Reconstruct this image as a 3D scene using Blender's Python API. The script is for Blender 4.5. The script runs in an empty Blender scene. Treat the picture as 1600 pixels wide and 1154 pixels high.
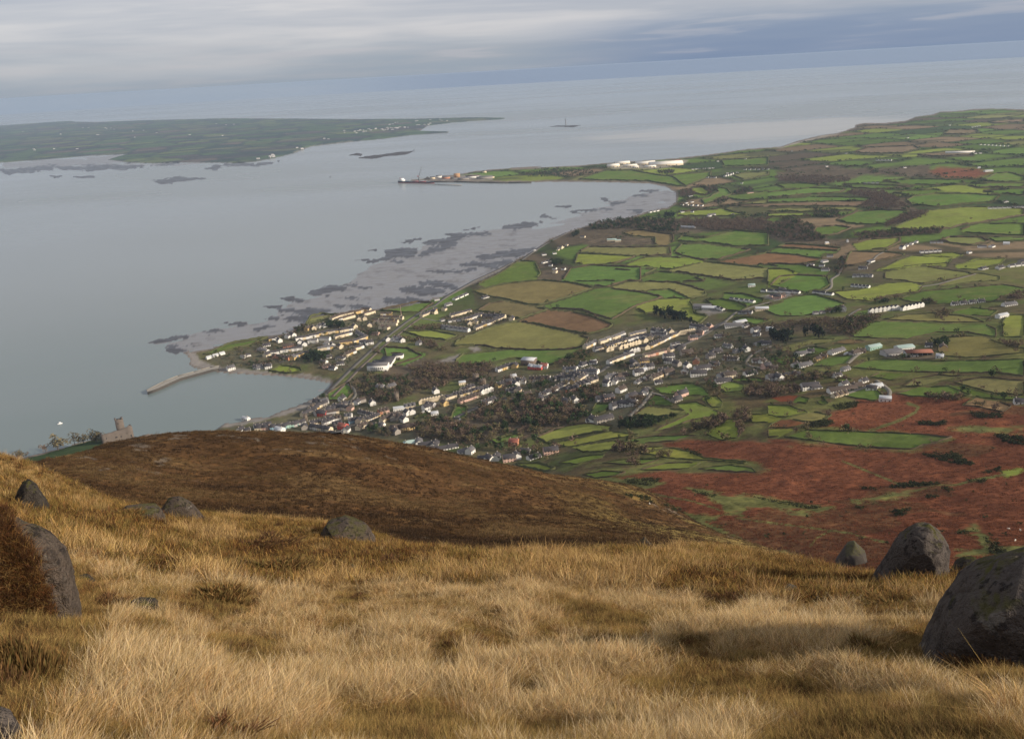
import bpy, bmesh, math, random
import numpy as np
from mathutils import Vector, Matrix, noise as mnoise

random.seed(7); rng = np.random.default_rng(11)
scene = bpy.context.scene
COL = scene.collection

# ------------------------------------------------------------------ camera
EYE = 450.0                      # metres above the sea
FPX = 1350.0                     # focal length in photo pixels (1600 wide)
PITCH = math.atan(467.6 / FPX)
ROLL = math.atan(0.0567)
fwd = np.array([0, math.cos(PITCH), -math.sin(PITCH)])
up0 = np.array([0, math.sin(PITCH), math.cos(PITCH)])
rt0 = np.array([1.0, 0, 0])
rgt = rt0 * math.cos(ROLL) - up0 * math.sin(ROLL)
upv = up0 * math.cos(ROLL) + rt0 * math.sin(ROLL)
cam_data = bpy.data.cameras.new('camera')
cam = bpy.data.objects.new('camera', cam_data)
COL.objects.link(cam)
cam_data.sensor_width = 36.0
cam_data.lens = 36.0 * FPX / 1600.0
cam_data.clip_start = 0.1
cam_data.clip_end = 120000.0
cam.matrix_world = Matrix(((rgt[0], upv[0], -fwd[0], 0), (rgt[1], upv[1], -fwd[1], 0),
                           (rgt[2], upv[2], -fwd[2], EYE), (0, 0, 0, 1)))
scene.camera = cam

# ------------------------------------------------------------------ light
SUN_AZ, SUN_EL = math.radians(109), math.radians(22)
SUN_STRENGTH = 4.8
SKY_GAIN = 0.76
HAZE_DENSITY = 4.3e-5
EXPOSURE = 0.40
sd = bpy.data.lights.new('sun', 'SUN')
sd.energy = SUN_STRENGTH; sd.angle = math.radians(0.6); sd.color = (1.0, 0.88, 0.73)
so = bpy.data.objects.new('sun', sd); COL.objects.link(so)
sdir = Vector((math.sin(SUN_AZ) * math.cos(SUN_EL), math.cos(SUN_AZ) * math.cos(SUN_EL), math.sin(SUN_EL)))
so.rotation_euler = sdir.to_track_quat('Z', 'Y').to_euler()
scene.view_settings.view_transform = 'Standard'
scene.view_settings.look = 'None'
scene.view_settings.exposure = EXPOSURE
scene.view_settings.gamma = 1.0
scene.view_settings.use_curve_mapping = False
scene.cycles.use_denoising = True
try:
    scene.cycles.denoiser = 'OPENIMAGEDENOISE'
except Exception:
    pass
scene.cycles.max_bounces = 4
scene.cycles.diffuse_bounces = 2
scene.cycles.glossy_bounces = 2
scene.cycles.transmission_bounces = 2
scene.cycles.volume_bounces = 1
scene.cycles.caustics_reflective = False
scene.cycles.caustics_refractive = False
scene.cycles.sample_clamp_indirect = 4.0


class NT:
    """Small helper to write node trees as expressions."""
    def __init__(self, tree):
        self.t = tree
    def node(self, kind, **kw):
        n = self.t.nodes.new(kind)
        for k, v in kw.items():
            setattr(n, k, v)
        return n
    def put(self, sock, v):
        if hasattr(v, 'is_output'):
            self.t.links.new(v, sock)
        else:
            sock.default_value = v
    def math(self, op, a, b=0.0, c=0.0, clamp=False):
        n = self.node('ShaderNodeMath', operation=op, use_clamp=clamp)
        self.put(n.inputs[0], a); self.put(n.inputs[1], b); self.put(n.inputs[2], c)
        return n.outputs[0]
    def vmath(self, op, a, b=(0, 0, 0)):
        n = self.node('ShaderNodeVectorMath', operation=op)
        self.put(n.inputs[0], a); self.put(n.inputs[1], b)
        return n.outputs[0]
    def ramp(self, v, lo, hi, a=0.0, b=1.0):
        n = self.node('ShaderNodeMapRange', interpolation_type='SMOOTHSTEP')
        self.put(n.inputs['Value'], v)
        self.put(n.inputs['From Min'], lo); self.put(n.inputs['From Max'], hi)
        self.put(n.inputs['To Min'], a); self.put(n.inputs['To Max'], b)
        return n.outputs[0]
    def mix(self, f, a, b, blend='MIX'):
        n = self.node('ShaderNodeMix', data_type='RGBA', blend_type=blend)
        self.put(n.inputs['Factor'], f)
        self.put(n.inputs[6], a if hasattr(a, 'is_output') else tuple(a)[:3] + (1,))
        self.put(n.inputs[7], b if hasattr(b, 'is_output') else tuple(b)[:3] + (1,))
        return n.outputs[2]
    def noise(self, vec, scale, detail=3.0, rough=0.55, dist=0.0):
        n = self.node('ShaderNodeTexNoise')
        if vec is not None:
            self.put(n.inputs['Vector'], vec)
        n.inputs['Scale'].default_value = scale
        n.inputs['Detail'].default_value = detail
        n.inputs['Roughness'].default_value = rough
        n.inputs['Distortion'].default_value = dist
        return n.outputs['Fac']
    def scale_vec(self, v, s):
        return self.vmath('MULTIPLY', v, s)


# ------------------------------------------------------------------ sky
world = bpy.data.worlds.new('World')
scene.world = world
world.use_nodes = True
wt = world.node_tree
wt.nodes.clear()
W = NT(wt)
tc = W.node('ShaderNodeTexCoord').outputs['Generated']
sep = W.node('ShaderNodeSeparateXYZ'); wt.links.new(tc, sep.inputs[0])
X, Y, Z = sep.outputs
sky = W.node('ShaderNodeTexSky', sky_type='NISHITA', sun_disc=False)
sky.sun_elevation = SUN_EL; sky.sun_rotation = SUN_AZ
bg_sky = W.node('ShaderNodeBackground'); bg_sky.inputs['Strength'].default_value = 0.10
wt.links.new(sky.outputs[0], bg_sky.inputs['Color'])
# layered cloud deck: soft banks stretched along the horizon
cv = W.scale_vec(tc, (2.2, 2.2, 26.0))
n1 = W.noise(cv, 1.3, 4.0, 0.55, 0.3)
n2 = W.noise(W.scale_vec(tc, (5.0, 5.0, 75.0)), 1.5, 4.0, 0.5, 0.2)
zz = W.math('ADD', Z, W.math('MULTIPLY', W.math('SUBTRACT', n1, 0.5), 0.035))
zz2 = W.math('ADD', Z, W.math('MULTIPLY', W.math('SUBTRACT', n2, 0.5), 0.02))
light = W.mix(W.ramp(n1, 0.35, 0.68), (0.45, 0.475, 0.55), (0.66, 0.645, 0.67))
low = W.mix(W.ramp(n2, 0.35, 0.7), (0.315, 0.375, 0.46), (0.375, 0.41, 0.475))
base = W.mix(W.ramp(zz, -0.002, 0.062), low, light)
# blue rain bank, from the middle of the bay round to the south
east = W.ramp(X, -0.02, 0.22)
bank = W.math('MULTIPLY', east, W.ramp(zz2, 0.058, 0.024))
base = W.mix(W.math('MULTIPLY', bank, 0.85), base, W.mix(n2, (0.16, 0.24, 0.41), (0.23, 0.31, 0.46)))
thin = W.math('MULTIPLY', W.ramp(X, -0.24, 0.0), W.ramp(Z, 0.0008, -0.002))
base = W.mix(W.math('MULTIPLY', thin, 0.9), base, (0.045, 0.11, 0.29))
# paler breaks in the bank
brk = W.math('MULTIPLY', W.ramp(n2, 0.54, 0.70), W.math('MULTIPLY', W.ramp(Z, 0.0, 0.012), W.ramp(Z, 0.05, 0.03)))
base = W.mix(W.math('MULTIPLY', brk, 0.38), base, (0.50, 0.50, 0.56))
bg_cloud = W.node('ShaderNodeBackground'); bg_cloud.inputs['Strength'].default_value = SKY_GAIN
wt.links.new(base, bg_cloud.inputs['Color'])
mixs = W.node('ShaderNodeMixShader')
mixs.inputs[0].default_value = 0.9
wt.links.new(bg_sky.outputs[0], mixs.inputs[1]); wt.links.new(bg_cloud.outputs[0], mixs.inputs[2])
wo = W.node('ShaderNodeOutputWorld'); wt.links.new(mixs.outputs[0], wo.inputs['Surface'])

# ------------------------------------------------------------------ helpers
def rays(px, py):
    px = np.asarray(px, float); py = np.asarray(py, float)
    d = fwd + np.multiply.outer((px - 800) / FPX, rgt) + np.multiply.outer((577 - py) / FPX, upv)
    h = np.hypot(d[..., 0], d[..., 1])
    return np.arctan2(d[..., 0], d[..., 1]), -d[..., 2] / h      # azimuth, tangent of depression

def project(x, y, z):
    v = np.stack([x, y, z - EYE], -1)
    w = v @ fwd
    w = np.where(w < 1e-3, 1e-3, w)
    return 800 + FPX * (v @ rgt) / w, 577 - FPX * (v @ upv) / w

REG = dict(A=(200, 400, 3.2), B=(600, 400, 3.395), C=(900, 440, 3.8475), D=(1200, 400, 3.395), E=(800, 150, 3.98),
           F=(1200, 150, 3.98), G=(500, 180, 4.0), H=(0, 0, 2.0), I=(800, 0, 2.0), J=(0, 640, 3.2), K=(400, 660, 3.2),
           L=(800, 640, 3.2), M=(1150, 620, 2.4044), N=(400, 470, 6.6667), O=(480, 600, 6.6667), P=(720, 560, 6.6667),
           Q=(900, 500, 6.6667), R=(1100, 480, 5.3333), S=(0, 860, 3.2), T=(500, 860, 3.2), U=(1000, 860, 2.6667), Z=(0, 0, 1.0))

def pts(tag, s):
    """'x,y x,y B:x,y' in the coordinates of a reading window -> photo pixels."""
    out = []
    for w in s.split():
        t = tag
        if ':' in w:
            t, w = w.split(':')
        a, b = w.split(',')
        ox, oy, k = REG[t]
        out.append((ox + float(a) / k, oy + float(b) / k))
    return np.array(out)

def inpoly(px, py, poly):
    x0, y0 = poly.min(0); x1, y1 = poly.max(0)
    res = np.zeros(px.shape, bool)
    idx = np.nonzero((px >= x0) & (px <= x1) & (py >= y0) & (py <= y1))
    if len(idx[0]) == 0:
        return res
    X_, Y_ = px[idx], py[idx]
    c = np.zeros(X_.shape, bool)
    n = len(poly)
    for i in range(n):
        (xa, ya), (xb, yb) = poly[i], poly[(i + 1) % n]
        if ya == yb:
            continue
        cond = (ya > Y_) != (yb > Y_)
        c ^= cond & (X_ < (xb - xa) * (Y_ - ya) / (yb - ya) + xa)
    res[idx] = c
    return res

def segdist(px, py, line, closed=False):
    best = np.full(px.shape, 1e9)
    n = len(line)
    for i in range(n if closed else n - 1):
        ax, ay = line[i]; bx, by = line[(i + 1) % n]
        dx, dy = bx - ax, by - ay
        L2 = dx * dx + dy * dy + 1e-9
        t = np.clip(((px - ax) * dx + (py - ay) * dy) / L2, 0, 1)
        best = np.minimum(best, (px - ax - t * dx) ** 2 + (py - ay - t * dy) ** 2)
    return np.sqrt(best)

def sdf(px, py, poly, margin=14):
    """signed distance in photo pixels, positive inside; -margin when far."""
    out = np.full(px.shape, -float(margin))
    x0, y0 = poly.min(0) - margin; x1, y1 = poly.max(0) + margin
    m = (px > x0) & (px < x1) & (py > y0) & (py < y1)
    if not m.any():
        return out
    X_, Y_ = px[m], py[m]
    dd = segdist(X_, Y_, poly, True)
    ins = inpoly(X_, Y_, poly)
    out[m] = np.where(ins, dd, -dd)
    return np.maximum(out, -float(margin))

def smooth(a, lo, hi):
    t = np.clip((a - lo) / (hi - lo), 0, 1)
    return t * t * (3 - 2 * t)

def vnoise(x, y, seed=0):
    xi = np.floor(x).astype(np.int64); yi = np.floor(y).astype(np.int64)
    xf = x - xi; yf = y - yi
    def h(a, b):
        v = (a * 374761393 + b * 668265263 + seed * 974634777) & 0xffffffff
        v = ((v ^ (v >> 13)) * 1274126177) & 0xffffffff
        return ((v ^ (v >> 16)) & 0xffff) / 65535.0
    u = xf * xf * (3 - 2 * xf); v = yf * yf * (3 - 2 * yf)
    return (h(xi, yi) * (1 - u) + h(xi + 1, yi) * u) * (1 - v) + (h(xi, yi + 1) * (1 - u) + h(xi + 1, yi + 1) * u) * v

def fbm(x, y, oct=4, seed=0, gain=0.5):
    s = 0; a = 1; n = 0
    for k in range(oct):
        s = s + a * vnoise(x * 2 ** k + 17.3 * k, y * 2 ** k - 9.1 * k, seed + k); n += a; a *= gain
    return s / n

# ------------------------------------------------------------------ relief: three thin-plate surfaces
class TPS:
    def __init__(self, u, v, val, lam=1e-4):
        self.u, self.v = np.asarray(u, float), np.asarray(v, float)
        n = len(self.u)
        A = np.zeros((n + 3, n + 3))
        A[:n, :n] = self.ker(self.u[:, None] - self.u, self.v[:, None] - self.v) + lam * np.eye(n)
        A[:n, n:] = np.stack([np.ones(n), self.u, self.v], 1)
        A[n:, :n] = A[:n, n:].T
        self.w = np.linalg.solve(A, np.concatenate([np.asarray(val, float), np.zeros(3)]))
    @staticmethod
    def ker(du, dv):
        r2 = du * du + dv * dv
        return 0.5 * r2 * np.log(r2 + 1e-12)
    def __call__(self, u, v):
        n = len(self.u)
        out = self.w[n] + self.w[n + 1] * u + self.w[n + 2] * v
        for i in range(n):
            out = out + self.w[i] * self.ker(u - self.u[i], v - self.v[i])
        return out

AZK = 2.0
def build_low():
    c = """560,640,8 650,640,15 760,600,18 830,580,20 900,560,28 1000,540,38 1100,510,42 1050,580,50 1000,640,60 900,640,42 700,680,30
    850,710,50 950,700,75 1060,620,65 500,540,6 600,500,5 680,490,6 800,460,10 850,500,14 950,470,25 1000,400,18 1100,420,30 1200,400,38
    1200,470,52 1200,330,25 1300,300,25 1400,250,20 1500,220,15 1600,300,40 1600,400,70 1500,440,75 1400,480,78 1300,520,78 1500,560,110
    1600,560,125 1300,600,95 1400,620,110 1200,620,85 1600,640,140 1250,660,115 1350,690,130 1500,700,150 1600,720,170 1100,700,100
    1000,720,95 1100,750,130 1250,770,160 1400,780,180 1550,800,200 1600,850,230 1300,850,210 1150,820,185 1050,790,165 900,735,82
    430,560,3 350,560,2 320,560,1 500,520,4 620,600,9 700,460,3 780,425,2 850,385,2 920,352,2 1056,320,2 1000,284,2 850,283,2 700,280,2
    860,258,3 1000,250,4 1104,241,3 1200,230,3 1300,208,3 1400,188,3 1500,173,3 1600,169,4 240,690,14 185,690,22 120,695,14 40,712,6 360,672,4 480,660,4
    30,720,20 100,720,40 250,700,30 400,690,20"""
    U, V, Zv = [], [], []
    for w in c.split():
        a, b, z = map(float, w.split(','))
        az, t = rays(a, b)
        U.append(az * AZK); V.append(math.log((EYE - z) / t)); Zv.append(z)
    for azd, d, z in [(-38, 300, 150), (-38, 600, 40), (-20, 300, 150), (-20, 500, 90), (-20, 750, 30), (0, 300, 170), (0, 550, 110), (10, 300, 190),
                      (20, 250, 275), (35, 250, 285), (20, 130, 340), (35, 130, 350), (0, 130, 260), (-20, 130, 250), (-38, 130, 250), (40, 60, 400), (0, 60, 330), (-38, 60, 330),
                      (35, 9000, 5), (20, 9000, 5), (0, 9000, 5), (-38, 1500, 5), (-38, 5000, 5), (-10, 3000, 4), (42, 900, 160), (42, 2000, 70), (42, 4000, 40)]:
        U.append(math.radians(azd) * AZK); V.append(math.log(d)); Zv.append(z)
    return TPS(U, V, Zv, 1e-3)

def build_spur():
    U, V, T = [], [], []
    def add(a, b, d, dt=0.0):
        az, t = rays(a, b); U.append(az * AZK); V.append(math.log(d)); T.append(t + dt)
    crest = [(-60, 755, 310), (56, 727, 330), (103, 719, 350), (160, 700, 375), (219, 690, 400), (328, 675, 420), (437, 677, 430), (525, 679, 440), (666, 702, 450), (794, 729, 465), (900, 750, 490), (1012, 772, 530)]
    for a, b, d in crest:
        add(a, b, d); add(a, b, d * 1.22, .05); add(a, b, d * 1.6, .17); add(a, b, d * 2.4, .5)
    for a, b, d in [(1081, 815, 480), (1144, 846, 420), (1206, 859, 380)]:
        add(a, b, d); add(a, b, d * 1.25, .06); add(a, b, d * 1.7, .2)
    for a, b, d in [(300, 790, 200), (500, 815, 190), (700, 850, 160), (900, 860, 150), (1050, 850, 190), (150, 760, 220), (300, 730, 300), (500, 740, 290),
                    (700, 770, 300), (850, 800, 280), (950, 830, 240), (60, 750, 240), (1000, 805, 370), (100, 790, 95), (400, 850, 85), (800, 900, 75), (1200, 910, 80), (1000, 880, 110)]:
        add(a, b, d)
    for a, b, d, e in [(1350, 870, 300, .05), (1600, 870, 300, .1), (1400, 800, 500, .12), (1600, 950, 90, .05), (1400, 930, 85, .02), (-80, 800, 90, .0), (-80, 780, 200, 0)]:
        add(a, b, d, e)
    return TPS(U, V, T, 1e-4)

def build_fore():
    U, V, T = [], [], []
    def add(a, b, d, dt=0.0):
        az, t = rays(a, b); U.append(az * AZK); V.append(math.log(d)); T.append(t + dt)
    rim = [(-60, 705, 47), (0, 714, 45), (62, 731, 43), (134, 766, 40), (190, 792, 38), (312, 803, 37), (437, 815, 36), (500, 822, 35), (590, 842, 33), (666, 858, 28), (744, 869, 23),
           (837, 870, 20), (900, 870, 19), (960, 872, 22), (1050, 858, 30), (1112, 862, 32), (1190, 868, 32), (1275, 876, 30), (1350, 903, 26), (1480, 905, 25), (1600, 905, 24), (1700, 905, 24)]
    for a, b, d in rim:
        add(a, b, d); add(a, b, d * 1.3, .035); add(a, b, d * 2.0, .22)
    for a, b, d in [(800, 1000, 9), (800, 1154, 5.2), (800, 920, 13.5), (100, 870, 14), (100, 800, 23), (200, 850, 20), (350, 900, 16), (350, 1000, 9), (0, 1154, 4.8),
                    (1600, 1154, 5.0), (1500, 1050, 7.6), (1300, 1000, 9.2), (1200, 920, 16.5), (1100, 880, 25), (400, 1154, 5), (1200, 1154, 5.2), (600, 900, 17), (0, 900, 11.5),
                    (500, 860, 25), (1350, 950, 14), (1550, 960, 12), (0, 780, 27), (650, 1000, 9), (1000, 930, 13.5)]:
        add(a, b, d)
    for azd in (-60, -30, 0, 30, 60):
        for dd, tt in ((0.5, 3.4), (1.6, 1.16), (3.0, 1.0)):
            U.append(math.radians(azd) * AZK); V.append(math.log(dd)); T.append(tt)
    return TPS(U, V, T, 1e-4)

LOW, SPUR, FORE = build_low(), build_spur(), build_fore()

def height(az, d, detail=True):
    """terrain height at azimuth/range, all three masses together"""
    az = np.asarray(az, float); d = np.asarray(d, float)
    sh = az.shape
    az = az.ravel(); d = d.ravel()
    ld = np.log(d); u = az * AZK
    z = np.full(az.shape, -60.0)
    x, y = d * np.sin(az), d * np.cos(az)
    m = d > 50
    if m.any():
        zl = np.clip(LOW(u[m], ld[m]), -3, 420)
        if detail:
            k = smooth(zl, 60, 170) * smooth(d[m], 4000, 1500)
            zl = zl + k * (5.0 * (fbm(x[m] / 60, y[m] / 60, 3, 3) - .5) + 1.6 * (fbm(x[m] / 9, y[m] / 9, 3, 5) - .5))
            zl = zl + smooth(zl, 8, 40) * smooth(d[m], 600, 1100) * smooth(d[m], 9000, 3000) * 9 * (fbm(x[m] / 190, y[m] / 190, 2, 8) - .5)
        z[m] = zl
    m = (d > 50) & (d < 1600)
    if m.any():
        zs = np.clip(EYE - d[m] * SPUR(u[m], ld[m]), -80, 449)
        if detail:
            zs = zs + 2.2 * (fbm(x[m] / 38, y[m] / 38, 3, 21) - .62) + 1.6 * (fbm(x[m] / 6, y[m] / 6, 3, 22) - .5)
        z[m] = np.maximum(z[m], zs)
    m = d < 110
    if m.any():
        zf = EYE - d[m] * np.clip(FORE(u[m], ld[m]), .2, 4)
        if detail:
            k = smooth(d[m], 3.0, 6.5)
            zf = zf + smooth(d[m], 2.5, 4) * .20 * (fbm(x[m] / .5 + 40, y[m] / .5, 2, 205) - .5) * smooth(d[m], 60, 25) + k * (.30 * (fbm(x[m] / 1.5, y[m] / 1.5, 3, 31) - .5) + .5 * smooth(d[m], 8, 20) * (fbm(x[m] / 4.5, y[m] / 4.5, 2, 33) - .5))
        z[m] = np.maximum(z[m], zf)
    return z.reshape(sh)

def march(px, py, near=60.0, far=14000.0, detail=True, n=280):
    """ground points under photo pixels"""
    px = np.atleast_1d(np.asarray(px, float)); py = np.atleast_1d(np.asarray(py, float))
    az, t = rays(px, py)
    ds = np.exp(np.linspace(math.log(near), math.log(far), n))
    out = np.zeros((len(px), 3))
    for i0 in range(0, len(px), 400):
        a = az[i0:i0 + 400]; tt = t[i0:i0 + 400]
        D = np.broadcast_to(ds, (len(a), n))
        H = height(np.broadcast_to(a[:, None], D.shape), D, detail)
        below = (EYE - D * tt[:, None]) <= np.maximum(H, 0.0)
        k = np.where(below.any(1), below.argmax(1), n - 1)
        k = np.maximum(k, 1)
        r = np.arange(len(a))
        g0 = EYE - ds[k - 1] * tt - np.maximum(H[r, k - 1], 0); g1 = EYE - ds[k] * tt - np.maximum(H[r, k], 0)
        f = np.clip(g0 / np.where(g0 - g1 == 0, 1, g0 - g1), 0, 1)
        d = ds[k - 1] + f * (ds[k] - ds[k - 1])
        out[i0:i0 + 400] = np.stack([d * np.sin(a), d * np.cos(a), EYE - d * tt], 1)
    return out

def ground_z(x, y, detail=True):
    x = np.atleast_1d(np.asarray(x, float)); y = np.atleast_1d(np.asarray(y, float))
    return height(np.arctan2(x, y), np.hypot(x, y), detail)

# ------------------------------------------------------------------ objects, tags, materials
def link(name, data, parent=None, loc=None):
    o = bpy.data.objects.new(name, data)
    COL.objects.link(o)
    if parent is not None:
        o.parent = parent
    if loc is not None:
        o.location = loc
    return o

def tag(o, label=None, cat=None, group=None, kind=None):
    if label: o['label'] = label
    if cat: o['category'] = cat
    if group: o['group'] = group
    if kind: o['kind'] = kind
    return o

def mesh_from(name, v, f, mats=(), smooth_=False, cols=None, rough=None):
    me = bpy.data.meshes.new(name)
    v = np.asarray(v, np.float32).reshape(-1, 3)
    f = np.asarray(f) if not isinstance(f, list) or (len(f) and len({len(q) for q in f}) == 1) else f
    if isinstance(f, np.ndarray) and f.ndim == 2:
        n, k = f.shape
        me.vertices.add(len(v)); me.vertices.foreach_set('co', v.ravel())
        me.loops.add(n * k); me.loops.foreach_set('vertex_index', f.astype(np.int32).ravel())
        me.polygons.add(n)
        me.polygons.foreach_set('loop_start', np.arange(0, n * k, k, dtype=np.int32))
        me.polygons.foreach_set('loop_total', np.full(n, k, np.int32))
        me.update(calc_edges=True)
    else:
        me.from_pydata(v.tolist(), [], [list(q) for q in f])
    if smooth_:
        me.polygons.foreach_set('use_smooth', np.ones(len(me.polygons), bool))
    if cols is not None:
        a = me.attributes.new('col', 'FLOAT_COLOR', 'POINT')
        c = np.ones((len(v), 4), np.float32); c[:, :3] = cols
        a.data.foreach_set('color', c.ravel())
    if rough is not None:
        a = me.attributes.new('rgh', 'FLOAT', 'POINT')
        a.data.foreach_set('value', np.asarray(rough, np.float32))
    for m in mats:
        me.materials.append(m)
    return me

def new_mat(name):
    m = bpy.data.materials.new(name); m.use_nodes = True
    m.node_tree.nodes.clear()
    T = NT(m.node_tree)
    b = T.node('ShaderNodeBsdfPrincipled')
    o = T.node('ShaderNodeOutputMaterial')
    m.node_tree.links.new(b.outputs[0], o.inputs[0])
    b.inputs['Specular IOR Level'].default_value = 0.15
    return m, T, b

def plain(name, col, rough=0.85, var=0.25, scale=0.6, spec=0.15, metal=0.0):
    m, T, b = new_mat(name)
    pos = T.node('ShaderNodeNewGeometry').outputs['Position']
    n = T.noise(pos, scale, 3.0)
    c = T.mix(n, [x * (1 - var) for x in col], [min(1, x * (1 + var)) for x in col])
    T.put(b.inputs['Base Color'], c)
    b.inputs['Roughness'].default_value = rough
    b.inputs['Specular IOR Level'].default_value = spec
    b.inputs['Metallic'].default_value = metal
    return m

def land_material(name, s_fine, s_mid, s_big, tint=(1, 1, 1)):
    m, T, b = new_mat(name)
    pos = T.node('ShaderNodeNewGeometry').outputs['Position']
    at = T.node('ShaderNodeAttribute', attribute_name='col')
    rg = T.node('ShaderNodeAttribute', attribute_name='rgh').outputs['Fac']
    nb = T.noise(pos, s_big, 4.0, 0.6)
    nm = T.noise(pos, s_mid, 4.0, 0.6)
    nf = T.noise(pos, s_fine, 4.0, 0.7)
    s = T.math('ADD', T.math('ADD', T.math('MULTIPLY', nb, .8), T.math('MULTIPLY', nm, 1.1)), T.math('MULTIPLY', nf, 1.1))
    k = T.math('MULTIPLY', T.math('SUBTRACT', s, 1.5), rg)
    gain = T.math('MAXIMUM', T.math('ADD', T.math('MULTIPLY', k, 2.2), 1.0), 0.12)
    c = T.vmath('MULTIPLY', at.outputs['Color'], T.vmath('ADD', (0, 0, 0), gain))
    # straw / dead stalks tint where the noise is high
    hue = T.ramp(nm, .5, .75)
    c2 = T.mix(T.math('MULTIPLY', T.math('MULTIPLY', hue, rg), .55), c, T.vmath('MULTIPLY', c, (1.35, 1.15, .75)))
    T.put(b.inputs['Base Color'], c2)
    b.inputs['Roughness'].default_value = 1.0
    b.inputs['Specular IOR Level'].default_value = 0.0
    bump = T.node('ShaderNodeBump'); bump.inputs['Distance'].default_value = .35
    T.put(bump.inputs['Strength'], T.math('MULTIPLY', rg, .9)); T.put(bump.inputs['Height'], T.math('ADD', nf, T.math('MULTIPLY', nm, 2.0)))
    T.put(b.inputs['Normal'], bump.outputs[0])
    return m

MAT_LAND = land_material('land', 0.35, 0.06, 0.012)
MAT_MOOR = land_material('moor', 9.0, 1.6, 0.3)

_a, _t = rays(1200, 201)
GLINT_POS = (float(EYE / _t * math.sin(_a)), float(EYE / _t * math.cos(_a)), 0.0)  # centre of the sun glint put into the sea colour
# water: turbid, lightly rippled, with calmer slicks
m, T, b = new_mat('sea_water'); MAT_SEA = m
pos = T.node('ShaderNodeNewGeometry').outputs['Position']
slick = T.noise(T.scale_vec(pos, (.00022, .0006, 0)), 1.0, 4.0, .55, .6)
mid = T.noise(T.scale_vec(pos, (.0012, .003, 0)), 1.0, 3.0, .6, .4)
sepp = T.node('ShaderNodeSeparateXYZ'); T.put(sepp.inputs[0], pos)
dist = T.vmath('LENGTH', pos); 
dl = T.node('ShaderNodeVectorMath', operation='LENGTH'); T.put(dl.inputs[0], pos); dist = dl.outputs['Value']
far_mix = T.ramp(dist, 1000.0, 2600.0)
colr = T.mix(far_mix, (.108, .150, .143), (.205, .232, .228))  # base colour turns paler with distance
colr = T.mix(T.math('MULTIPLY', mid, .5), colr, (.20, .215, .212))
# sun glint off the southern beach, painted as a paler base colour
glint_r = T.node('ShaderNodeVectorMath', operation='LENGTH')
T.put(glint_r.inputs[0], T.vmath('MULTIPLY', T.vmath('SUBTRACT', pos, GLINT_POS), (1 / 1500.0, 1 / 900.0, 0)))
glint = T.ramp(T.math('ADD', glint_r.outputs['Value'], T.math('MULTIPLY', T.math('SUBTRACT', mid, .5), .9)), 1.0, .45)
colr = T.mix(T.math('MULTIPLY', glint, .8), colr, (.40, .385, .35))
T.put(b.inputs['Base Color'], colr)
T.put(b.inputs['Roughness'], T.ramp(slick, .35, .65, .30, .16))
b.inputs['IOR'].default_value = 1.33
b.inputs['Specular IOR Level'].default_value = 0.5
bp = T.node('ShaderNodeBump'); bp.inputs['Strength'].default_value = .25; bp.inputs['Distance'].default_value = .6
T.put(bp.inputs['Height'], T.math('ADD', T.noise(pos, .12, 3.0), T.math('MULTIPLY', T.noise(T.scale_vec(pos, (.01, .03, 0)), 1.0, 3.0), 2.0)))
T.put(b.inputs['Normal'], bp.outputs[0])

# wet tidal flats
m, T, b = new_mat('tidal_flat'); MAT_FLAT = m
pos = T.node('ShaderNodeNewGeometry').outputs['Position']
at = T.node('ShaderNodeAttribute', attribute_name='col').outputs['Color']
n = T.noise(T.scale_vec(pos, (.02, .05, 0)), 1.0, 5.0, .65)
T.put(b.inputs['Base Color'], T.mix(T.ramp(n, .4, .62), at, T.vmath('MULTIPLY', at, (.90, .90, .92))))
T.put(b.inputs['Roughness'], T.ramp(n, .4, .6, .42, .28))
b.inputs['Specular IOR Level'].default_value = .4

# ------------------------------------------------------------------ coast, land cover
COAST = np.concatenate([pts('Z', '-500,900 -500,760 -60,735 10,716 60,704 120,686 160,676 205,680 260,700 320,690'),
    pts('A', '430,862 480,836 560,826 620,808 700,800 760,775 850,745 930,705 975,680 1010,640 1020,625 950,612 860,602 740,592 620,590 520,587 450,580 400,572 345,565 305,545 312,515 280,482 380,470 500,432 640,407 800,377 880,337 905,300 1000,284 1150,271 1260,262 1360,246 1500,217 1530,205'),
    pts('B', '330,205 450,150 600,85 730,0'), pts('G', '1250,890 1350,840 1440,770 1560,725'),
    pts('E', '480,800 740,752 850,716 980,690 1025,655 1028,600 960,560 860,541 640,534 400,531 200,531 0,535'),
    pts('G', '1100,415 850,411 720,411 640,404 560,408 575,400 640,394 700,384 760,377 850,368 900,360 950,350 1080,336 1300,319 1450,315'),
    pts('E', '0,452 180,440 400,430 600,411 760,400 1000,385 1140,370 1210,362 1340,345 1480,325'),
    pts('F', '0,318 80,310 200,272 330,242 440,226 540,192 545,176 600,166 720,166 860,151 920,127 1030,111 1070,96 1200,90 1280,79 1450,76 1592,80'),
    pts('Z', '1750,168 2100,160 2600,400 2600,1600 -500,1600')])
FARLAND = np.concatenate([pts('Z', '-400,300 -400,205'), pts('H', '0,383 100,381 205,376 235,382 300,383 430,378 700,371 900,371 1100,372 1300,371 1440,367 1500,366 1580,368 1570,371 1420,381 1335,392 1310,408 1400,410 1400,414 1290,420 1190,433 1100,441 970,456 920,476 860,491 800,502 760,506 700,506 560,505 490,508 400,505 340,497 400,480 300,484 180,494 100,500 0,507')])
MUD = np.concatenate([pts('Z', '240,538 310,515 425,490 460,466 530,444 570,414 640,390 700,370 790,352 840,352 890,338 930,322 985,303 1035,291 1070,292 1070,330 900,372 700,470 560,500 330,560 270,548')])
MUD2 = pts('A', '1040,600 1030,650 960,690 880,650 980,640')
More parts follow.
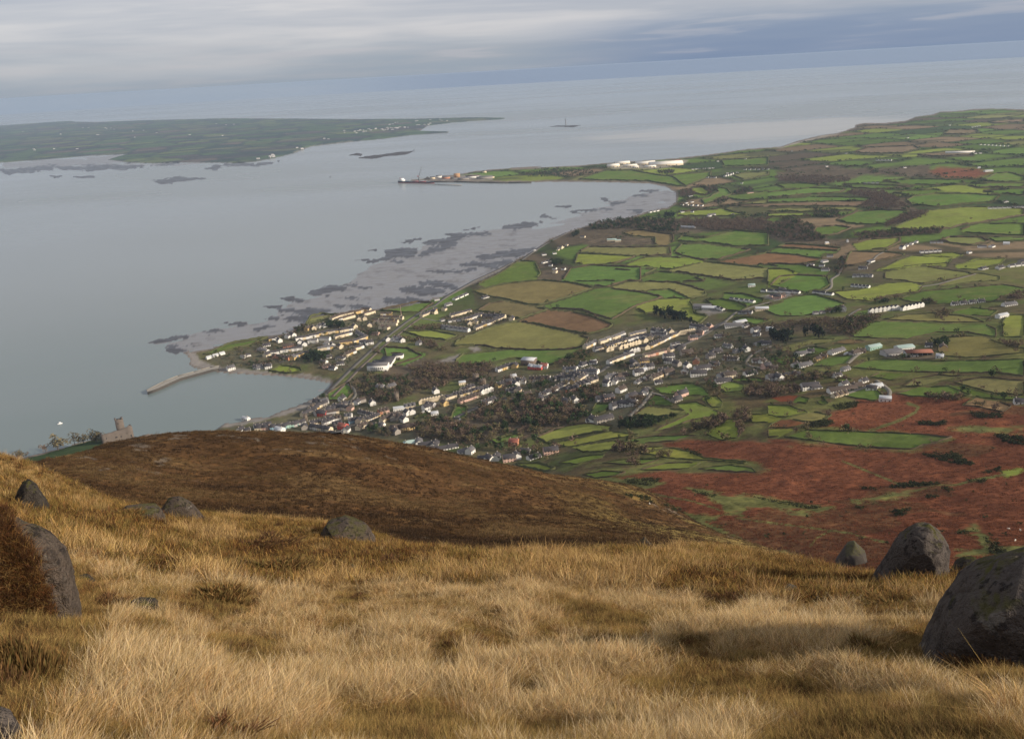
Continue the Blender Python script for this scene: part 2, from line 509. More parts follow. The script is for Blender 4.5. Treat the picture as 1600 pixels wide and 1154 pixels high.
FARMUD = pts('H', '0,500 400,470 420,500 600,502 780,510 600,520 300,522 60,536 0,536')
REEFS = [pts(a, s) for a, s in [
    ('G', '400,845 520,830 610,830 600,870 560,890 440,900 300,920 290,905 420,885'), ('G', '640,800 740,775 900,760 860,790 860,815 740,855 640,885 610,880 700,820'),
    ('G', '780,750 900,740 1050,730 1070,750 920,755'), ('G', '1120,710 1200,690 1390,675 1310,700 1200,715'), ('G', '480,795 630,773 560,797'), ('G', '900,720 1010,693 950,717'),
    ('G', '980,885 1100,865 1300,825 1350,825 1250,880 1130,890 1030,910'), ('G', '870,935 960,915 1080,930 1150,900 1200,910 1100,960 1000,945'), ('G', '660,980 860,965 980,960 940,975 720,992'),
    ('G', '215,905 310,893 290,906'), ('G', '440,912 530,912 510,932'), ('G', '300,840 360,833 350,843'), ('G', '1380,632 1420,630 1400,640'), ('G', '1440,645 1500,640 1470,652'),
    ('B', '80,165 200,160 310,175 340,195 200,200 100,185'), ('B', '190,140 280,130 380,150 400,170 280,160'), ('B', '0,225 130,213 200,225 60,241'), ('B', '400,45 480,30 560,40 440,56'), ('B', '230,82 340,74 480,68 420,84 300,90'),
    ('A', '905,180 1000,145 1090,150 1080,170 940,192'), ('A', '1080,140 1140,138 1130,151'), ('A', '1140,155 1230,150 1160,166'), ('A', '680,250 780,234 760,262'), ('A', '750,260 840,250 830,270 770,273'),
    ('A', '755,210 830,200 820,222'), ('A', '830,208 890,220 850,232'), ('A', '690,302 780,290 740,308'), ('A', '780,310 850,265 940,255 1010,270 880,322'), ('A', '480,328 590,330 560,347'),
    ('A', '370,372 430,363 510,370 390,384'), ('A', '600,362 700,338 730,342 650,367'), ('A', '110,437 160,418 300,400 230,420 150,442'), ('A', '170,465 240,448 290,470 240,492'), ('A', '280,440 350,430 330,446'),
    ('A', '1110,245 1200,235 1210,256 1130,258'), ('A', '1030,240 1090,235 1060,252'), ('A', '1090,205 1160,200 1150,222'), ('A', '1280,220 1340,203 1500,215 1400,227 1300,232'), ('A', '1360,160 1440,150 1580,185 1450,191'), ('A', '980,190 1020,186 1000,198'),
    ('E', '600,660 720,652 700,668 620,675'), ('E', '720,708 830,700 800,725'), ('E', '560,640 600,640 585,650'), ('E', '270,690 370,683 330,692'), ('E', '340,718 480,704 620,700 500,712 380,722'), ('E', '0,800 180,790 120,815 0,832'), ('E', '180,745 210,742 200,752'),
    ('E', '800,592 900,583 860,598'), ('E', '740,620 850,612 810,628'),
    ('H', '0,530 170,514 165,526 20,541'), ('H', '175,520 330,514 480,514 360,526 200,528'), ('H', '470,561 560,551 645,552 500,571'), ('H', '640,520 690,517 670,526'), ('H', '700,512 870,504 800,518'), ('H', '230,550 295,547 260,553'), ('H', '150,546 200,545 180,550'), ('H', '330,515 480,512 560,506 440,520')]]
ISLES = [pts('G', '180,245 230,232 262,238 255,250'), pts('G', '238,262 310,249 490,226 600,216 540,242 400,254 330,268'), pts('E', '193,190 300,178 430,178 380,194 280,189')]

C_ = dict(g=(.110, .172, .042), m=(.094, .142, .034), y=(.185, .222, .048), y2=(.225, .240, .056), o=(.178, .180, .066), o2=(.178, .142, .064), t=(.17, .13, .065),
          b=(.185, .115, .062), b2=(.170, .085, .040), b3=(.190, .140, .085), tan=(.24, .175, .085), r=(.170, .064, .033), oli=(.135, .135, .048), road=(.20, .19, .17), pond=(.30, .33, .36),
          sand=(.30, .27, .22), town=(.10, .093, .058), scrub=(.098, .078, .054), rust=(.17, .07, .04), gravel=(.22, .2, .18), dkg=(.05, .075, .03))
NAMEOF = dict(g='bright green pasture', m='green pasture', y='yellow green pasture', y2='pale lime pasture', o='olive field', o2='tan field', t='straw coloured field', b='brown ploughed field', b2='rust coloured field', b3='bare tan field', tan='straw coloured field')
FIELDS = [(k, pts(a, s)) for k, a, s in [
    ('o2', 'B', '470,185 690,140 850,130 1010,145 1110,170 985,215 830,258 770,258 640,225 540,210'), ('m', 'B', '500,150 600,100 720,25 800,30 830,90 805,128 690,138 540,163'),
    ('g', 'B', '945,130 990,65 1100,50 1358,60 1358,128 1250,138 1190,163 1120,155 1010,138 960,135'), ('o2', 'B', '500,290 560,250 640,240 868,284 720,333 620,310'),
    ('m', 'Z', '850,478 894,464 930,452 953,450 1004,457 1035,464 991,479 962,496 955,499 909,484 858,481'), ('o', 'C', '205,35 310,5 470,0 590,5 700,30 770,55 780,80 680,100 640,80 560,45 420,55'),
    ('g', 'C', '430,60 560,48 660,95 690,103 540,98'), ('y', 'C', '355,152 450,118 540,102 680,107 700,140 710,190 790,210 740,253 690,230 600,180 500,180 420,190'),
    ('m', 'C', '780,110 880,105 970,125 1030,155 990,180 880,170 830,150'), ('m', 'C', '890,70 1010,75 1130,110 1120,130 1040,143 960,120 880,100'),
    ('g', 'C', '1120,160 C:1250,120 D:0,258 D:150,212 D:250,205 D:340,230 D:410,255 D:310,288 D:180,318 D:50,315 C:1200,200'),
    ('b', 'B', '715,345 870,290 1000,297 1110,322 1213,365 1190,385 1085,413 1000,400 860,370'), ('o', 'B', '380,455 560,380 700,347 850,377 1000,412 1085,435 1060,478 960,498 760,498 600,488 480,470 370,478'),
    ('y', 'B', '100,400 250,395 390,420 330,445 200,430'), ('m', 'B', '380,555 420,520 600,502 850,492 1058,482 1020,520 880,578 800,558 700,540 560,570 400,580'), ('m', 'B', '0,485 130,490 200,530 60,580 20,560'),
    ('g', 'A', '1000,690 1060,650 1108,632 1125,690 1080,725 1010,720'), ('g', 'A', '1230,480 1260,455 1380,465 1495,490 1480,500 1380,545 1345,540 1370,490'), ('g', 'A', '1260,267 1450,227 1525,235 1460,280 1380,285'),
    ('m', 'A', '380,492 500,437 650,410 700,402 620,440 440,488'), ('y', 'A', '710,575 760,545 860,560 870,580 800,585'), ('o', 'A', '890,340 910,303 960,288 1060,292 970,320'),
    ('g', 'D', '10,155 60,110 140,100 310,110 328,150 290,178 200,193 100,180'), ('y', 'D', '0,70 100,68 165,95 60,150 0,165'), ('m', 'D', '0,40 180,45 325,80 305,103 170,90'),
    ('y', 'D', '590,75 700,20 760,0 980,5 960,38 800,45 660,70'), ('o', 'D', '620,85 800,52 1060,87 1090,97 960,123 830,148 680,125 620,120'), ('y', 'D', '990,50 1120,20 1260,15 1230,40 1090,70 1010,65'),
    ('y', 'D', '340,190 480,180 640,142 760,142 820,160 800,188 700,200 620,213 540,240 420,230'), ('m', 'D', '700,225 830,187 1000,172 1240,152 1358,170 1358,190 1260,208 1200,240 1080,250 900,253 760,245'),
    ('o', 'D', '965,130 1120,92 1230,107 1230,130 1080,138 900,163'), ('m', 'D', '440,320 480,290 560,282 540,310 500,320'), ('o', 'D', '610,335 740,312 870,302 1060,322 1150,350 1000,353 760,343'),
    ('g', 'D', '443,415 500,352 620,347 760,352 1000,362 1150,362 1210,390 1208,430 1060,405 890,405 740,440 580,435 460,430'), ('o', 'D', '850,445 960,430 1130,425 1230,460 1358,490 1358,515 1220,525 1050,538 940,528 900,480'),
    ('g', 'D', '445,590 520,557 620,547 900,557 1200,552 1358,547 1358,638 1200,618 1000,618 740,613 600,605'), ('g', 'R', '900,490 980,440 1080,412 1240,402 1195,470 1060,493'), ('m', 'D', '545,640 600,617 770,627 660,658'),
    ('o', 'D', '720,690 780,652 900,632 1040,637 900,668 800,693'), ('g', 'D', '682,730 800,697 960,692 1080,740 950,748 760,743'), ('o', 'D', '990,670 1130,642 1358,662 1358,738 1200,728 1060,690'), ('m', 'D', '930,680 1060,702 1200,742 1358,747 1350,770 1130,750'),
    ('y', 'D', '1240,360 1270,312 1358,312 1358,430 1250,430'), ('m', 'D', '970,300 1080,272 1220,290 1180,320 1060,310'), ('g', 'D', '400,740 460,702 560,692 618,750 560,768'), ('m', 'D', '85,958 200,922 500,932 800,945 975,963 760,1023 560,1018 300,988'),
    ('y', 'D', '0,790 120,795 218,830 110,853 50,853 0,840'), ('o', 'D', '112,860 240,827 340,845 300,868 220,883'), ('b2', 'D', '0,905 50,872 110,865 200,885 150,908 60,913'), ('y', 'D', '0,917 140,917 62,958 0,960'), ('tan', 'D', '1030,790 1100,752 1220,772 1290,800 1240,828 1120,800'),
    ('g', 'R', '560,420 680,405 810,407 760,440 680,478 570,460'), ('m', 'R', '770,358 900,330 1020,342 1050,350 950,385 880,395'), ('o', 'R', '640,340 760,302 920,267 1100,262 1020,300 860,310 740,368 650,370'), ('t', 'R', '1060,300 1200,267 1350,282 1250,305'),
    ('g', 'R', '250,90 380,82 560,110 440,150 350,130'), ('y', 'R', '100,650 230,620 338,650 310,700 180,710'), ('y', 'R', '0,750 110,742 158,790 140,838 60,830'), ('y', 'R', '382,892 560,892 648,930 600,960 400,960'), ('r', 'R', '560,750 640,742 780,732 740,780 640,788'),
    ('m', 'R', '740,790 790,742 880,760 850,800'), ('m', 'R', '940,780 1010,772 1040,808 980,815'), ('m', 'R', '230,600 430,587 520,602 480,620 300,613'), ('g', 'R', '1100,600 1200,592 1240,610 1130,628'),
    ('g', 'C', '470,640 560,622 700,612 770,640 798,680 680,683 560,678 500,665'), ('m', 'C', '430,720 470,682 560,692 578,745 440,743'), ('o', 'C', '350,800 420,752 560,762 658,775 600,798 450,808'), ('y', 'C', '610,735 720,722 800,760 898,800 760,820 700,830 560,880 470,900 520,870 680,800'),
    ('y', 'C', '755,700 860,687 878,740 850,768 790,730'), ('y2', 'B', '810,960 960,902 1070,887 1208,900 1190,928 1020,953 860,988'), ('y2', 'B', '872,997 1060,962 1200,932 1358,947 1200,968 1050,998 980,1010'), ('y2', 'B', '1000,1012 1210,982 1358,987 1300,1010 1150,1038 1060,1038'),
    ('y', 'B', '930,1095 1060,1062 1170,1052 1160,1068 1020,1105'), ('y2', 'L', '642,215 800,192 900,212 960,242 1180,262 1160,270 1000,253 820,245'), ('m', 'L', '450,265 570,247 740,247 660,273 560,275'), ('y', 'L', '642,300 770,267 950,262 900,290 760,303'),
    ('g', 'L', '932,295 1080,277 1200,292 1220,313 1060,308'), ('m', 'L', '350,325 450,307 570,312 520,330 420,343'), ('y', 'L', '20,270 130,267 218,295 170,308 60,290'), ('m', 'L', '562,155 700,132 920,127 820,155 640,168'), ('y', 'L', '962,120 1080,47 1120,52 1138,140 1050,153'),
    ('y2', 'L', '640,185 760,185 660,205'), ('g', 'B', '550,972 700,942 740,952 600,998'), ('g', 'B', '350,870 380,792 440,800 430,860'), ('g', 'B', '160,860 220,822 250,850'), ('g', 'B', '1090,830 1130,782 1208,787 1170,828 1110,848'),
    ('g', 'E', '330,1150 400,1067 500,1062 700,1082 895,1077 820,1110 740,1150'), ('y', 'E', '390,1040 412,977 560,987 768,997 650,1038 480,1043'), ('o', 'E', '420,965 480,937 700,942 980,937 988,985 870,993 780,988'), ('o2', 'E', '690,850 780,832 1000,862 1000,900 960,928 890,920 890,880 730,868'),
    ('g', 'E', '1020,900 1060,872 1200,882 1390,837 1592,852 1592,928 1400,933 1200,908'), ('g', 'E', '1010,970 1060,922 1200,922 1480,957 1280,1018 1190,1018 1060,993'), ('y', 'E', '705,1050 800,1012 900,1002 1100,1007 1195,1030 1000,1078 850,1058'), ('o', 'E', '972,1085 1200,1032 1592,1072 1592,1128 1400,1148 1200,1118'),
    ('m', 'E', '800,1130 920,1092 1100,1112 1195,1150 820,1154'), ('b', 'E', '1280,1030 1592,977 F:140,985 F:330,1012 F:300,1033 F:150,1038 E:1500,1048'), ('b', 'F', '60,940 110,920 260,927 448,945 430,963 280,955'), ('g', 'F', '5,965 60,947 280,957 428,970 300,1003 160,983'),
    ('b3', 'F', '500,985 520,967 740,972 848,985 760,1008 700,1020 550,1050 470,1058'), ('y', 'F', '530,920 640,892 818,882 818,910 740,948 560,958'), ('m', 'F', '270,860 300,817 430,807 518,820 430,858 300,873'), ('m', 'F', '430,770 560,717 700,710 878,715 780,763 720,798 600,798 490,790'),
    ('y', 'F', '770,820 860,782 1000,712 1200,692 1400,692 1592,702 1592,738 1320,788 1200,798 1150,818 1000,838 870,830'), ('g', 'F', '862,650 900,627 1040,607 1200,607 1438,620 1400,658 1250,668 1050,688 900,678'), ('m', 'F', '780,600 900,587 1060,582 1098,600 900,618'),
    ('g', 'F', '1200,830 1300,797 1592,792 1592,868 1360,858 1220,848'), ('o', 'F', '1072,900 1130,877 1330,880 1378,905 1270,928 1160,918'), ('g', 'F', '1360,877 1592,882 1592,898 1420,903'), ('y', 'F', '850,1010 1000,987 1150,972 1208,990 1100,1028 1110,1058 960,1048 860,1068 660,1088 740,1058'),
    ('y', 'F', '1180,1060 1280,1012 1440,1007 1478,1020 1380,1048 1330,1078 1240,1073'), ('g', 'F', '0,600 180,582 260,572 478,580 440,598 0,630'), ('g', 'F', '0,642 300,627 638,635 600,653 0,663'), ('b3', 'F', '0,670 300,657 630,657 560,688 300,683 0,688'), ('o', 'F', '60,700 560,692 540,708 250,720 0,718'),
    ('y', 'F', '0,735 200,727 258,745 0,753'), ('m', 'F', '50,550 200,542 320,552 260,568 100,573'), ('m', 'F', '470,547 640,552 900,562 700,578 540,573'), ('m', 'F', '720,527 900,517 1200,522 1220,543 1000,553 800,540'), ('g', 'F', '1340,520 1420,482 1500,477 1592,502 1592,533 1400,533'),
    ('m', 'F', '1220,547 1592,542 1592,568 1300,568'), ('m', 'F', '1340,590 1500,582 1592,577 1592,618 1400,600'), ('b3', 'F', '540,350 620,322 900,310 938,330 840,353 640,358'), ('b3', 'F', '930,365 1100,347 1258,342 1280,370 1000,373'), ('b3', 'F', '1090,235 1130,210 1300,210 1308,225 1220,238'),
    ('b3', 'F', '1370,160 1592,142 1592,163 1400,168'), ('m', 'E', '580,465 740,462 900,492 1000,502 1078,560 1020,558 850,528 600,523 420,518'), ('g', 'E', '1000,490 1120,482 1238,472 1228,500 1130,538 1060,558'), ('y', 'E', '1110,570 1190,567 1238,590 1200,618 1120,600'),
    ('g', 'E', '1250,562 1340,580 1368,610 1200,668 1180,650 1290,600'), ('o', 'E', '1370,490 1480,477 1592,472 1592,488 1440,518'), ('m', 'E', '1300,400 1592,382 1592,428 1320,438'), ('m', 'E', '1330,622 1592,592 1592,638 1400,648'), ('b3', 'E', '1290,680 1592,672 1592,688 1300,688'), ('y', 'E', '1040,720 1300,702 1458,740 1250,748 1030,743')]]
# ground covers without hedges round them: (colour, roughness, soft edge px, poly)
COVERS = [(k, r, e, pts(a, s)) for k, r, e, a, s in [
    ('town', .5, 5, 'Z', '330,672 440,655 500,612 560,610 640,640 720,610 760,575 850,585 940,560 900,540 920,520 1000,505 1100,495 1180,520 1260,530 1330,560 1300,600 1180,600 1060,600 1030,650 960,668 900,640 800,650 700,690 640,690 560,680 400,680'),
    ('town', .5, 3, 'A', '400,510 520,470 640,440 780,385 900,340 1000,300 1200,265 1340,280 1380,320 1200,480 1080,590 1000,560 880,540 700,545 480,565'),
    ('town', .5, 3, 'B', '300,330 450,285 620,305 700,330 480,400 320,395'),
    ('gravel', .3, 2, 'A', '400,575 305,545 312,515 285,482 330,475 360,520 440,550 520,560 620,570 740,575 860,585 960,600 1015,610 1020,640 900,612 700,598'),
    ('gravel', .3, 2, 'A', '430,862 480,836 560,826 620,808 700,800 760,775 850,745 930,705 960,690 960,715 880,765 760,800 640,830 520,850'),
    ('scrub', .7, 4, 'B', '0,560 200,540 560,565 620,600 600,650 440,670 300,660 240,640 100,640 0,640'), ('scrub', .7, 4, 'B', '430,880 480,790 700,770 860,760 1000,800 1090,830 1060,870 900,910 800,960 560,990 400,1000 160,960 160,910 300,860'),
    ('scrub', .8, 4, 'A', '1100,620 1200,590 1400,590 1600,540 1600,640 1450,680 1300,740 1150,700'), ('scrub', .8, 3, 'R', '330,680 430,640 620,650 800,690 760,730 600,750 380,765'), ('scrub', .8, 3, 'R', '250,200 640,120 900,90 1200,80 1440,80 1340,170 1230,240 1060,230 820,200 560,270'),
    ('scrub', .8, 3, 'F', '0,780 180,770 280,800 290,850 420,900 500,890 700,850 1100,820 1060,850 840,870 560,900 450,940 430,930 100,915 0,880'), ('scrub', .8, 3, 'F', '470,600 560,580 720,590 800,640 900,690 1000,715 900,770 800,800 720,820 740,770 640,690 560,690 640,640'),
    ('scrub', .8, 3, 'F', '50,470 300,440 600,450 1000,430 1050,510 800,500 600,490 520,520 300,550 60,530'), ('rust', .6, 3, 'F', '1000,470 1060,440 1300,450 1390,480 1300,510 1100,510'), ('scrub', .8, 3, 'E', '560,780 740,755 1000,760 1250,760 1592,765 1592,840 1390,835 1050,860 900,850 760,830 500,850'),
    ('scrub', .8, 3, 'E', '420,900 560,850 690,850 890,880 890,930 700,940 480,935'), ('rust', .5, 3, 'B', '490,470 600,425 690,412 850,410 760,450 600,480'),
    ('gravel', .4, 2, 'B', '285,562 340,535 400,520 412,527 370,560'), ('gravel', .4, 2, 'B', '445,483 490,480 520,500 480,506'), ('gravel', .4, 2, 'B', '110,565 180,535 215,535 120,580'), ('gravel', .4, 2, 'B', '825,485 900,480 915,488 850,495'),
    ('gravel', .4, 2, 'C', '720,175 830,165 900,180 800,200'), ('gravel', .5, 2, 'C', '930,105 1000,100 1060,125 1010,135'), ('gravel', .4, 2, 'C', '1110,85 1200,70 1320,60 1250,110 1180,110'),
    ('gravel', .4, 2, 'D', '610,545 640,520 880,520 930,540 800,550'), ('gravel', .4, 2, 'R', '1000,735 1060,715 1190,715 1160,740 1060,750'), ('gravel', .4, 2, 'R', '140,430 280,420 290,440 180,445'), ('gravel', .3, 2, 'G', '700,412 640,400 800,375 950,372 1080,380 1080,405 900,412'),
    ('pond', .1, 1, 'B', '632,100 690,65 750,72 742,95 650,106'), ('sand', .3, 2, 'E', '640,430 1040,395 1100,400 1050,430 900,450 620,450'), ('sand', .3, 1.5, 'F', '0,320 80,312 200,274 330,244 440,228 440,236 330,258 200,290 80,322'), ('sand', .2, 1.5, 'H', '920,476 970,456 1100,441 1100,446 980,464 930,478')]]
# the bracken slope and what lies on it
BRACKEN = np.concatenate([pts('L', '480,335 600,315 780,310 930,320 1220,320 1290,300 1180,255 960,232 880,205 760,170 860,150 980,155 1140,160 1200,165 1400,185'),
    pts('D', '0,975 150,985 300,1000 560,1030 760,1035 990,975 800,940 500,925 340,915 220,905 330,840 480,770 700,735 860,735 1060,750 1200,780 1358,800'),
    pts('Z', '1700,660 1800,1000 1300,960 1190,860 1060,810 1000,760')])
ONSLOPE = [(k, r, e, pts(a, s)) for k, r, e, a, s in [
    ('oli', .7, 3, 'L', '860,385 960,400 1100,430 1220,425 1400,460 1570,490 1400,500 1180,495 1150,525 1060,515 1040,470 960,430'), ('oli', .7, 4, 'L', '790,490 900,520 1040,545 960,558 830,525'), ('oli', .7, 3, 'L', '500,340 700,345 760,370 680,400 560,370'),
    ('oli', .7, 4, 'L', '560,400 700,430 820,500 960,560 1080,610 1250,690 1400,720 1330,735 1150,690 1000,620 800,520 640,440'),
    ('oli', .7, 4, 'M', '440,390 560,370 640,345 740,335 670,360 560,387'), ('y', .5, 2, 'M', '1000,280 1080,272 1062,295 1010,302'), ('oli', .7, 4, 'M', '820,500 900,470 945,510 962,565 1090,560 1090,580 830,598 830,583 930,572 910,525 850,510'),
    ('oli', .7, 4, 'M', '200,430 330,415 370,410 330,430'), ('oli', .7, 4, 'M', '190,440 280,435 250,455'), ('oli', .6, 3, 'M', '960,118 1082,115 1082,135 1000,130'), ('oli', .6, 3, 'D', '960,910 1358,900 1358,925 1100,930')]]
TRACKS = [(w, k, pts(a, s)) for w, k, a, s in [(3.2, 'oli', 'D', '740,780 800,800 780,830 700,870 580,912 540,925'), (2.5, 'oli', 'M', '0,455 120,470 280,490 420,510 560,545'), (2.2, 'oli', 'M', '280,560 300,530 350,505'), (2, 'oli', 'M', '400,240 620,330 820,330 1000,295'), (2, 'oli', 'L', '700,420 900,455 1040,500'), (2.4, 'oli', 'M', '830,330 900,310 1010,290')]]

# ------------------------------------------------------------------ the land as a polar grid round the viewpoint
def grid_faces(nr, nc):
    i = np.arange(nr - 1)[:, None] * nc + np.arange(nc - 1)[None]
    return np.stack([i, i + 1, i + nc + 1, i + nc], -1).reshape(-1, 4)

az_l = np.radians(np.arange(-40.0, 40.01, 0.104))
rows = [64.0]
while rows[-1] < 17800:
    d = rows[-1]
    rows.append(d + min(0.0065 * d, max(1.6 * d * d / (864 * 425.0), 0.0022 * d)))
rows = np.array(rows)
AZ, DD = np.meshgrid(az_l, rows)
NR, NC = AZ.shape
az = AZ.ravel(); dd = DD.ravel()
x = dd * np.sin(az); y = dd * np.cos(az)
z = height(az, dd)
ld = np.log(dd)
isspur = np.zeros(len(z), bool)
mm = dd < 1600
zl_ = np.clip(LOW(az[mm] * AZK, ld[mm]), -3, 420)
isspur[mm] = (z[mm] > zl_ + 4.5) 
px, py = project(x, y, np.where(dd > 6500, np.minimum(z, 8), z))
farside = inpoly(px, py, FARLAND) & (dd > 4500)
coast = sdf(px, py, COAST, 14)
land = coast > 0
inland = coast > 7
z0 = z.copy()
wob = fbm(px / 7, py / 4, 3, 51)
zshore = .45 + np.clip(coast + 1.5 * (wob - .5), 0, 14) * .5
z = np.where(land, np.where(coast < 7, np.minimum(np.maximum(z, .5), zshore), np.maximum(z, .9)), -1.6)
near_spur = isspur | (dd < 700)
z = np.where(near_spur, z0, z); land |= near_spur
fl = sdf(px, py, FARLAND, 6)
z = np.where(farside, np.clip(.4 + (fl + 1) * 1.3, .3, 6) + 3 * fbm(x / 900, y / 500, 2, 7), z)
mud_n = fbm(x / 90 + 3, y / 45, 4, 61)
for poly in (MUD, MUD2, FARMUD):
    s = sdf(px, py, poly, 14)
    zm = np.clip((s - 5) * .028, -1.6, .16) + (mud_n - .5) * .5
    z = np.where(~land & ~farside, np.maximum(z, zm), z)
mudz = ~land & ~farside & (z > -1.0)
reefid = np.full(len(z), -1); reefk = np.zeros(len(z))
rn = .55 * fbm(px / 20, py / 3.2, 4, 71) + .5 * fbm(px / 4, py / 1.8, 3, 73)
for i, poly in enumerate(REEFS + ISLES):
    s = sdf(px, py, poly, 6)
    isl = i >= len(REEFS)
    zr = np.clip((s + (0 if isl else .6)) * .3, -1.6, 2.2 if isl else .65) + (rn - .5) * (1.0 if isl else 3.4)
    hit = (s > (-3.0 if isl else -5.5)) & (zr > z) & (~land | (coast < 2)) & ~farside
    z = np.where(hit, zr, z)
    reefid[hit & (zr > -.45)] = i
    reefk = np.where(hit, np.maximum(reefk, smooth(zr, -.50, -.10)), reefk)

# ---- land cover
N = len(z)
col = np.zeros((N, 3)); rgh = np.full(N, .5)
fieldid = np.full(N, -1)
w1 = fbm(x / 26, y / 26, 4, 81); w2 = fbm(x / 7, y / 7, 3, 83); w3 = fbm(x / 120, y / 120, 3, 85)
def put(mask, c, r=None, a=None):
    c = np.asarray(c, float)
    if a is None:
        col[mask] = c if c.ndim == 1 else c[mask]
        if r is not None: rgh[mask] = r
    else:
        aa = a[mask][:, None]
        col[mask] = col[mask] * (1 - aa) + (c if c.ndim == 1 else c[mask]) * aa
        if r is not None: rgh[mask] = rgh[mask] * (1 - a[mask]) + r * a[mask]
dflt = np.array([.098, .112, .040]) * (1 - smooth(w1, .35, .65))[:, None] + np.array([.105, .090, .048]) * smooth(w1, .35, .65)[:, None]
col[:] = dflt
# patchwork of small far fields
def patchwork(x, y, cw, ch, rot, seed):
    c, s = math.cos(rot), math.sin(rot)
    u = (x * c + y * s) / cw + .35 * (fbm(x / 700, y / 700, 2, seed) - .5) * 4; v = (-x * s + y * c) / ch
    ui, vi = np.floor(u), np.floor(v)
    b1 = np.full(x.shape, 9e9); b2 = b1.copy(); bid = np.zeros(x.shape, np.int64)
    for du in (-1, 0, 1):
        for dv in (-1, 0, 1):
            a, b = ui + du, vi + dv
            h = np.abs(np.sin(a * 127.1 + b * 311.7 + seed) * 43758.5453) % 1
            h2 = np.abs(np.sin(a * 269.5 + b * 183.3 + seed * 2) * 43758.5453) % 1
            q = np.maximum(np.abs((a + .2 + .6 * h - u) * 1.0), np.abs(b + .25 + .5 * h2 - v))
            k = (np.abs(np.sin(a * 12.9 + b * 78.2 + seed) * 43758.54) % 1 * 1e6).astype(np.int64)
            near = q < b1
            b2 = np.where(near, b1, np.minimum(b2, q)); bid = np.where(near, k, bid); b1 = np.where(near, q, b1)
    return bid, b2 - b1
PAL = np.array([C_['g'], C_['m'], C_['m'], C_['y'], C_['o'], C_['m'], C_['b3'], C_['scrub'], C_['g'], C_['dkg']])
far = (dd > 1400) & (land | farside)
bid, edge = patchwork(x[far], y[far], 300, 230, .35, 5)
pc = PAL[bid % 10] * (.85 + .3 * ((bid // 10) % 10) / 10)[:, None]
e = smooth(edge, .20, .07)[:, None]
pc = pc * (1 - .75 * e) + np.array([.04, .042, .025]) * .75 * e
blend = smooth(fbm(x[far] / 260, y[far] / 160, 3, 9), .60, .70)[:, None] * .7
pc = pc * (1 - blend) + np.array([.055, .055, .035]) * blend
EDGEIDX = np.nonzero(far)[0][(edge < .10) & land[far] & (dd[far] > 2300) & (dd[far] < 7000) & (coast[far] > 4)]
aa = smooth(dd[far], 1400, 1900)[:, None]
col[far] = col[far] * (1 - aa) + pc * aa
rgh[far] = .3
col[farside] = col[farside] * np.array([.52, .50, .55]) + np.array([.030, .045, .060])  # aerial haze put into the far shore colour: duller and bluer
for k, r, e_, poly in COVERS:
    s = sdf(px, py, poly, 8) + (w2 - .5) * e_ * 2
    put(s > -e_, C_[k], r, smooth(s, -e_, e_))
# hill slopes above the fields: coarse grass
hz = land & (z0 > 62) & (dd < 1150)
rough_c = np.array([.130, .130, .046]) * (1 - smooth(w1, .42, .62))[:, None] + np.array([.105, .078, .042]) * smooth(w1, .42, .62)[:, None]
put(hz, rough_c, .6, smooth(z0, 62, 85) * (1 - np.clip(rgh - .5, 0, 1) * 2) * .8)
s = sdf(px, py, BRACKEN, 14)
aa = smooth(s + (w1 - .5) * 14, -4, 4)
brk_c = np.array(C_['r'])[None] * (.80 + .40 * w1)[:, None]
brk_c = np.where((w3 > .62)[:, None], brk_c * .5 + np.array([.11, .075, .035]) * .5, brk_c)
m_ = land & (s > -13) & (dd < 1300)
put(m_, brk_c, .55, aa)
m_ = land & ~isspur & (dd < 520)
put(m_, brk_c, .6)
for k, r, e_, poly in ONSLOPE:
    s = sdf(px, py, poly, 12) + (w2 - .5) * e_ * 4 + (w1 - .5) * e_ * 3
    put((s > -e_) & land, C_[k], r, smooth(s, -e_, e_))
# fields
fedge = np.full(N, 99.0)
for i, (k, poly) in enumerate(FIELDS):
    s = sdf(px, py, poly, 6)
    put((s > -2.0) & (s <= 0) & (fieldid < 0) & land & (z0 < 75), (.075, .072, .036), .7)
    m_ = (s > 0) & land & ~isspur
    fieldid[m_] = i
tone = fbm(x / 45, y / 30, 3, 91)
for i, (k, poly) in enumerate(FIELDS):
    m_ = fieldid == i
    if not m_.any(): continue
    r_ = np.random.default_rng(i).uniform(-1, 1, 3)
    c = np.array(C_[k]) * (1 + .09 * r_[0]) * np.array([1 + .07 * r_[1], 1, 1 + .08 * r_[2]])
    if z0[m_].mean() > 85: c = c * np.array([1.06, .97, .98])
    other = np.array([.16, .15, .06]) if k in 'gmyy2o' else c * .7
    t = smooth(tone[m_], .55, .8)[:, None] * .45
    col[m_] = (c * (1 - t) + other * t) * (.88 + .24 * w1[m_])[:, None]
    rgh[m_] = .28
# ploughed furrows and mown lines run along the long side of some fields
for wd, k, line in TRACKS:
    m_ = land & (dd < 1400)
    s = np.full(N, 99.0); s[m_] = segdist(px[m_], py[m_], line)
    put(s < wd + 2, C_[k], .6, smooth(s + (w2 - .5) * 2, wd, wd * .4))
    fieldid[(s < wd * .4)] = -1
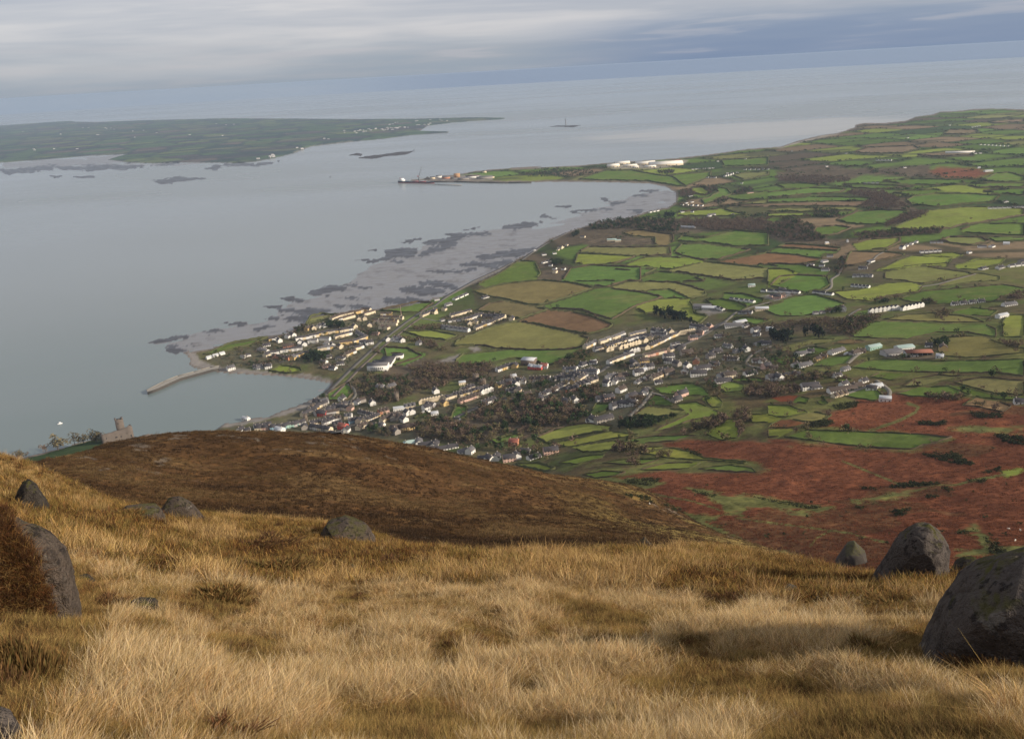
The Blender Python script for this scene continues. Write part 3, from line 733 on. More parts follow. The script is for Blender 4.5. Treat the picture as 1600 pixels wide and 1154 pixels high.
# the brown spur
st = fbm(x / 50 + .8 * y / 50, y / 15 - .3 * x / 15, 4, 101)
sc = np.array([.084, .046, .021]) * (.55 + .9 * w1)[:, None]
sc = sc * (1 - .6 * smooth(st, .53, .7))[:, None] + np.array([.145, .092, .040]) * (.6 * smooth(st, .53, .7))[:, None]
sc = sc * (1 - .65 * smooth(w3, .5, .64))[:, None] + np.array([.055, .032, .016]) * (.65 * smooth(w3, .5, .64))[:, None]
edgeS = smooth(px, 820, 1060) * smooth(fbm(x / 30, y / 30, 3, 111), .35, .6)
sc = sc * (1 - edgeS)[:, None] + np.array([.17, .125, .045])[None] * edgeS[:, None]
rk = .7 * smooth(fbm(x / 7, y / 7, 4, 121), .69, .74) * smooth(w3, .45, .6)
sc = sc * (1 - rk)[:, None] + np.array([.14, .115, .09]) * rk[:, None]
put(isspur & (dd < 1000), sc, .75)
put((dd < 150), np.array([.10, .05, .02]) * (.6 + .8 * w2)[:, None], .8)
bank = sdf(px, py, pts('J', '60,262 80,243 270,203 370,168 530,153 640,150 640,172 400,220 240,270 100,290'), 5)
put((bank > -2) & (dd > 500), (.045, .068, .026), .6, smooth(bank + (w2 - .5) * 4, -2, 2))
# shore, mud, reefs
put(~land & ~farside, (.188, .182, .178), .4)
band = land & (coast < 3.5) & ~isspur & (dd > 900)
put(band, (.17, .14, .115), .6, smooth(coast + (wob - .5) * 3, 3.2, .5))
wrack = .6 * smooth(fbm(px / 16, py / 4, 4, 131), .60, .72) * smooth(sdf(px, py, MUD, 10), -6, 4)
put(mudz, (.085, .07, .06), .4, wrack)
put(reefk > 0, (.028, .024, .024), .4, reefk)
# ---- split into the pieces of the setting
V = np.stack([x, y, z], 1)
Fq = grid_faces(NR, NC)
zq = z[Fq]
keep = (zq.max(1) > -.45)
fid = fieldid[Fq]
face_field = np.where((fid == fid[:, :1]).sum(1) >= 3, fid[:, 0], np.where((fid[:, 1:] == fid[:, 1:2]).sum(1) >= 3, fid[:, 1], fid.max(1) * 0 - 1))
rq = reefid[Fq].max(1)
mq = (~(land | farside))[Fq].all(1)
fq_far = farside[Fq].any(1)
spq = isspur[Fq].sum(1) >= 3
kindf = np.zeros(len(Fq), int)                      # 0 lowland
kindf[spq] = 1
kindf[(dd[Fq[:, 0]] < 150)] = 1
kindf[mq] = 2
kindf[fq_far] = 3
kindf[(rq >= 0) & ~fq_far] = 1000 + rq[(rq >= 0) & ~fq_far]
sel = (face_field >= 0) & (kindf == 0)
kindf[sel] = 5000 + face_field[sel]
kindf[~keep] = -1
brackenq = (kindf == 0) & (BR := inpoly(px, py, BRACKEN))[Fq[:, 0]] & (dd[Fq[:, 0]] < 1300)
kindf[brackenq] = 4
kindf[(kindf == 0) & (dd[Fq[:, 0]] < 520)] = 4

def piece(name, mask, mat, label=None, cat=None, group=None, kind='structure', over=None, smooth_=True):
    f = Fq[mask]
    u, inv = np.unique(f, return_inverse=True)
    c = col[u].copy(); r = rgh[u].copy()
    if over is not None:
        c, r = over(u, c, r)
    me = mesh_from(name, V[u], inv.reshape(-1, 4), [mat], smooth_, c, r)
    return tag(link(name, me), label, cat, group, kind)

piece('lowland_ground', kindf == 0, MAT_LAND)
piece('heather_hill', kindf == 1, land_material('heath', .9, .16, .03))
piece('bracken_slope', kindf == 4, MAT_LAND)
piece('tidal_flat', kindf == 2, MAT_FLAT)
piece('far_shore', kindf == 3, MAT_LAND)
MAT_REEF = plain('wrack_rock', (.050, .042, .038), .7, .5, .05)
for i in range(len(REEFS) + len(ISLES)):
    m_ = kindf == 1000 + i
    if m_.any():
        piece('islet' if i >= len(REEFS) else 'reef', m_, MAT_REEF if i >= len(REEFS) else MAT_FLAT)
for i, (k, poly) in enumerate(FIELDS):
    m_ = kindf == 5000 + i
    if m_.sum() < 3: continue
    def over(u, c, r, i=i):
        bad = fieldid[u] != i
        if bad.any() and (~bad).any():
            c[bad] = c[~bad].mean(0); r[bad] = .28
        return c, r
    piece('bracken_field' if k == 'r' else 'ploughed_field' if k in ('b', 'b3', 'b2') else 'pasture', m_, MAT_LAND, over=over)

# ---- near slope
az_n = np.radians(np.concatenate([np.arange(-66, -44, .6), np.arange(-44, 44, .16), np.arange(44, 66.1, .6)]))
rn_ = [0.6]
while rn_[-1] < 63.9:
    rn_.append(min(64.0, rn_[-1] * 1.0068 + .004))
rn_ = np.array(rn_)
A2, D2 = np.meshgrid(az_n, rn_)
a2, d2 = A2.ravel(), D2.ravel()
x2, y2 = d2 * np.sin(a2), d2 * np.cos(a2)
z2 = height(a2, d2)
q1 = fbm(x2 / .5, y2 / .5, 3, 141); q2 = fbm(x2 / 3, y2 / 3, 3, 143)
c2 = np.array([.27, .175, .070]) * (.5 + q1)[:, None]
c2 = c2 * (1 - smooth(q2, .5, .65))[:, None] + np.array([.11, .07, .032]) * smooth(q2, .5, .65)[:, None]
me = mesh_from('moor_ground', np.stack([x2, y2, z2], 1), grid_faces(*A2.shape), [MAT_MOOR], True, c2, np.full(len(z2), .6))
tag(link('moor_ground', me), kind='structure')

# ---- sea
R_ = 30000.0
ang = np.radians(np.arange(0, 360, 1.0))
vs = [(0, 0, 0)] + [(R_ * math.cos(a), R_ * math.sin(a), 0) for a in ang]
fs = [(0, i + 1, (i + 1) % len(ang) + 1) for i in range(len(ang))]
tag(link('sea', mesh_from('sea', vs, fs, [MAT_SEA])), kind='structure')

# ---- haze
hb = bpy.data.meshes.new('haze')
bm = bmesh.new(); bmesh.ops.create_cube(bm, size=1.0)
bm.to_mesh(hb); bm.free()
hz_o = link('haze', hb); hz_o.scale = (64000, 64000, 456.8); hz_o.location = (0, 0, 450.8 - 456.8 / 2)
hm = bpy.data.materials.new('haze'); hm.use_nodes = True; hm.node_tree.nodes.clear()
vol = hm.node_tree.nodes.new('ShaderNodeVolumePrincipled')
vol.inputs['Color'].default_value = (.40, .50, .65, 1); vol.inputs['Density'].default_value = HAZE_DENSITY; vol.inputs['Anisotropy'].default_value = 0.0
ho = hm.node_tree.nodes.new('ShaderNodeOutputMaterial'); hm.node_tree.links.new(vol.outputs[0], ho.inputs['Volume'])
hb.materials.append(hm); tag(hz_o, kind='stuff')

# ------------------------------------------------------------------ boulders
def rock_material(name, base, lichen, moss_amt, s, dark=.12):
    m, T, b = new_mat(name)
    tcn = T.node('ShaderNodeTexCoord').outputs['Object']
    geo = T.node('ShaderNodeNewGeometry')
    n1_ = T.noise(tcn, 2.2 * s, 5.0, .65); n2_ = T.noise(tcn, 9 * s, 5.0, .7); n3_ = T.noise(tcn, 38 * s, 3.0, .7)
    c = T.mix(n1_, [q * .65 for q in base], [q * 1.25 for q in base])
    c = T.mix(T.math('MULTIPLY', n3_, .7), c, T.vmath('MULTIPLY', c, (.45, .43, .42)))
    lic = T.ramp(T.math('ADD', T.math('MULTIPLY', n2_, .6), T.math('MULTIPLY', n1_, .4)), .50, .56)
    sepn = T.node('ShaderNodeSeparateXYZ'); T.put(sepn.inputs[0], geo.outputs['Normal'])
    topn = T.ramp(sepn.outputs[2], .15, .75)
    c = T.mix(T.math('MULTIPLY', lic, T.math('ADD', .35, T.math('MULTIPLY', topn, .6))), c, (.022, .018, .017))
    pal = T.ramp(T.noise(tcn, 5 * s, 4.0, .6), .62, .70)
    c = T.mix(T.math('MULTIPLY', pal, .55), c, lichen)
    mo = T.math('MULTIPLY', T.ramp(sepn.outputs[2], .60, .92), T.ramp(T.noise(tcn, 3.5 * s, 4.0, .6), .42, .56))
    c = T.mix(T.math('MULTIPLY', mo, moss_amt), c, (.085, .080, .022))
    T.put(b.inputs['Base Color'], c)
    b.inputs['Roughness'].default_value = .95
    bp_ = T.node('ShaderNodeBump'); bp_.inputs['Strength'].default_value = 1.0; bp_.inputs['Distance'].default_value = .12
    T.put(bp_.inputs['Height'], T.math('ADD', T.math('MULTIPLY', n2_, 1.4), T.math('MULTIPLY', n3_, .6)))
    T.put(b.inputs['Normal'], bp_.outputs[0])
    return m

ROCK = rock_material('granite', (.125, .105, .092), (.25, .225, .19), .9, .55)
ROCK_DARK = rock_material('mossy_rock', (.085, .072, .060), (.20, .19, .15), 1.0, 1.0)
ROCK_BROWN = rock_material('weathered_rock', (.125, .098, .078), (.27, .24, .2), .7, .7)

def boulder(label, outline, depth, mat, near=2.2, d=None, name='boulder', sub=5, lump=.05, sink=.18, pw=30, facets=()):
    outline = np.asarray(outline, float)
    if d is None:
        p = march([outline[:, 0].mean()], [outline[:, 1].max() - 1], near=near, far=900)[0]
        d = float(np.hypot(p[0], p[1]))
        w = (outline[:, 0].max() - outline[:, 0].min()) / FPX * d
        d += .25 * w * depth
    az_, t_ = rays(outline[:, 0], outline[:, 1])
    az0 = float(az_.mean())
    # silhouette carried to a plane standing across the line of sight at range d
    ca = np.cos(az_ - az0)
    dd_ = d / ca
    P = np.stack([dd_ * np.sin(az_), dd_ * np.cos(az_), EYE - dd_ * t_], 1)
    f_ = np.array([math.sin(az0), math.cos(az0), 0]); s_ = np.array([math.cos(az0), -math.sin(az0), 0])
    cen = P.mean(0)
    width = (P @ s_).max() - (P @ s_).min(); hgt = P[:, 2].max() - P[:, 2].min()
    dep = width * depth
    low_ = P.copy(); low_[:, 2] = np.where(P[:, 2] < cen[2], P[:, 2] - sink * hgt - .1, P[:, 2])
    ring = []
    for k, sc_ in ((-.5, .62), (-.30, .88), (0, 1.0), (.32, .86), (.52, .6)):
        q = cen + (low_ - cen) * np.array([sc_, sc_, 1 if sc_ > .99 else .55 + .45 * sc_])
        q[:, 2] = np.where(low_[:, 2] < cen[2], np.minimum(low_[:, 2], q[:, 2]), cen[2] + (low_[:, 2] - cen[2]) * (sc_ if k else 1))
        ring.append(q + f_ * dep * k)
    bm = bmesh.new()
    for q in np.concatenate(ring):
        bm.verts.new(q - cen)
    r_ = bmesh.ops.convex_hull(bm, input=bm.verts)
    bm.normal_update()
    planes = []
    for fc in bm.faces:
        n = np.array(fc.normal); h = float(n @ np.array(fc.verts[0].co))
        if h < 0: n, h = -n, -h
        if fc.calc_area() > 1e-6: planes.append((n, max(h, 1e-3)))
    bm.free()
    fr_ = np.random.default_rng(sum(map(ord, label)))
    for _ in range(9):
        n = fr_.normal(0, 1, 3); n[2] = abs(n[2]); n /= np.linalg.norm(n)
        if abs(n @ s_) > .75 or n[2] > .9: continue
        sup = max(float(n @ (q - cen)) for q in np.concatenate(ring))
        planes.append((n, sup * fr_.uniform(.80, .95)))
    bm = bmesh.new(); bmesh.ops.create_icosphere(bm, subdivisions=sub, radius=1.0)
    Vn = np.array([v.co for v in bm.verts]); Vn /= np.linalg.norm(Vn, axis=1)[:, None]
    acc = np.zeros(len(Vn))
    for n, h in planes:
        acc = np.maximum(acc, (Vn @ n) / h)
    acc2 = np.zeros(len(Vn))
    for n, h in planes:
        acc2 += (np.clip((Vn @ n) / h, 0, None) / acc) ** pw
    r0 = 1.0 / (acc * np.minimum(acc2, 3.0) ** (1 / pw))
    size = math.sqrt(width * max(hgt, .1))
    out = Vn * r0[:, None]
    seed = (abs(hash(label)) % 97) if False else sum(map(ord, label)) % 97
    for i in range(len(out)):
        v = Vector(out[i]) / size
        a = mnoise.fractal(v * 2.3 + Vector((seed, 0, 0)), 1.0, 2.0, 4)
        b_ = mnoise.fractal(v * 9 + Vector((0, seed, 0)), 1.0, 2.0, 3)
        cr = abs(mnoise.fractal(v * 1.6 + Vector((3, seed, 5)), 1.0, 2.0, 3))
        out[i] *= 1 + lump * (a * 1.1 + b_ * .5) - .045 * max(0, 1 - cr / .05)
    for v, c in zip(bm.verts, out):
        v.co = c
    me = bpy.data.meshes.new(name); bm.to_mesh(me); bm.free()
    me.polygons.foreach_set('use_smooth', np.ones(len(me.polygons), bool))
    me.materials.append(mat)
    o = link(name, me, loc=cen)
    if 'low cracked' in label or 'slanted grey slab' in label or 'long low dark' in label:
        o.scale[2] = .76; o.location[2] -= .05 * hgt
    return tag(o, label, 'boulder' if name == 'boulder' else 'rock')

boulder('huge grey granite boulder with black lichen, cut by the right edge of the picture', pts('Z', '1412,1003 1440,965 1475,925 1515,890 1560,870 1602,863 1660,868 1730,900 1775,960 1765,1030 1600,1036 1500,1028 1430,1014'), .8, ROCK, sub=6, pw=36)
boulder('pointed pale boulder standing on the edge of the slope above the bracken', pts('Z', '1349,900 1372,870 1400,840 1430,822 1452,821 1478,842 1488,862 1484,903 1420,907'), .75, ROCK, sub=6, pw=40, lump=.04)
boulder('small dark mossy boulder to the left of the pointed pale boulder', pts('Z', '1305,868 1322,850 1335,847 1352,862 1358,877 1335,884 1308,880'), .9, ROCK_DARK)
boulder('little dark boulder squeezed between the pointed boulder and the huge one', pts('Z', '1480,890 1490,879 1508,872 1526,872 1532,896 1488,906'), .9, ROCK_DARK)
boulder('big rounded grey boulder with brown heather over its side, cut by the left edge', pts('J', '-160,520 0,500 70,540 200,585 270,625 330,680 362,750 382,860 378,1000 300,1030 0,1060 -160,1040'), .7, ROCK_BROWN, sub=6)
boulder('small pyramid of dark mossy rock on the left grass ridge', pts('J', '22,478 110,372 150,346 182,368 245,440 190,488 90,500'), .9, ROCK_DARK, lump=.09)
boulder('long low dark boulder touching the slanted grey slab', pts('J', '584,495 600,473 700,468 800,476 835,520 760,550 650,540'), .7, ROCK_BROWN, lump=.07)
boulder('slanted grey slab of rock leaning up at the far rim of the grass', pts('J', '790,500 825,430 855,401 890,406 960,455 1015,505 1030,525 900,535 810,550'), .6, ROCK_BROWN, pw=24, lump=.03)
boulder('low cracked grey boulder alone in the middle of the grassy rim', pts('K', '308,555 340,500 430,475 450,463 490,483 560,510 602,548 607,575 500,585 400,592 325,580'), .7, ROCK_BROWN, lump=.07)
boulder('flat dark stone sunk in the grass near the brown heather mound', pts('J', '635,970 700,945 790,948 803,978 720,1000 650,1005'), .7, ROCK_DARK)
boulder('lichened stone poking into the bottom left corner', pts('S', '-90,800 0,785 60,805 120,855 155,925 160,990 -90,990'), .8, ROCK, near=3)
boulder('small dark stone under the heath on the middle rim', pts('K', '443,740 478,703 502,718 492,752 455,756'), .8, ROCK_DARK)
boulder('flat pale stone lying in the grass left of the huge boulder', pts('U', '585,165 610,140 650,150 685,182 640,190 600,186'), .7, ROCK)
boulder('dark flat stone beside the big left boulder', pts('J', '388,835 440,823 503,835 480,860 410,864'), .7, ROCK_DARK)
for lab, s in [('round grey rock low on the brown hill near the grass', '638,642 670,633 702,665 665,684 640,672')]:
    boulder(lab, pts('L', s), .30, ROCK_DARK, near=66, name='crag', lump=.35, sink=.2, sub=5)

# ------------------------------------------------------------------ grass and heather
def blade_material(name, rough=1.0):
    m, T, b = new_mat(name)
    at = T.node('ShaderNodeAttribute', attribute_name='col').outputs['Color']
    rnd = T.node('ShaderNodeObjectInfo').outputs['Random']
    c = T.vmath('MULTIPLY', at, T.vmath('ADD', (0, 0, 0), T.math('ADD', .70, T.math('MULTIPLY', rnd, .5))))
    T.put(b.inputs['Base Color'], c)
    b.inputs['Roughness'].default_value = .8; b.inputs['Specular IOR Level'].default_value = .1
    tr = T.node('ShaderNodeBsdfTranslucent'); T.put(tr.inputs['Color'], c)
    mx = T.node('ShaderNodeMixShader'); mx.inputs[0].default_value = .3
    out = [n for n in m.node_tree.nodes if n.type == 'OUTPUT_MATERIAL'][0]
    m.node_tree.links.new(b.outputs[0], mx.inputs[1]); m.node_tree.links.new(tr.outputs[0], mx.inputs[2]); m.node_tree.links.new(mx.outputs[0], out.inputs[0])
    return m

MAT_BLADE = blade_material('grass_blade')

def tuft(name, n, rad, hgt, wid, lean, tip, root, seed, bias=(0, 0), droop=.5, segs=3):
    r = np.random.default_rng(seed)
    V_, F_, C_c = [], [], []
    for i in range(n):
        a = r.uniform(0, 2 * math.pi); q = rad * math.sqrt(r.uniform())
        bx, by = q * math.cos(a), q * math.sin(a)
        h = hgt * r.uniform(.55, 1.1)
        la = a + r.normal(0, 1.3); ll = lean * h * r.uniform(.2, 1.2) * (2.1 if r.uniform() < .18 else 1)
        dx, dy = ll * math.cos(la) + bias[0] * h, ll * math.sin(la) + bias[1] * h
        wa = r.uniform(0, math.pi); wx, wy = wid * math.cos(wa) / 2, wid * math.sin(wa) / 2
        t_c = np.array(tip) * (r.uniform(.35, .65) if r.uniform() < .28 else r.uniform(.75, 1.3)) * np.array([1, r.uniform(.92, 1.06), r.uniform(.8, 1.15)]); r_c = np.array(root) * r.uniform(.7, 1.3)
        k0 = len(V_)
        for s in range(segs + 1):
            f = s / segs
            cx, cy, cz = bx + dx * f ** 1.7, by + dy * f ** 1.7, h * (f - droop * lean * .35 * f ** 3)
            w = 1 - .85 * f
            V_.append((cx - wx * w, cy - wy * w, cz)); V_.append((cx + wx * w, cy + wy * w, cz))
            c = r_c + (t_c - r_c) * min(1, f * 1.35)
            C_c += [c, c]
        for s in range(segs):
            F_.append((k0 + 2 * s, k0 + 2 * s + 1, k0 + 2 * s + 3, k0 + 2 * s + 2))
    return mesh_from(name, V_, np.array(F_), [MAT_BLADE], False, np.array(C_c))

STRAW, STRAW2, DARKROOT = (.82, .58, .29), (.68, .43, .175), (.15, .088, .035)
GREENISH, RUST, HEATH = (.38, .275, .095), (.36, .165, .055), (.105, .058, .030)
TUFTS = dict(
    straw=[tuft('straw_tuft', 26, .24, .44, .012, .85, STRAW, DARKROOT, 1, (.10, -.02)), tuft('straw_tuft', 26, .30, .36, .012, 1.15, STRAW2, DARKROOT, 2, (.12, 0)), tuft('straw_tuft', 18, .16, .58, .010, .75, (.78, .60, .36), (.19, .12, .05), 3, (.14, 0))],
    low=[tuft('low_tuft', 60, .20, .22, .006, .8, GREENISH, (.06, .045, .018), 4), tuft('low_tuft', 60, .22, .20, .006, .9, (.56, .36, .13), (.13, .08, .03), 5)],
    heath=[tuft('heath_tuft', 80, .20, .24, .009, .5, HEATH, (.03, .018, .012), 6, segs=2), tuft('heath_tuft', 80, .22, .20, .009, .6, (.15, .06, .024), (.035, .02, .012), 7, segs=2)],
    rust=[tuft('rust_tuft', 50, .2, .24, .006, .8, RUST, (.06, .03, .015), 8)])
# coarser versions for the rim and the hill behind, where single blades cannot be seen
TUFTS_FAR = dict(
    straw=[tuft('straw_tuft', 26, .25, .42, .016, .5, (.60, .415, .195), DARKROOT, 11, (.08, 0), segs=2), tuft('straw_tuft', 26, .28, .36, .016, .7, (.50, .31, .125), DARKROOT, 12, (.08, 0), segs=2)],
    low=[tuft('low_tuft', 30, .30, .22, .018, .8, (.30, .215, .065), (.08, .055, .02), 13, segs=2), tuft('low_tuft', 30, .30, .20, .018, .8, (.40, .24, .075), (.10, .06, .022), 14, segs=2)],
    heath=[tuft('heath_tuft', 34, .30, .26, .022, .5, HEATH, (.03, .018, .012), 15, segs=2), tuft('heath_tuft', 34, .30, .24, .022, .5, (.15, .062, .024), (.035, .02, .012), 16, segs=2)],
    rust=[tuft('rust_tuft', 30, .3, .24, .018, .8, RUST, (.06, .03, .015), 17, segs=2)])

def scatter(name, src_mesh, P, rot, scl):
    """one object of kind stuff: the tuft mesh instanced on points"""
    src = bpy.data.objects.new(src_mesh.name + '_source', src_mesh)      # not linked to the scene: only a source
    me = bpy.data.meshes.new(name)
    me.vertices.add(len(P)); me.vertices.foreach_set('co', np.asarray(P, np.float32).ravel())
    a = me.attributes.new('rot', 'FLOAT_VECTOR', 'POINT'); a.data.foreach_set('vector', np.asarray(rot, np.float32).ravel())
    a = me.attributes.new('scl', 'FLOAT', 'POINT'); a.data.foreach_set('value', np.asarray(scl, np.float32))
    ng = bpy.data.node_groups.new(name, 'GeometryNodeTree')
    ng.interface.new_socket('Geometry', in_out='INPUT', socket_type='NodeSocketGeometry')
    ng.interface.new_socket('Geometry', in_out='OUTPUT', socket_type='NodeSocketGeometry')
    gi = ng.nodes.new('NodeGroupInput'); go = ng.nodes.new('NodeGroupOutput')
    ip = ng.nodes.new('GeometryNodeInstanceOnPoints'); oi = ng.nodes.new('GeometryNodeObjectInfo')
    oi.inputs['Object'].default_value = src; oi.inputs['As Instance'].default_value = True
    r1 = ng.nodes.new('GeometryNodeInputNamedAttribute'); r1.data_type = 'FLOAT_VECTOR'; r1.inputs['Name'].default_value = 'rot'
    s1 = ng.nodes.new('GeometryNodeInputNamedAttribute'); s1.data_type = 'FLOAT'; s1.inputs['Name'].default_value = 'scl'
    L_ = ng.links.new
    L_(gi.outputs[0], ip.inputs['Points']); L_(oi.outputs['Geometry'], ip.inputs['Instance'])
    L_([o for o in r1.outputs if o.enabled and o.name == 'Attribute'][0], ip.inputs['Rotation']); L_([o for o in s1.outputs if o.enabled and o.name == 'Attribute'][0], ip.inputs['Scale'])
    L_(ip.outputs[0], go.inputs[0])
    o = link(name, me)
    md = o.modifiers.new('scatter', 'NODES'); md.node_group = ng
    return tag(o, kind='stuff')

HEATH_ZONES = [pts('K', '0,590 160,560 320,600 480,640 660,600 850,620 1000,650 1000,690 800,720 620,760 480,750 330,790 100,800 0,760'), pts('U', '60,110 250,60 440,90 640,110 780,190 600,160 440,220 300,190 100,150'), pts('M', '60,590 300,600 480,680 640,690 560,780 400,740 200,720 60,690'),
               pts('J', '1000,680 1250,720 1600,760 1600,830 1380,870 1200,800 1000,760'), pts('J', '640,660 740,680 860,790 800,800 720,740'), pts('J', '-60,560 60,560 200,700 290,900 300,1000 60,1050 -60,1050'), pts('U', '0,420 240,400 420,500 300,540 100,500 0,480')]
GREEN_ZONES = [pts('U', '940,370 1100,400 1250,440 1400,450 1600,440 1600,700 1400,640 1200,560 1000,480'), pts('J', '540,760 900,800 860,1000 640,1000')]

CLUMPS = [('broad golden brown heather mound left of the straw slope', 335, 920, 66, 26, 1), ('tall dark heather tuft in the middle of the straw grass', 699, 1000, 26, 24, 0), ('brown heather strip right of the tall dark tuft', 772, 998, 38, 14, 1),
          ('thin dark heather strip at the end of the middle row', 855, 986, 24, 10, 0), ('dark heather tuft on the rim right of centre', 1062, 905, 38, 13, 0), ('dark brown heather bank below the rim right of centre', 1125, 932, 46, 14, 0),
          ('wide reddish heather bank at the bottom edge', 320, 1150, 95, 12, 2), ('low dark heather under the cracked boulder', 590, 880, 52, 12, 0), ('reddish heather knob standing on the middle rim', 735, 870, 20, 14, 2),
          ('dark heather streak on the grass behind the big left boulder', 243, 868, 28, 20, 0), ('brown heather band above the straw grass left of centre', 420, 885, 80, 18, 1), ('dark flat heather streak left of the tall dark tuft', 548, 934, 36, 8, 0),
          ('deep brown heather hanging over the side of the big left boulder', 18, 985, 72, 100, 1), ('tall dark heather in front of the big left boulder at the left edge', -25, 1000, 50, 110, 0), ('brown heather at the right foot of the big left boulder', 78, 1010, 42, 46, 1), ('dark heather at the foot of the huge right boulder', 1560, 1035, 80, 26, 0), ('brown heather tuft among bleached grass near the bottom', 820, 1075, 34, 13, 1),
          ('dark green heather left of the huge right boulder', 1370, 1010, 60, 22, 1), ('brown heather streak below the pointed boulder', 1390, 945, 60, 12, 1), ('dark heather tuft beside the flat pale stone', 1262, 925, 32, 14, 0), ('dark heather patch below the dark flat stone on the left', 150, 935, 40, 14, 0), ('brown heather on the left grass ridge behind the big boulder', 190, 800, 40, 12, 1), ('dark heather at the left end of the middle rim', 400, 850, 60, 10, 0), ('reddish heather in the right part of the straw slope', 1080, 1000, 38, 10, 2), ('brown heather low on the right of the bottom edge', 1190, 1095, 60, 14, 1)]
BOULDERS = [(1570, 1015, 190, 50), (1420, 905, 90, 22), (1330, 880, 45, 14), (60, 960, 110, 90), (50, 795, 60, 16), (215, 812, 60, 12), (275, 806, 60, 14), (545, 845, 60, 14), (222, 985, 40, 14), (1240, 925, 35, 10)]

def near_scatter(n, dlo, dhi, sets, far):
    d = dlo * (dhi / dlo) ** rng.uniform(0, 1, n)
    a = np.radians(rng.uniform(-47, 47, n))
    xx, yy = d * np.sin(a), d * np.cos(a)
    zz_ = height(a, d)
    ppx, ppy = project(xx, yy, zz_)
    ok = (ppx > -260) & (ppx < 1860) & (ppy > 640) & (ppy < 1330)
    b1 = fbm(xx / 1.1, yy / 1.1, 3, 201); b2 = fbm(xx / 4.0, yy / 4.0, 3, 203); b3 = fbm(xx / .5 + 40, yy / .5, 2, 205)
    hz_ = np.zeros(n); gz = np.zeros(n)
    for p in HEATH_ZONES: hz_ = np.maximum(hz_, smooth(sdf(ppx, ppy, p, 30), -14, 14))
    for p in GREEN_ZONES: gz = np.maximum(gz, smooth(sdf(ppx, ppy, p, 30), -20, 20))
    pick = rng.uniform(0, 1, n)
    v = b1 * .55 + b2 * .45
    v2 = v * .62 + b3 * .38
    kind = np.where(v2 < .462 + .06 * smooth(d, 13, 18), 'low', 'straw')
    kind = np.where((v2 < .42 + .05 * smooth(d, 13, 18)) & (pick < .6), 'heath', kind)
    kind = np.where((v2 > .44) & (v2 < .48) & (pick < .45), 'rust', kind)
    kind = np.where((kind == 'straw') & (pick < .24), 'low', kind)
    kind = np.where((kind == 'straw') & (pick > .90), 'rust', kind)
    kind = np.where((kind == 'straw') & (pick > .86) & (pick <= .90), 'heath', kind)
    k2 = np.where(pick < .48, 'heath', np.where(pick < .82, 'low', np.where(pick < .95, 'rust', 'straw')))
    kind = np.where(rng.uniform(0, 1, n) < hz_ * .97, k2, kind)
    k3 = np.where(pick < .72, 'low', np.where(pick < .85, 'heath', 'straw'))
    kind = np.where(rng.uniform(0, 1, n) < gz * .6, k3, kind)
    for c_ in CLUMPS:
        q_ = ((ppx - c_[1]) / c_[3]) ** 2 + ((ppy - (c_[2] + c_[4] * .9)) / (c_[4] * 1.15 + 4)) ** 2 + (b3 - .5) * 1.6
        kind = np.where((q_ < .9) & (kind == 'straw'), np.where(pick < .4, 'low', np.where(pick < .8, 'heath', 'rust')), kind)
    for b_ in BOULDERS:
        q_ = ((ppx - b_[0]) / b_[2]) ** 2 + ((ppy - b_[1]) / b_[3]) ** 2
        kind = np.where((q_ < 1) & (kind == 'straw'), np.where(pick < .5, 'low', 'heath'), kind)
    scl = (.31 if not far else .56) * rng.uniform(.7, 1.25, n) * np.where(kind == 'low', 1.5, np.where(kind == 'straw', .9, 1.15)) * np.where(kind == 'straw', .62 + .9 * np.clip(v - .35, 0, .4) / .4 + .2, 1.0)
    for k, meshes in sets.items():
        which = rng.integers(0, len(meshes), n)
        for j, me in enumerate(meshes):
            s_ = ok & (kind == k) & (which == j)
            if s_.sum() == 0: continue
            rot = np.stack([rng.normal(0, .22, s_.sum()), rng.normal(0, .22, s_.sum()), rng.uniform(-2.2, 2.2, s_.sum()) if k == 'straw' else rng.uniform(0, 6.28, s_.sum())], 1)
            nm_ = {'straw': 'dry_grass', 'low': 'short_grass', 'heath': 'heather_cover', 'rust': 'rust_grass'}[k]
            scatter(nm_, me, np.stack([xx, yy, zz_ - .03], 1)[s_], rot, scl[s_])

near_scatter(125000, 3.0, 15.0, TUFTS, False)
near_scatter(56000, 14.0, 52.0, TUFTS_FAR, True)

# coarse heather on the hill behind and dead bracken on the slope
def hill_scatter(n, dlo, dhi, a0, a1, want, meshes, name, smin, smax):
    d = dlo * (dhi / dlo) ** rng.uniform(0, 1, n); a = np.radians(rng.uniform(a0, a1, n))
    xx, yy = d * np.sin(a), d * np.cos(a)
    zz_ = height(a, d)
    zlow = np.clip(LOW(a * AZK, np.log(d)), -3, 420)
    on_spur = zz_ > zlow + 4.5
    ppx, ppy = project(xx, yy, zz_)
    if want == 'spur':
        ok = on_spur & (zz_ > 120)
    else:
        ok = ~on_spur & inpoly(ppx, ppy, BRACKEN)
        for k, r, e_, poly in ONSLOPE: ok &= ~inpoly(ppx, ppy, poly)
        for k, poly in FIELDS:
            if k != 'r': ok &= ~inpoly(ppx, ppy, poly)
    pn = fbm(xx / 22, yy / 22, 3, 301)
    for j, me in enumerate(meshes):
        lo, hi = j / len(meshes), (j + 1) / len(meshes)
        q = np.clip((pn - .3) / .4, 0, .999) * .75 + rng.uniform(0, .25, n)
        s_ = ok & (q >= lo) & (q < hi)
        if s_.sum():
            scatter(name, me, np.stack([xx, yy, zz_ - .1], 1)[s_], np.stack([rng.normal(0, .15, s_.sum()), rng.normal(0, .15, s_.sum()), rng.uniform(0, 6.28, s_.sum())], 1), rng.uniform(smin, smax, s_.sum()))
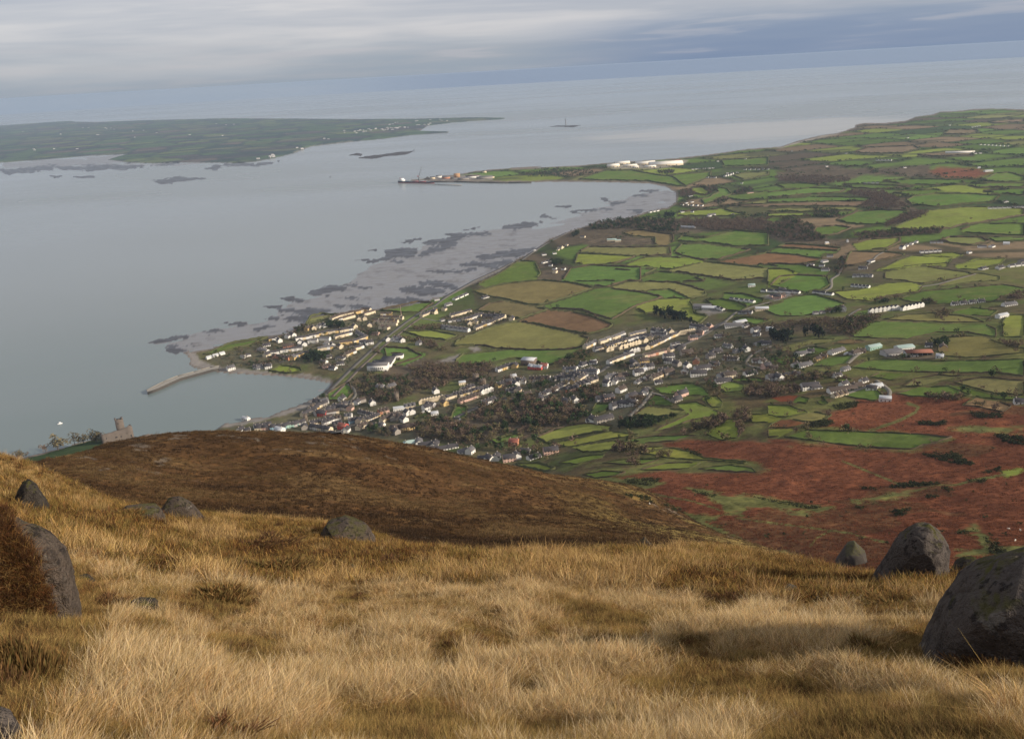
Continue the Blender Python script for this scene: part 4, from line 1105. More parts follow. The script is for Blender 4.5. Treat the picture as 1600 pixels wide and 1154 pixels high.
HILL = [tuft('hill_tuft', 26, .34, .22, .05, .8, c, tuple(q * .45 for q in c), 400 + i, segs=2) for i, c in enumerate([(.068, .040, .020), (.092, .052, .023), (.125, .074, .031), (.17, .108, .046)])]
BRK = [tuft('bracken_tuft', 22, .36, .24, .06, .9, c, tuple(q * .85 for q in c), 420 + i, segs=2) for i, c in enumerate([(.150, .058, .030), (.180, .066, .032), (.21, .082, .038)])]
hill_scatter(70000, 70, 560, -36, 24, 'spur', HILL, 'hill_heather', 1.6, 3.4)
hill_scatter(36000, 360, 1000, 4, 36, 'bracken', BRK, 'dead_bracken', 1.8, 4.0)

# heather and moss hanging over the left side of the big left boulder
from mathutils.bvhtree import BVHTree
bo_ = [o for o in bpy.data.objects if o.name.startswith('boulder') and 'brown heather over' in o.get('label', '')][0]
tree_ = BVHTree.FromPolygons([v.co + bo_.location for v in bo_.data.vertices], [list(q.vertices) for q in bo_.data.polygons])
zone_ = pts('J', '-100,500 -40,510 10,560 70,650 130,750 185,865 235,960 250,1040 -60,1060')
cp_ = rng.uniform([-30, 780], [100, 1010], (5200, 2)); P_ = []
for a_, b_ in cp_:
    wob_ = 16 * (vnoise(np.array([a_ / 14]), np.array([b_ / 14]), 9)[0] - .5)
    if not inpoly(np.array([a_ + wob_]), np.array([b_]), zone_)[0]: continue
    dv_ = fwd + rgt * (a_ - 800) / FPX + upv * (577 - b_) / FPX
    hit_ = tree_.ray_cast(Vector((0, 0, EYE)), Vector(dv_).normalized(), 60)[0]
    if hit_ is not None: P_.append(hit_)
P_ = np.array([list(q) for q in P_]).reshape(-1, 3)
for j_, (nm2, me_) in enumerate([('heather_cover', TUFTS['heath'][1]), ('rust_grass', TUFTS['rust'][0]), ('short_grass', TUFTS['low'][1]), ('heather_cover', TUFTS['heath'][0])]):
    q_ = P_[j_::4]
    if len(q_): scatter(nm2, me_, q_, np.stack([rng.normal(.25, .3, len(q_)), rng.normal(0, .3, len(q_)), rng.uniform(0, 6.28, len(q_))], 1), rng.uniform(.32, .62, len(q_)))

# separate heather mounds
def sprig_mound(seed, cols, n=1500):
    r = np.random.default_rng(seed); V_, F_, Cc = [], [], []
    for i in range(n):
        a = r.uniform(0, 6.283); q = math.sqrt(r.uniform()); edge_ = .72 + .38 * math.sin(3 * a + seed) * math.sin(2 * a + 2 * seed) + .15 * math.sin(7 * a)
        hx, hy = q * edge_ * math.cos(a), q * edge_ * math.sin(a)
        lob = .75 + .5 * vnoise(np.array([hx * 2.2 + seed * 7]), np.array([hy * 2.2]), seed)[0]
        top = .62 * max(0, 1 - q * q) ** .8 * lob * r.uniform(.75, 1.15) + .10
        lx, ly = hx * .10 + r.normal(0, .07), hy * .10 + r.normal(0, .07)
        w = r.uniform(.006, .013); wa = r.uniform(0, 3.14); c = np.array(cols[r.integers(len(cols))]) * r.uniform(.6, 1.3)
        k = len(V_); wx, wy = w * math.cos(wa), w * math.sin(wa)
        b0 = max(0, top - .34)
        V_ += [(hx - wx, hy - wy, b0), (hx + wx, hy + wy, b0), (hx + lx - wx * 1.2, hy + ly - wy * 1.2, b0 + (top - b0) * .7), (hx + lx + wx * 1.2, hy + ly + wy * 1.2, b0 + (top - b0) * .7), (hx + lx * 1.5, hy + ly * 1.5, top), (hx + lx * 1.5 + wx * .3, hy + ly * 1.5 + wy * .3, top)]
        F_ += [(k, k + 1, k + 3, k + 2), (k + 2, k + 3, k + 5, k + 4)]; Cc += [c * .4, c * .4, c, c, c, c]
    return mesh_from('heather_clump', V_, np.array(F_), [MAT_BLADE], False, np.array(Cc))
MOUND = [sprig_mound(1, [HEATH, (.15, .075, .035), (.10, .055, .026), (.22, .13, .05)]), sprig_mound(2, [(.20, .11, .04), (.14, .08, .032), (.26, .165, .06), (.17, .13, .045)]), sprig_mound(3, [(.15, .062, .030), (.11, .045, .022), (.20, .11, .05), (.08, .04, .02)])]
def clump(label, cx, cy, rx, ry, kind, near=2.2):
    p = march([cx], [cy + ry * .8], near=near, far=80)[0]
    d = math.hypot(p[0], p[1]); s = d / math.cos(math.atan2(EYE - p[2], d)) / FPX
    o = link('heather_clump', MOUND[kind], loc=(p[0], p[1], p[2] - .08))
    o.rotation_euler = (0, 0, -math.atan2(p[0], p[1]))
    o.scale = (rx * s, rx * s * .7, max(.16, min(ry * s * 1.5, rx * s * 1.5)))
    tag(o, label, 'heather', 'heather clumps on the near slope')
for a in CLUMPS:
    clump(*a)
# one bright wind-bent tussock in the lower right corner
p = march([1575], [1120], near=2.2, far=60)[0]
o = link('grass_tussock', tuft('grass_tussock', 150, .08, .34, .006, .9, (.62, .42, .17), (.22, .06, .03), 55, (-.35, .12)), loc=(p[0], p[1], p[2] - .03))
tag(o, 'bright straw tussock with reddish base in the lower right corner', 'grass tuft')

# ------------------------------------------------------------------ landmarks used to tell look-alikes apart
LANDMARKS = [("stone harbour pier", 240, 605), ("large white school", 598, 566), ("square church tower", 744, 590), ("old tower house", 620, 617), ("black pine clump", 1050, 494), ("dark conifer belt", 1245, 520),
    ("red roofed barn", 1437, 552), ("slender mast", 627, 487), ("yellow hotel", 638, 671), ("bright green park", 535, 612), ("big ploughed field", 890, 503), ("grey gym hall", 824, 563), ("long cream terrace", 968, 561),
    ("pasture farmhouse", 1064, 616), ("small lagoon", 805, 424), ("winding lane", 1297, 440), ("white cottage row", 1380, 484), ("white port warehouses", 1000, 257), ("docked cargo ship", 660, 282), ("long glasshouse", 1500, 237),
    ("green bracken strip", 1360, 687), ("coastal wood", 980, 350), ("conifer garden", 1010, 662), ("wide bare wood", 830, 642), ("ruined castle", 186, 675), ("white roadside farm", 1150, 508), ("red bracken slope", 1450, 780), ("brown hill crest", 400, 677), ("front bungalow row", 700, 700), ("far striped fields", 1270, 312), ("railway bank", 560, 580), ("reddish wood", 1495, 271), ("olive bracken clearing", 1230, 782), ("pointed pale boulder", 1430, 850), ("grassy bracken track", 1400, 765), ("round grey rock", 970, 805), ("upper bracken lane", 1430, 640)]
def ordinal(n):
    u = 'first second third fourth fifth sixth seventh eighth ninth tenth eleventh twelfth thirteenth fourteenth fifteenth sixteenth seventeenth eighteenth nineteenth'.split()
    if n <= 19: return u[n - 1]
    t = 'twenty thirty forty fifty sixty seventy eighty ninety'.split()[min(n // 10, 9) - 2]
    return (t[:-1] + 'ieth') if n % 10 == 0 else t + '-' + u[n % 10 - 1]
LABELQ = []            # (object, look, px, py): resolved once everything of a look is known
def queue_label(o, look, px_, py_):
    LABELQ.append((o, look, float(px_), float(py_)))
def resolve_labels():
    groups = {}
    for o, look, a, b in LABELQ:
        best = min(range(len(LANDMARKS)), key=lambda i: (LANDMARKS[i][1] - a) ** 2 + 3 * (LANDMARKS[i][2] - b) ** 2)
        n_, lx, ly = LANDMARKS[best]
        dx, dy = a - lx, (b - ly) * 1.7
        side = ('right of' if dx > 0 else 'left of') if abs(dx) > abs(dy) else ('in front of' if dy > 0 else 'behind')
        groups.setdefault((look, n_, side), []).append((dx * dx + dy * dy, o))
    for (look, n_, side), L_ in groups.items():
        L_.sort(key=lambda q: q[0])
        for i, (_, o) in enumerate(L_):
            o['label'] = f"{look} {side} the {n_}" if len(L_) == 1 else f"{look}, {ordinal(i + 1)} {side} the {n_}"

def px_of(P):
    return project(P[..., 0], P[..., 1], P[..., 2])

# ------------------------------------------------------------------ hedges along the field edges
def foliage_mat(name, col, var=.45, sc_=.35):
    m, T, b = new_mat(name)
    pos = T.node('ShaderNodeNewGeometry').outputs['Position']
    rnd = T.node('ShaderNodeObjectInfo').outputs['Random']
    n = T.noise(pos, sc_, 4.0, .7)
    c = T.mix(n, [q * (1 - var) for q in col], [q * (1 + var) for q in col])
    c = T.vmath('MULTIPLY', c, T.vmath('ADD', (0, 0, 0), T.math('ADD', .75, T.math('MULTIPLY', rnd, .5))))
    T.put(b.inputs['Base Color'], c)
    b.inputs['Roughness'].default_value = 1.0; b.inputs['Specular IOR Level'].default_value = 0.0
    return m
M_HEDGE = foliage_mat('hedge_leaves', (.072, .075, .034))
M_HEDGE2 = foliage_mat('hedge_twigs', (.080, .062, .040))
M_BARE = foliage_mat('bare_twigs', (.135, .094, .068))
M_BARE2 = foliage_mat('olive_twigs', (.130, .106, .056))
M_PINE = foliage_mat('dark_needles', (.020, .030, .018))
M_EVER = foliage_mat('evergreen_leaves', (.044, .066, .027))
M_TRUNK = plain('bark', (.075, .060, .048), .95, .3, 1.5)
M_GORSE = foliage_mat('gorse_leaves', (.040, .044, .020))

def hedge_mesh(P, h, w, seed):
    """lumpy strip of leaves over ground points P"""
    r = np.random.default_rng(seed)
    n = len(P)
    T_ = np.gradient(P[:, :2], axis=0); T_ /= np.linalg.norm(T_, axis=1)[:, None] + 1e-9
    Nn = np.stack([-T_[:, 1], T_[:, 0]], 1)
    prof = [(-.5, -.4), (-.42, .5), (-.12, .95), (.2, .9), (.45, .45), (.5, -.4)]
    V_ = []
    hh = h * (.55 + .9 * fbm(P[:, 0] / 9, P[:, 1] / 9, 2, seed % 50)) * r.uniform(.75, 1.25, n)
    hh[0] *= .6; hh[-1] *= .6
    for a, b in prof:
        off = w * a * r.uniform(.7, 1.4, n)
        V_.append(np.stack([P[:, 0] + Nn[:, 0] * off, P[:, 1] + Nn[:, 1] * off, P[:, 2] + hh * b * r.uniform(.8, 1.2, n)], 1))
    V_ = np.stack(V_, 1).reshape(-1, 3); k = len(prof)
    i = np.arange(n - 1)[:, None] * k + np.arange(k - 1)[None]
    return V_, np.stack([i, i + 1, i + k + 1, i + k], -1).reshape(-1, 4)

hedge_runs = []
placed = np.zeros((0, 2))
for fi, (k, poly) in enumerate(FIELDS):
    q = np.concatenate([poly, poly[:1]])
    S_, corner = [], []
    for a, b in zip(q[:-1], q[1:]):
        L_ = np.hypot(*(b - a)); n = max(2, int(L_ / 1.5))
        for t in np.linspace(0, 1, n, endpoint=False):
            S_.append(a + (b - a) * t)
    S_ = np.array(S_)
    S_ = S_ + np.stack([.9 * (fbm(S_[:, 0] / 9, S_[:, 1] / 9, 2, 5) - .5) * 2, .9 * (fbm(S_[:, 0] / 9 + 50, S_[:, 1] / 9, 2, 6) - .5) * 2], 1)
    if len(placed):
        dmin = np.array([np.min((placed[:, 0] - s[0]) ** 2 + (1.6 * (placed[:, 1] - s[1])) ** 2) for s in S_])
    else:
        dmin = np.full(len(S_), 1e9)
    ok = dmin > 7.0 ** 2
    cur = []
    def flush():
        global cur
        if len(cur) >= 6: hedge_runs.append((fi, np.array(cur)))
        cur = []
    prev = None
    for s, g in zip(S_, ok):
        if not g:
            flush(); continue
        if len(cur) >= 8:
            v1 = cur[-1] - cur[-7]; v2 = s - cur[-1]
            ang = abs(math.atan2(v1[0] * v2[1] - v1[1] * v2[0], v1 @ v2))
            if len(cur) > 60 and ang > .5: flush()
            elif len(cur) > 130: flush()
        cur.append(s)
    flush()
    placed = np.concatenate([placed, S_[ok]])
hedge_runs.sort(key=lambda q: -len(q[1]) * (1 + q[1][:, 1].mean() / 400))
allp = np.concatenate([q[1] for q in hedge_runs]); G_ = march(allp[:, 0], allp[:, 1], near=150)
o_ = 0; small_V, small_F, nb_ = [], [], 0
for hi, (fi, S_) in enumerate(hedge_runs):
    P = G_[o_:o_ + len(S_)]; o_ += len(S_)
    d = np.hypot(P[:, 0], P[:, 1])
    good = (d < 7000) & (P[:, 2] > .4)
    if fi in range(len(FIELDS)) and FIELDS[fi][0] == 'r': continue
    P = P[good]
    if len(P) < 6: continue
    dm = d[good].mean()
    h = 1.9 + .0005 * dm; w = 1.6 + .0009 * dm
    if P[:, 2].mean() > 62: h *= .5; w *= .5
    # about 4 m between stations
    L_ = np.concatenate([[0], np.cumsum(np.linalg.norm(np.diff(P, axis=0), axis=1))])
    m_ = max(4, int(L_[-1] / (3.2 + .0012 * dm)))
    t = np.linspace(0, L_[-1], m_)
    P2 = np.stack([np.interp(t, L_, P[:, j]) for j in range(3)], 1)
    P2[:, 2] = ground_z(P2[:, 0], P2[:, 1])
    V_, F_ = hedge_mesh(P2, h, w, hi)
    if hi < 270:
        c0 = P2.mean(0)
        o = link('hedge', mesh_from('hedge', V_ - c0, F_, [M_HEDGE if hi % 3 else M_HEDGE2], False), loc=c0)
        tag(o, None, 'hedge', 'hedges round the fields')
        a, b = px_of(c0[None]); queue_label(o, ('dark ' if hi % 3 else 'brown ') + 'hedge along a ' + NAMEOF[FIELDS[fi][0]], a[0], b[0])
    else:
        small_F.append(F_ + nb_); small_V.append(V_); nb_ += len(V_)
if small_V:
    tag(link('distant_hedges', mesh_from('distant_hedges', np.concatenate(small_V), np.concatenate(small_F), [M_HEDGE], False)), kind='stuff')

# ------------------------------------------------------------------ trees
def crown_mesh(name, mat, n, rx, rz, zc, size, seed, shape='round', thin=0.0):
    """many small leaf or twig clumps spread through a lobed crown"""
    r = np.random.default_rng(seed); V_, F_ = [], []
    lobes = [(r.normal(0, .38 * rx), r.normal(0, .38 * rx), zc + r.uniform(-.55, .6) * rz, r.uniform(.42, .7)) for _ in range(7)]
    for i in range(n):
        lx, ly, lz, lr = lobes[r.integers(7)]
        v = r.normal(0, 1, 3); v /= np.linalg.norm(v); q = r.uniform(.25, 1) ** .5 * lr
        c = np.array([lx + v[0] * q * rx, ly + v[1] * q * rx, lz + v[2] * q * rz])
        if shape == 'cone':
            zt = r.uniform(0, 1); rr = rx * (1 - zt) ** .8 * r.uniform(.5, 1.1); a = r.uniform(0, 6.283)
            c = np.array([rr * math.cos(a), rr * math.sin(a), zc - rz + 2 * rz * zt])
        s = size * r.uniform(.5, 1.3)
        t1 = r.normal(0, 1, 3); t1 /= np.linalg.norm(t1); t2 = np.cross(t1, r.normal(0, 1, 3)); t2 /= np.linalg.norm(t2)
        k = len(V_)
        e = 1 - thin
        V_ += [c - t1 * s, c + t2 * s * e * r.uniform(.4, .9), c + t1 * s * r.uniform(.7, 1), c - t2 * s * e * r.uniform(.4, .9)]
        F_.append((k, k + 1, k + 2, k + 3))
    return mesh_from(name, V_, np.array(F_), [mat])

def cyl(p, q, r0, r1, n=6):
    p, q = np.array(p, float), np.array(q, float); a = q - p; a /= np.linalg.norm(a)
    u = np.cross(a, [.3, .5, .8]); u /= np.linalg.norm(u); v = np.cross(a, u)
    V_ = [p + (u * math.cos(t) + v * math.sin(t)) * r0 for t in np.arange(n) * 2 * math.pi / n] + [q + (u * math.cos(t) + v * math.sin(t)) * r1 for t in np.arange(n) * 2 * math.pi / n]
    return V_, [(i, (i + 1) % n, n + (i + 1) % n, n + i) for i in range(n)]
def join(parts):
    V_, F_ = [], []
    for a, b in parts:
        k = len(V_); V_ += list(a); F_ += [tuple(i + k for i in f) for f in b]
    return V_, F_
def trunk_mesh(name, h, r, seed, limbs=6):
    rr = np.random.default_rng(seed)
    parts = [cyl((0, 0, -.4), (rr.normal(0, .1), rr.normal(0, .1), h * .45), r, r * .7), cyl((0, 0, h * .44), (rr.normal(0, .2), 0, h * .8), r * .7, r * .2)]
    for i in range(limbs):
        a = i * 6.283 / limbs + rr.uniform(-.4, .4); z0_ = h * rr.uniform(.3, .55); l = h * rr.uniform(.25, .4)
        parts.append(cyl((0, 0, z0_), (l * math.cos(a), l * math.sin(a), z0_ + l * rr.uniform(.6, 1.1)), r * .45, r * .1, 5))
    return mesh_from(name, *join(parts), [M_TRUNK])
TREE = {
    'bare': [(trunk_mesh('trunk', 1, .028, i), crown_mesh('crown', M_BARE if i % 2 else M_BARE2, 170, .44, .40, .60, .10, 20 + i, thin=.4)) for i in range(4)],
    'pine': [(trunk_mesh('trunk', 1, .030, 10 + i, 3), crown_mesh('crown', M_PINE, 170, .30, .42, .56, .085, 30 + i)) for i in range(3)],
    'ever': [(trunk_mesh('trunk', 1, .030, 15 + i, 3), crown_mesh('crown', M_EVER, 150, .40, .42, .52, .10, 40 + i)) for i in range(3)],
    'gorse': [(None, crown_mesh('gorse_bush', M_GORSE, 60, .75, .42, .38, .20, 50 + i)) for i in range(3)],
    'brush': [(None, crown_mesh('bush', M_BARE2 if i else M_BARE, 60, .75, .42, .38, .18, 60 + i, thin=.3)) for i in range(3)]}
LOOK = {'bare': 'leafless brown tree', 'pine': 'black green conifer', 'ever': 'dark evergreen tree', 'gorse': 'dark green gorse bush', 'brush': 'brown leafless shrub'}
tree_spots = []       # kind, px, py, height m
def wood(kinds, hm, tag_, s, pitch=1.0):
    poly = pts(tag_, s)
    x0, y0 = poly.min(0); x1, y1 = poly.max(0)
    cy = (y0 + y1) / 2
    g = march([(x0 + x1) / 2], [cy], near=150)[0]; sz = hm * FPX / (np.linalg.norm(g[:2]) + 1)
    area = .5 * abs(np.dot(poly[:, 0], np.roll(poly[:, 1], 1)) - np.dot(poly[:, 1], np.roll(poly[:, 0], 1)))
    n = int(area / (max(sz, 2.2) ** 2 * (.15 if hm > 4 else .26)) * pitch) + 2
    n = min(n, 420); got = 0; tries = 0
    while got < n and tries < n * 12:
        tries += 1
        a, b = rng.uniform(x0, x1), rng.uniform(y0, y1)
        if inpoly(np.array([a]), np.array([b]), poly)[0]:
            tree_spots.append((kinds[rng.integers(len(kinds))], a, b, hm * rng.uniform(.65, 1.2))); got += 1
for q in [
    (['bare', 'bare', 'bare', 'ever'], 11, 'B', '440,875 480,800 700,780 860,770 1000,810 1085,840 1060,875 900,915 850,925 700,895 560,885'), (['bare', 'bare', 'ever', 'brush'], 10, 'B', '160,925 260,860 360,880 430,905 500,935 535,985 400,1000 220,965'),
    (['bare', 'ever', 'brush'], 8, 'B', '500,905 690,895 840,925 820,955 720,950 560,985', .5), (['pine'], 17, 'C', '470,195 520,195 620,215 680,235 705,250 640,245 500,220', 2.2), (['pine'], 16, 'R', '545,250 600,230 700,240 800,235 960,225 1035,232 1040,250 800,270 660,300 565,275', 1.5),
    (['bare', 'brush', 'brush'], 6, 'R', '300,190 640,130 900,95 1200,85 1440,90 1400,120 1340,170 1230,240 1060,230 1000,170 820,160', .7), (['bare', 'bare', 'brush'], 9, 'R', '340,690 430,650 620,660 790,695 760,730 600,750 380,762 330,730', 1.1), (['bare'], 9, 'C', '925,790 1000,785 1045,825 1000,880 1005,930 975,925 962,845', 1.3),
    (['bare'], 10, 'C', '745,865 795,825 880,822 905,855 860,888 760,902', 1.5), (['bare', 'brush'], 8, 'C', '660,885 700,850 750,875 700,908'), (['ever', 'pine'], 6, 'C', '245,855 330,830 450,820 600,812 560,835 440,882 340,890 250,882', 1.6), (['bare', 'ever', 'bare'], 8, 'R', '765,590 880,562 1055,570 1080,590 950,628 845,620', 1.3),
    (['ever', 'ever', 'bare', 'pine'], 12, 'E', '480,810 560,785 740,765 1000,770 1035,805 1040,848 900,848 760,830 640,830 500,835', 1.2), (['pine'], 15, 'E', '945,740 1005,740 1005,765 945,762', 2), (['bare'], 11, 'E', '1050,770 1592,772 1592,840 1250,840 1050,805', 1.2), (['ever', 'pine'], 12, 'E', '362,872 400,845 422,858 380,882', 2), (['ever'], 10, 'E', '242,1030 320,1030 308,1055 252,1052', 2),
    (['ever', 'bare'], 9, 'E', '905,470 1015,462 1000,485 912,485', 1.5), (['ever', 'bare', 'ever'], 9, 'E', '40,485 200,450 340,452 560,475 400,505 100,505', 1.2), (['ever', 'bare'], 9, 'E', '1115,558 1268,562 1278,590 1222,618 1185,575', 1.2), (['bare', 'ever'], 9, 'E', '1255,662 1310,630 1350,645 1290,682', 1.2), (['bare', 'ever'], 9, 'E', '1370,600 1480,568 1500,590 1400,615', 1.1), (['bare'], 9, 'E', '1040,590 1130,580 1140,625 1050,630', 1),
    (['bare'], 10, 'F', '470,605 560,590 720,600 800,645 860,692 700,702 580,690 640,645', 1.1), (['bare'], 10, 'F', '740,795 900,728 1000,718 980,752 800,802 720,820', 1.2), (['bare', 'bare', 'ever'], 10, 'F', '0,790 180,780 280,810 290,855 380,900 100,900 0,865', 1.1), (['bare', 'ever'], 9, 'F', '280,705 440,715 440,762 280,748', 1.1), (['bare', 'ever', 'bare'], 9, 'F', '520,865 700,845 830,838 1100,825 1060,862 840,872 560,892', 1.2),
    (['bare'], 9, 'F', '40,505 300,498 520,515 500,540 330,550 60,532', 1), (['ever', 'ever', 'bare'], 9, 'D', '300,300 380,280 400,302 330,312', 1.4), (['bare', 'ever'], 8, 'D', '560,240 700,228 640,252 580,258', 1.2), (['ever', 'bare'], 8, 'D', '810,245 890,245 890,260 820,262', 1.5), (['bare'], 10, 'D', '1235,240 1355,195 1355,240', 1.2), (['bare', 'ever', 'brush'], 8, 'D', '402,330 578,320 588,332 510,382 402,420 412,372', 1.2), (['bare', 'brush'], 7, 'D', '900,300 960,290 950,330 880,330', 1), (['bare', 'brush'], 7, 'D', '1210,450 1358,470 1340,490 1260,480', 1),
    (['pine', 'ever'], 11, 'A', '985,340 1075,345 1078,360 992,362', 2), (['ever', 'pine'], 10, 'A', '872,515 930,488 998,495 980,522 902,540', 1.6), (['ever', 'bare'], 8, 'A', '560,535 720,528 715,558', .8), (['bare', 'brush', 'ever'], 8, 'A', '1120,630 1200,590 1400,600 1420,700 1300,740 1200,700', .9), (['bare', 'brush'], 8, 'A', '1420,570 1600,550 1600,650 1450,680', .9), (['ever', 'bare'], 8, 'A', '820,375 880,350 900,375 850,385', 1.2), (['ever', 'bare'], 7, 'A', '1150,380 1290,380 1250,395 1160,395', 1.2),
    (['bare', 'brush'], 8, 'B', '100,595 250,575 560,572 560,640 300,660 200,642', .8), (['bare', 'brush', 'ever'], 8, 'B', '1040,505 1108,515 1040,580 900,590 920,565', .9), (['bare', 'brush'], 8, 'B', '1052,705 1130,695 1130,765 1080,765', 1), (['brush', 'bare'], 7, 'A', '1420,355 1560,345 1600,362 1440,375', 1), (['brush', 'bare'], 7, 'A', '1320,400 1480,412 1600,470 1560,475', .9), (['ever', 'bare'], 9, 'O', '610,470 700,450 820,480 840,560 740,540 620,500', .9), (['ever', 'bare'], 9, 'P', '760,270 910,250 920,300 800,320', 1.2), (['ever'], 8, 'P', '570,400 670,395 660,430 580,425', 1.2),
    (['ever', 'bare', 'brush'], 7, 'Q', '820,420 920,400 940,450 830,480', .8), (['bare', 'brush'], 7, 'Q', '1100,330 1300,320 1330,380 1150,400', .6), (['bare', 'brush', 'ever'], 7, 'Q', '0,700 180,680 280,760 200,860 80,880', .9), (['ever', 'bare'], 7, 'Q', '380,480 520,440 560,500 420,520', .9), (['bare', 'ever'], 8, 'Q', '1350,640 1430,620 1520,720 1500,850 1400,760', .8), (['brush', 'bare'], 6, 'Q', '560,850 640,800 760,780 700,870 620,930', .8),
    (['bare', 'brush'], 8, 'C', '190,1010 260,990 400,1000 440,1040 300,1050', 1.1), (['bare'], 9, 'C', '305,1060 370,1055 375,1110 310,1110', 1.2), (['bare'], 7, 'C', '480,1040 560,1020 570,1060 500,1070', 1), (['brush', 'bare'], 7, 'D', '830,745 1000,742 1050,770 900,770', .8), (['bare', 'ever'], 8, 'D', '380,20 400,0 420,60 380,105 350,95', 1), (['ever'], 9, 'D', '880,458 945,455 945,490 890,490', 1.6), (['bare', 'brush'], 7, 'R', '560,580 760,575 740,620 600,640', .6),
    (['bare', 'ever', 'bare'], 8, 'J', '80,246 150,225 165,232 100,250', .5)]:
    wood(*q)
for q in [(['gorse'], 2.6, 'M', '242,122 300,88 368,92 340,112', 1), (['gorse'], 2.4, 'M', '672,98 790,92 760,110', 1), (['gorse'], 2.8, 'M', '972,142 1082,152 1082,185 1000,168', 1), (['gorse'], 2.2, 'M', '700,218 830,222 888,260 800,250', .9), (['gorse'], 2.2, 'M', '560,345 640,322 790,325 700,337', 1), (['gorse'], 2, 'M', '472,337 520,347 530,350 475,350', 1),
          (['gorse'], 2, 'M', '922,287 990,267 1000,285', 1), (['gorse'], 2, 'M', '770,340 825,345 800,358', 1), (['gorse'], 1.8, 'M', '860,315 940,310 930,325', .8), (['gorse'], 2.4, 'D', '342,792 480,772 470,800 362,820', 1), (['gorse'], 2.4, 'D', '202,892 330,868 350,890 222,910', 1), (['gorse'], 2.2, 'D', '782,877 950,882 940,900 802,895', 1), (['gorse'], 2.4, 'D', '1072,832 1240,832 1240,860 1092,860', 1), (['gorse'], 2.2, 'D', '870,1040 1000,1050 1090,1105 1000,1090 900,1055', .8),
          (['gorse'], 1.8, 'M', '710,372 750,372 750,382 715,384', 1), (['gorse'], 1.8, 'M', '590,432 650,418 640,448 600,450', 1), (['gorse'], 1.6, 'M', '440,410 490,415 480,430', 1), (['gorse'], 1.8, 'L', '560,350 700,340 750,345 690,380 580,368', 1), (['gorse'], 1.8, 'L', '840,185 930,210 960,235 900,225', 1), (['gorse'], 1.6, 'L', '900,400 1020,430 1010,440 930,420', 1.2), (['gorse'], 1.5, 'L', '1180,430 1340,455 1560,490 1480,495 1340,470', .8),
          (['gorse'], 1.5, 'L', '550,420 690,440 700,465 600,440', 1), (['gorse'], 1.5, 'L', '760,470 860,505 850,515 790,500', .8), (['gorse'], 1.4, 'M', '810,510 880,505 860,520', 1), (['brush', 'gorse'], 2, 'M', '940,545 990,540 1010,590 960,590', 1), (['gorse', 'brush'], 2, 'M', '0,80 60,60 60,90', .8)]:
    wood(*q)
# gardens: trees and shrubs between the houses
for q in [(['ever', 'bare', 'brush', 'bare'], 6, 'Z', '470,660 500,615 560,612 640,642 720,612 760,590 850,600 940,575 905,545 1000,512 1100,505 1180,525 1260,535 1320,560 1300,598 1180,598 1060,595 1030,648 960,665 900,640 800,640 700,680 640,685 560,672', .20), (['ever', 'bare', 'brush'], 6, 'A', '420,515 530,470 640,440 780,390 900,345 1000,305 1200,270 1330,285 1370,320 1200,475 1080,585 1000,555 880,538 700,542 500,560', .18), (['ever', 'brush', 'bare'], 5, 'B', '310,330 450,290 620,310 690,335 480,398 320,390', .25),
          (['bare', 'ever', 'brush'], 7, 'R', '0,200 200,200 420,320 700,330 900,400 860,560 600,600 300,600 60,560', .16), (['bare', 'ever'], 8, 'B', '420,640 700,650 1060,680 1040,780 860,760 640,760 480,780 430,700', .22), (['ever', 'bare', 'brush'], 7, 'B', '160,960 560,990 820,960 940,1010 900,1090 640,1075 420,1030', .22)]:
    wood(*q)
# single trees and bushes scattered over the bracken and along the hedges
for a, b in rng.uniform([1000, 640], [1600, 850], (150, 2)):
    if inpoly(np.array([a]), np.array([b]), BRACKEN)[0]: tree_spots.append(('gorse', a, b, rng.uniform(.9, 2.0)))
hp = allp[(allp[:, 1] > 235) & (allp[:, 1] < 700)]
for i in rng.integers(0, len(hp), 420):
    a, b = hp[i]
    tree_spots.append((['bare', 'bare', 'ever', 'brush'][rng.integers(4)], a + rng.uniform(-1, 1), b + rng.uniform(-1, 1), rng.uniform(4, 9)))
for kind, tag_, s, hm in [('bare', 'J', '292,202', 23), ('bare', 'J', '375,178', 17), ('bare', 'J', '420,170', 15), ('bare', 'J', '460,164', 17), ('bare', 'J', '484,164', 17), ('bare', 'J', '508,162', 16), ('bare', 'J', '112,240', 12), ('brush', 'J', '45,243', 8), ('bare', 'J', '232,216', 13), ('bare', 'J', '826,122', 6),
        ('ever', 'O', '165,150', 11), ('ever', 'B', '530,940', 11), ('ever', 'B', '800,990', 11), ('ever', 'B', '620,1030', 11), ('ever', 'B', '500,1030', 9), ('ever', 'B', '430,960', 9), ('pine', 'C', '600,60', 0), ('bare', 'F', '1260,775', 9), ('bare', 'F', '1540,790', 9), ('bare', 'C', '1265,815', 6), ('bare', 'C', '1190,800', 5), ('bare', 'C', '690,790', 6), ('ever', 'E', '870,905', 10), ('bare', 'E', '1150,900', 10), ('ever', 'E', '960,760', 0),
        ('bare', 'D', '1165,360', 9), ('bare', 'D', '1175,300', 9), ('bare', 'D', '920,350', 9), ('bare', 'D', '1015,235', 9), ('bare', 'D', '950,45', 8), ('bare', 'M', '325,185', 6), ('bare', 'L', '1000,105', 7)]:
    if hm:
        a, b = pts(tag_, s)[0]; tree_spots.append((kind, a, b, hm))

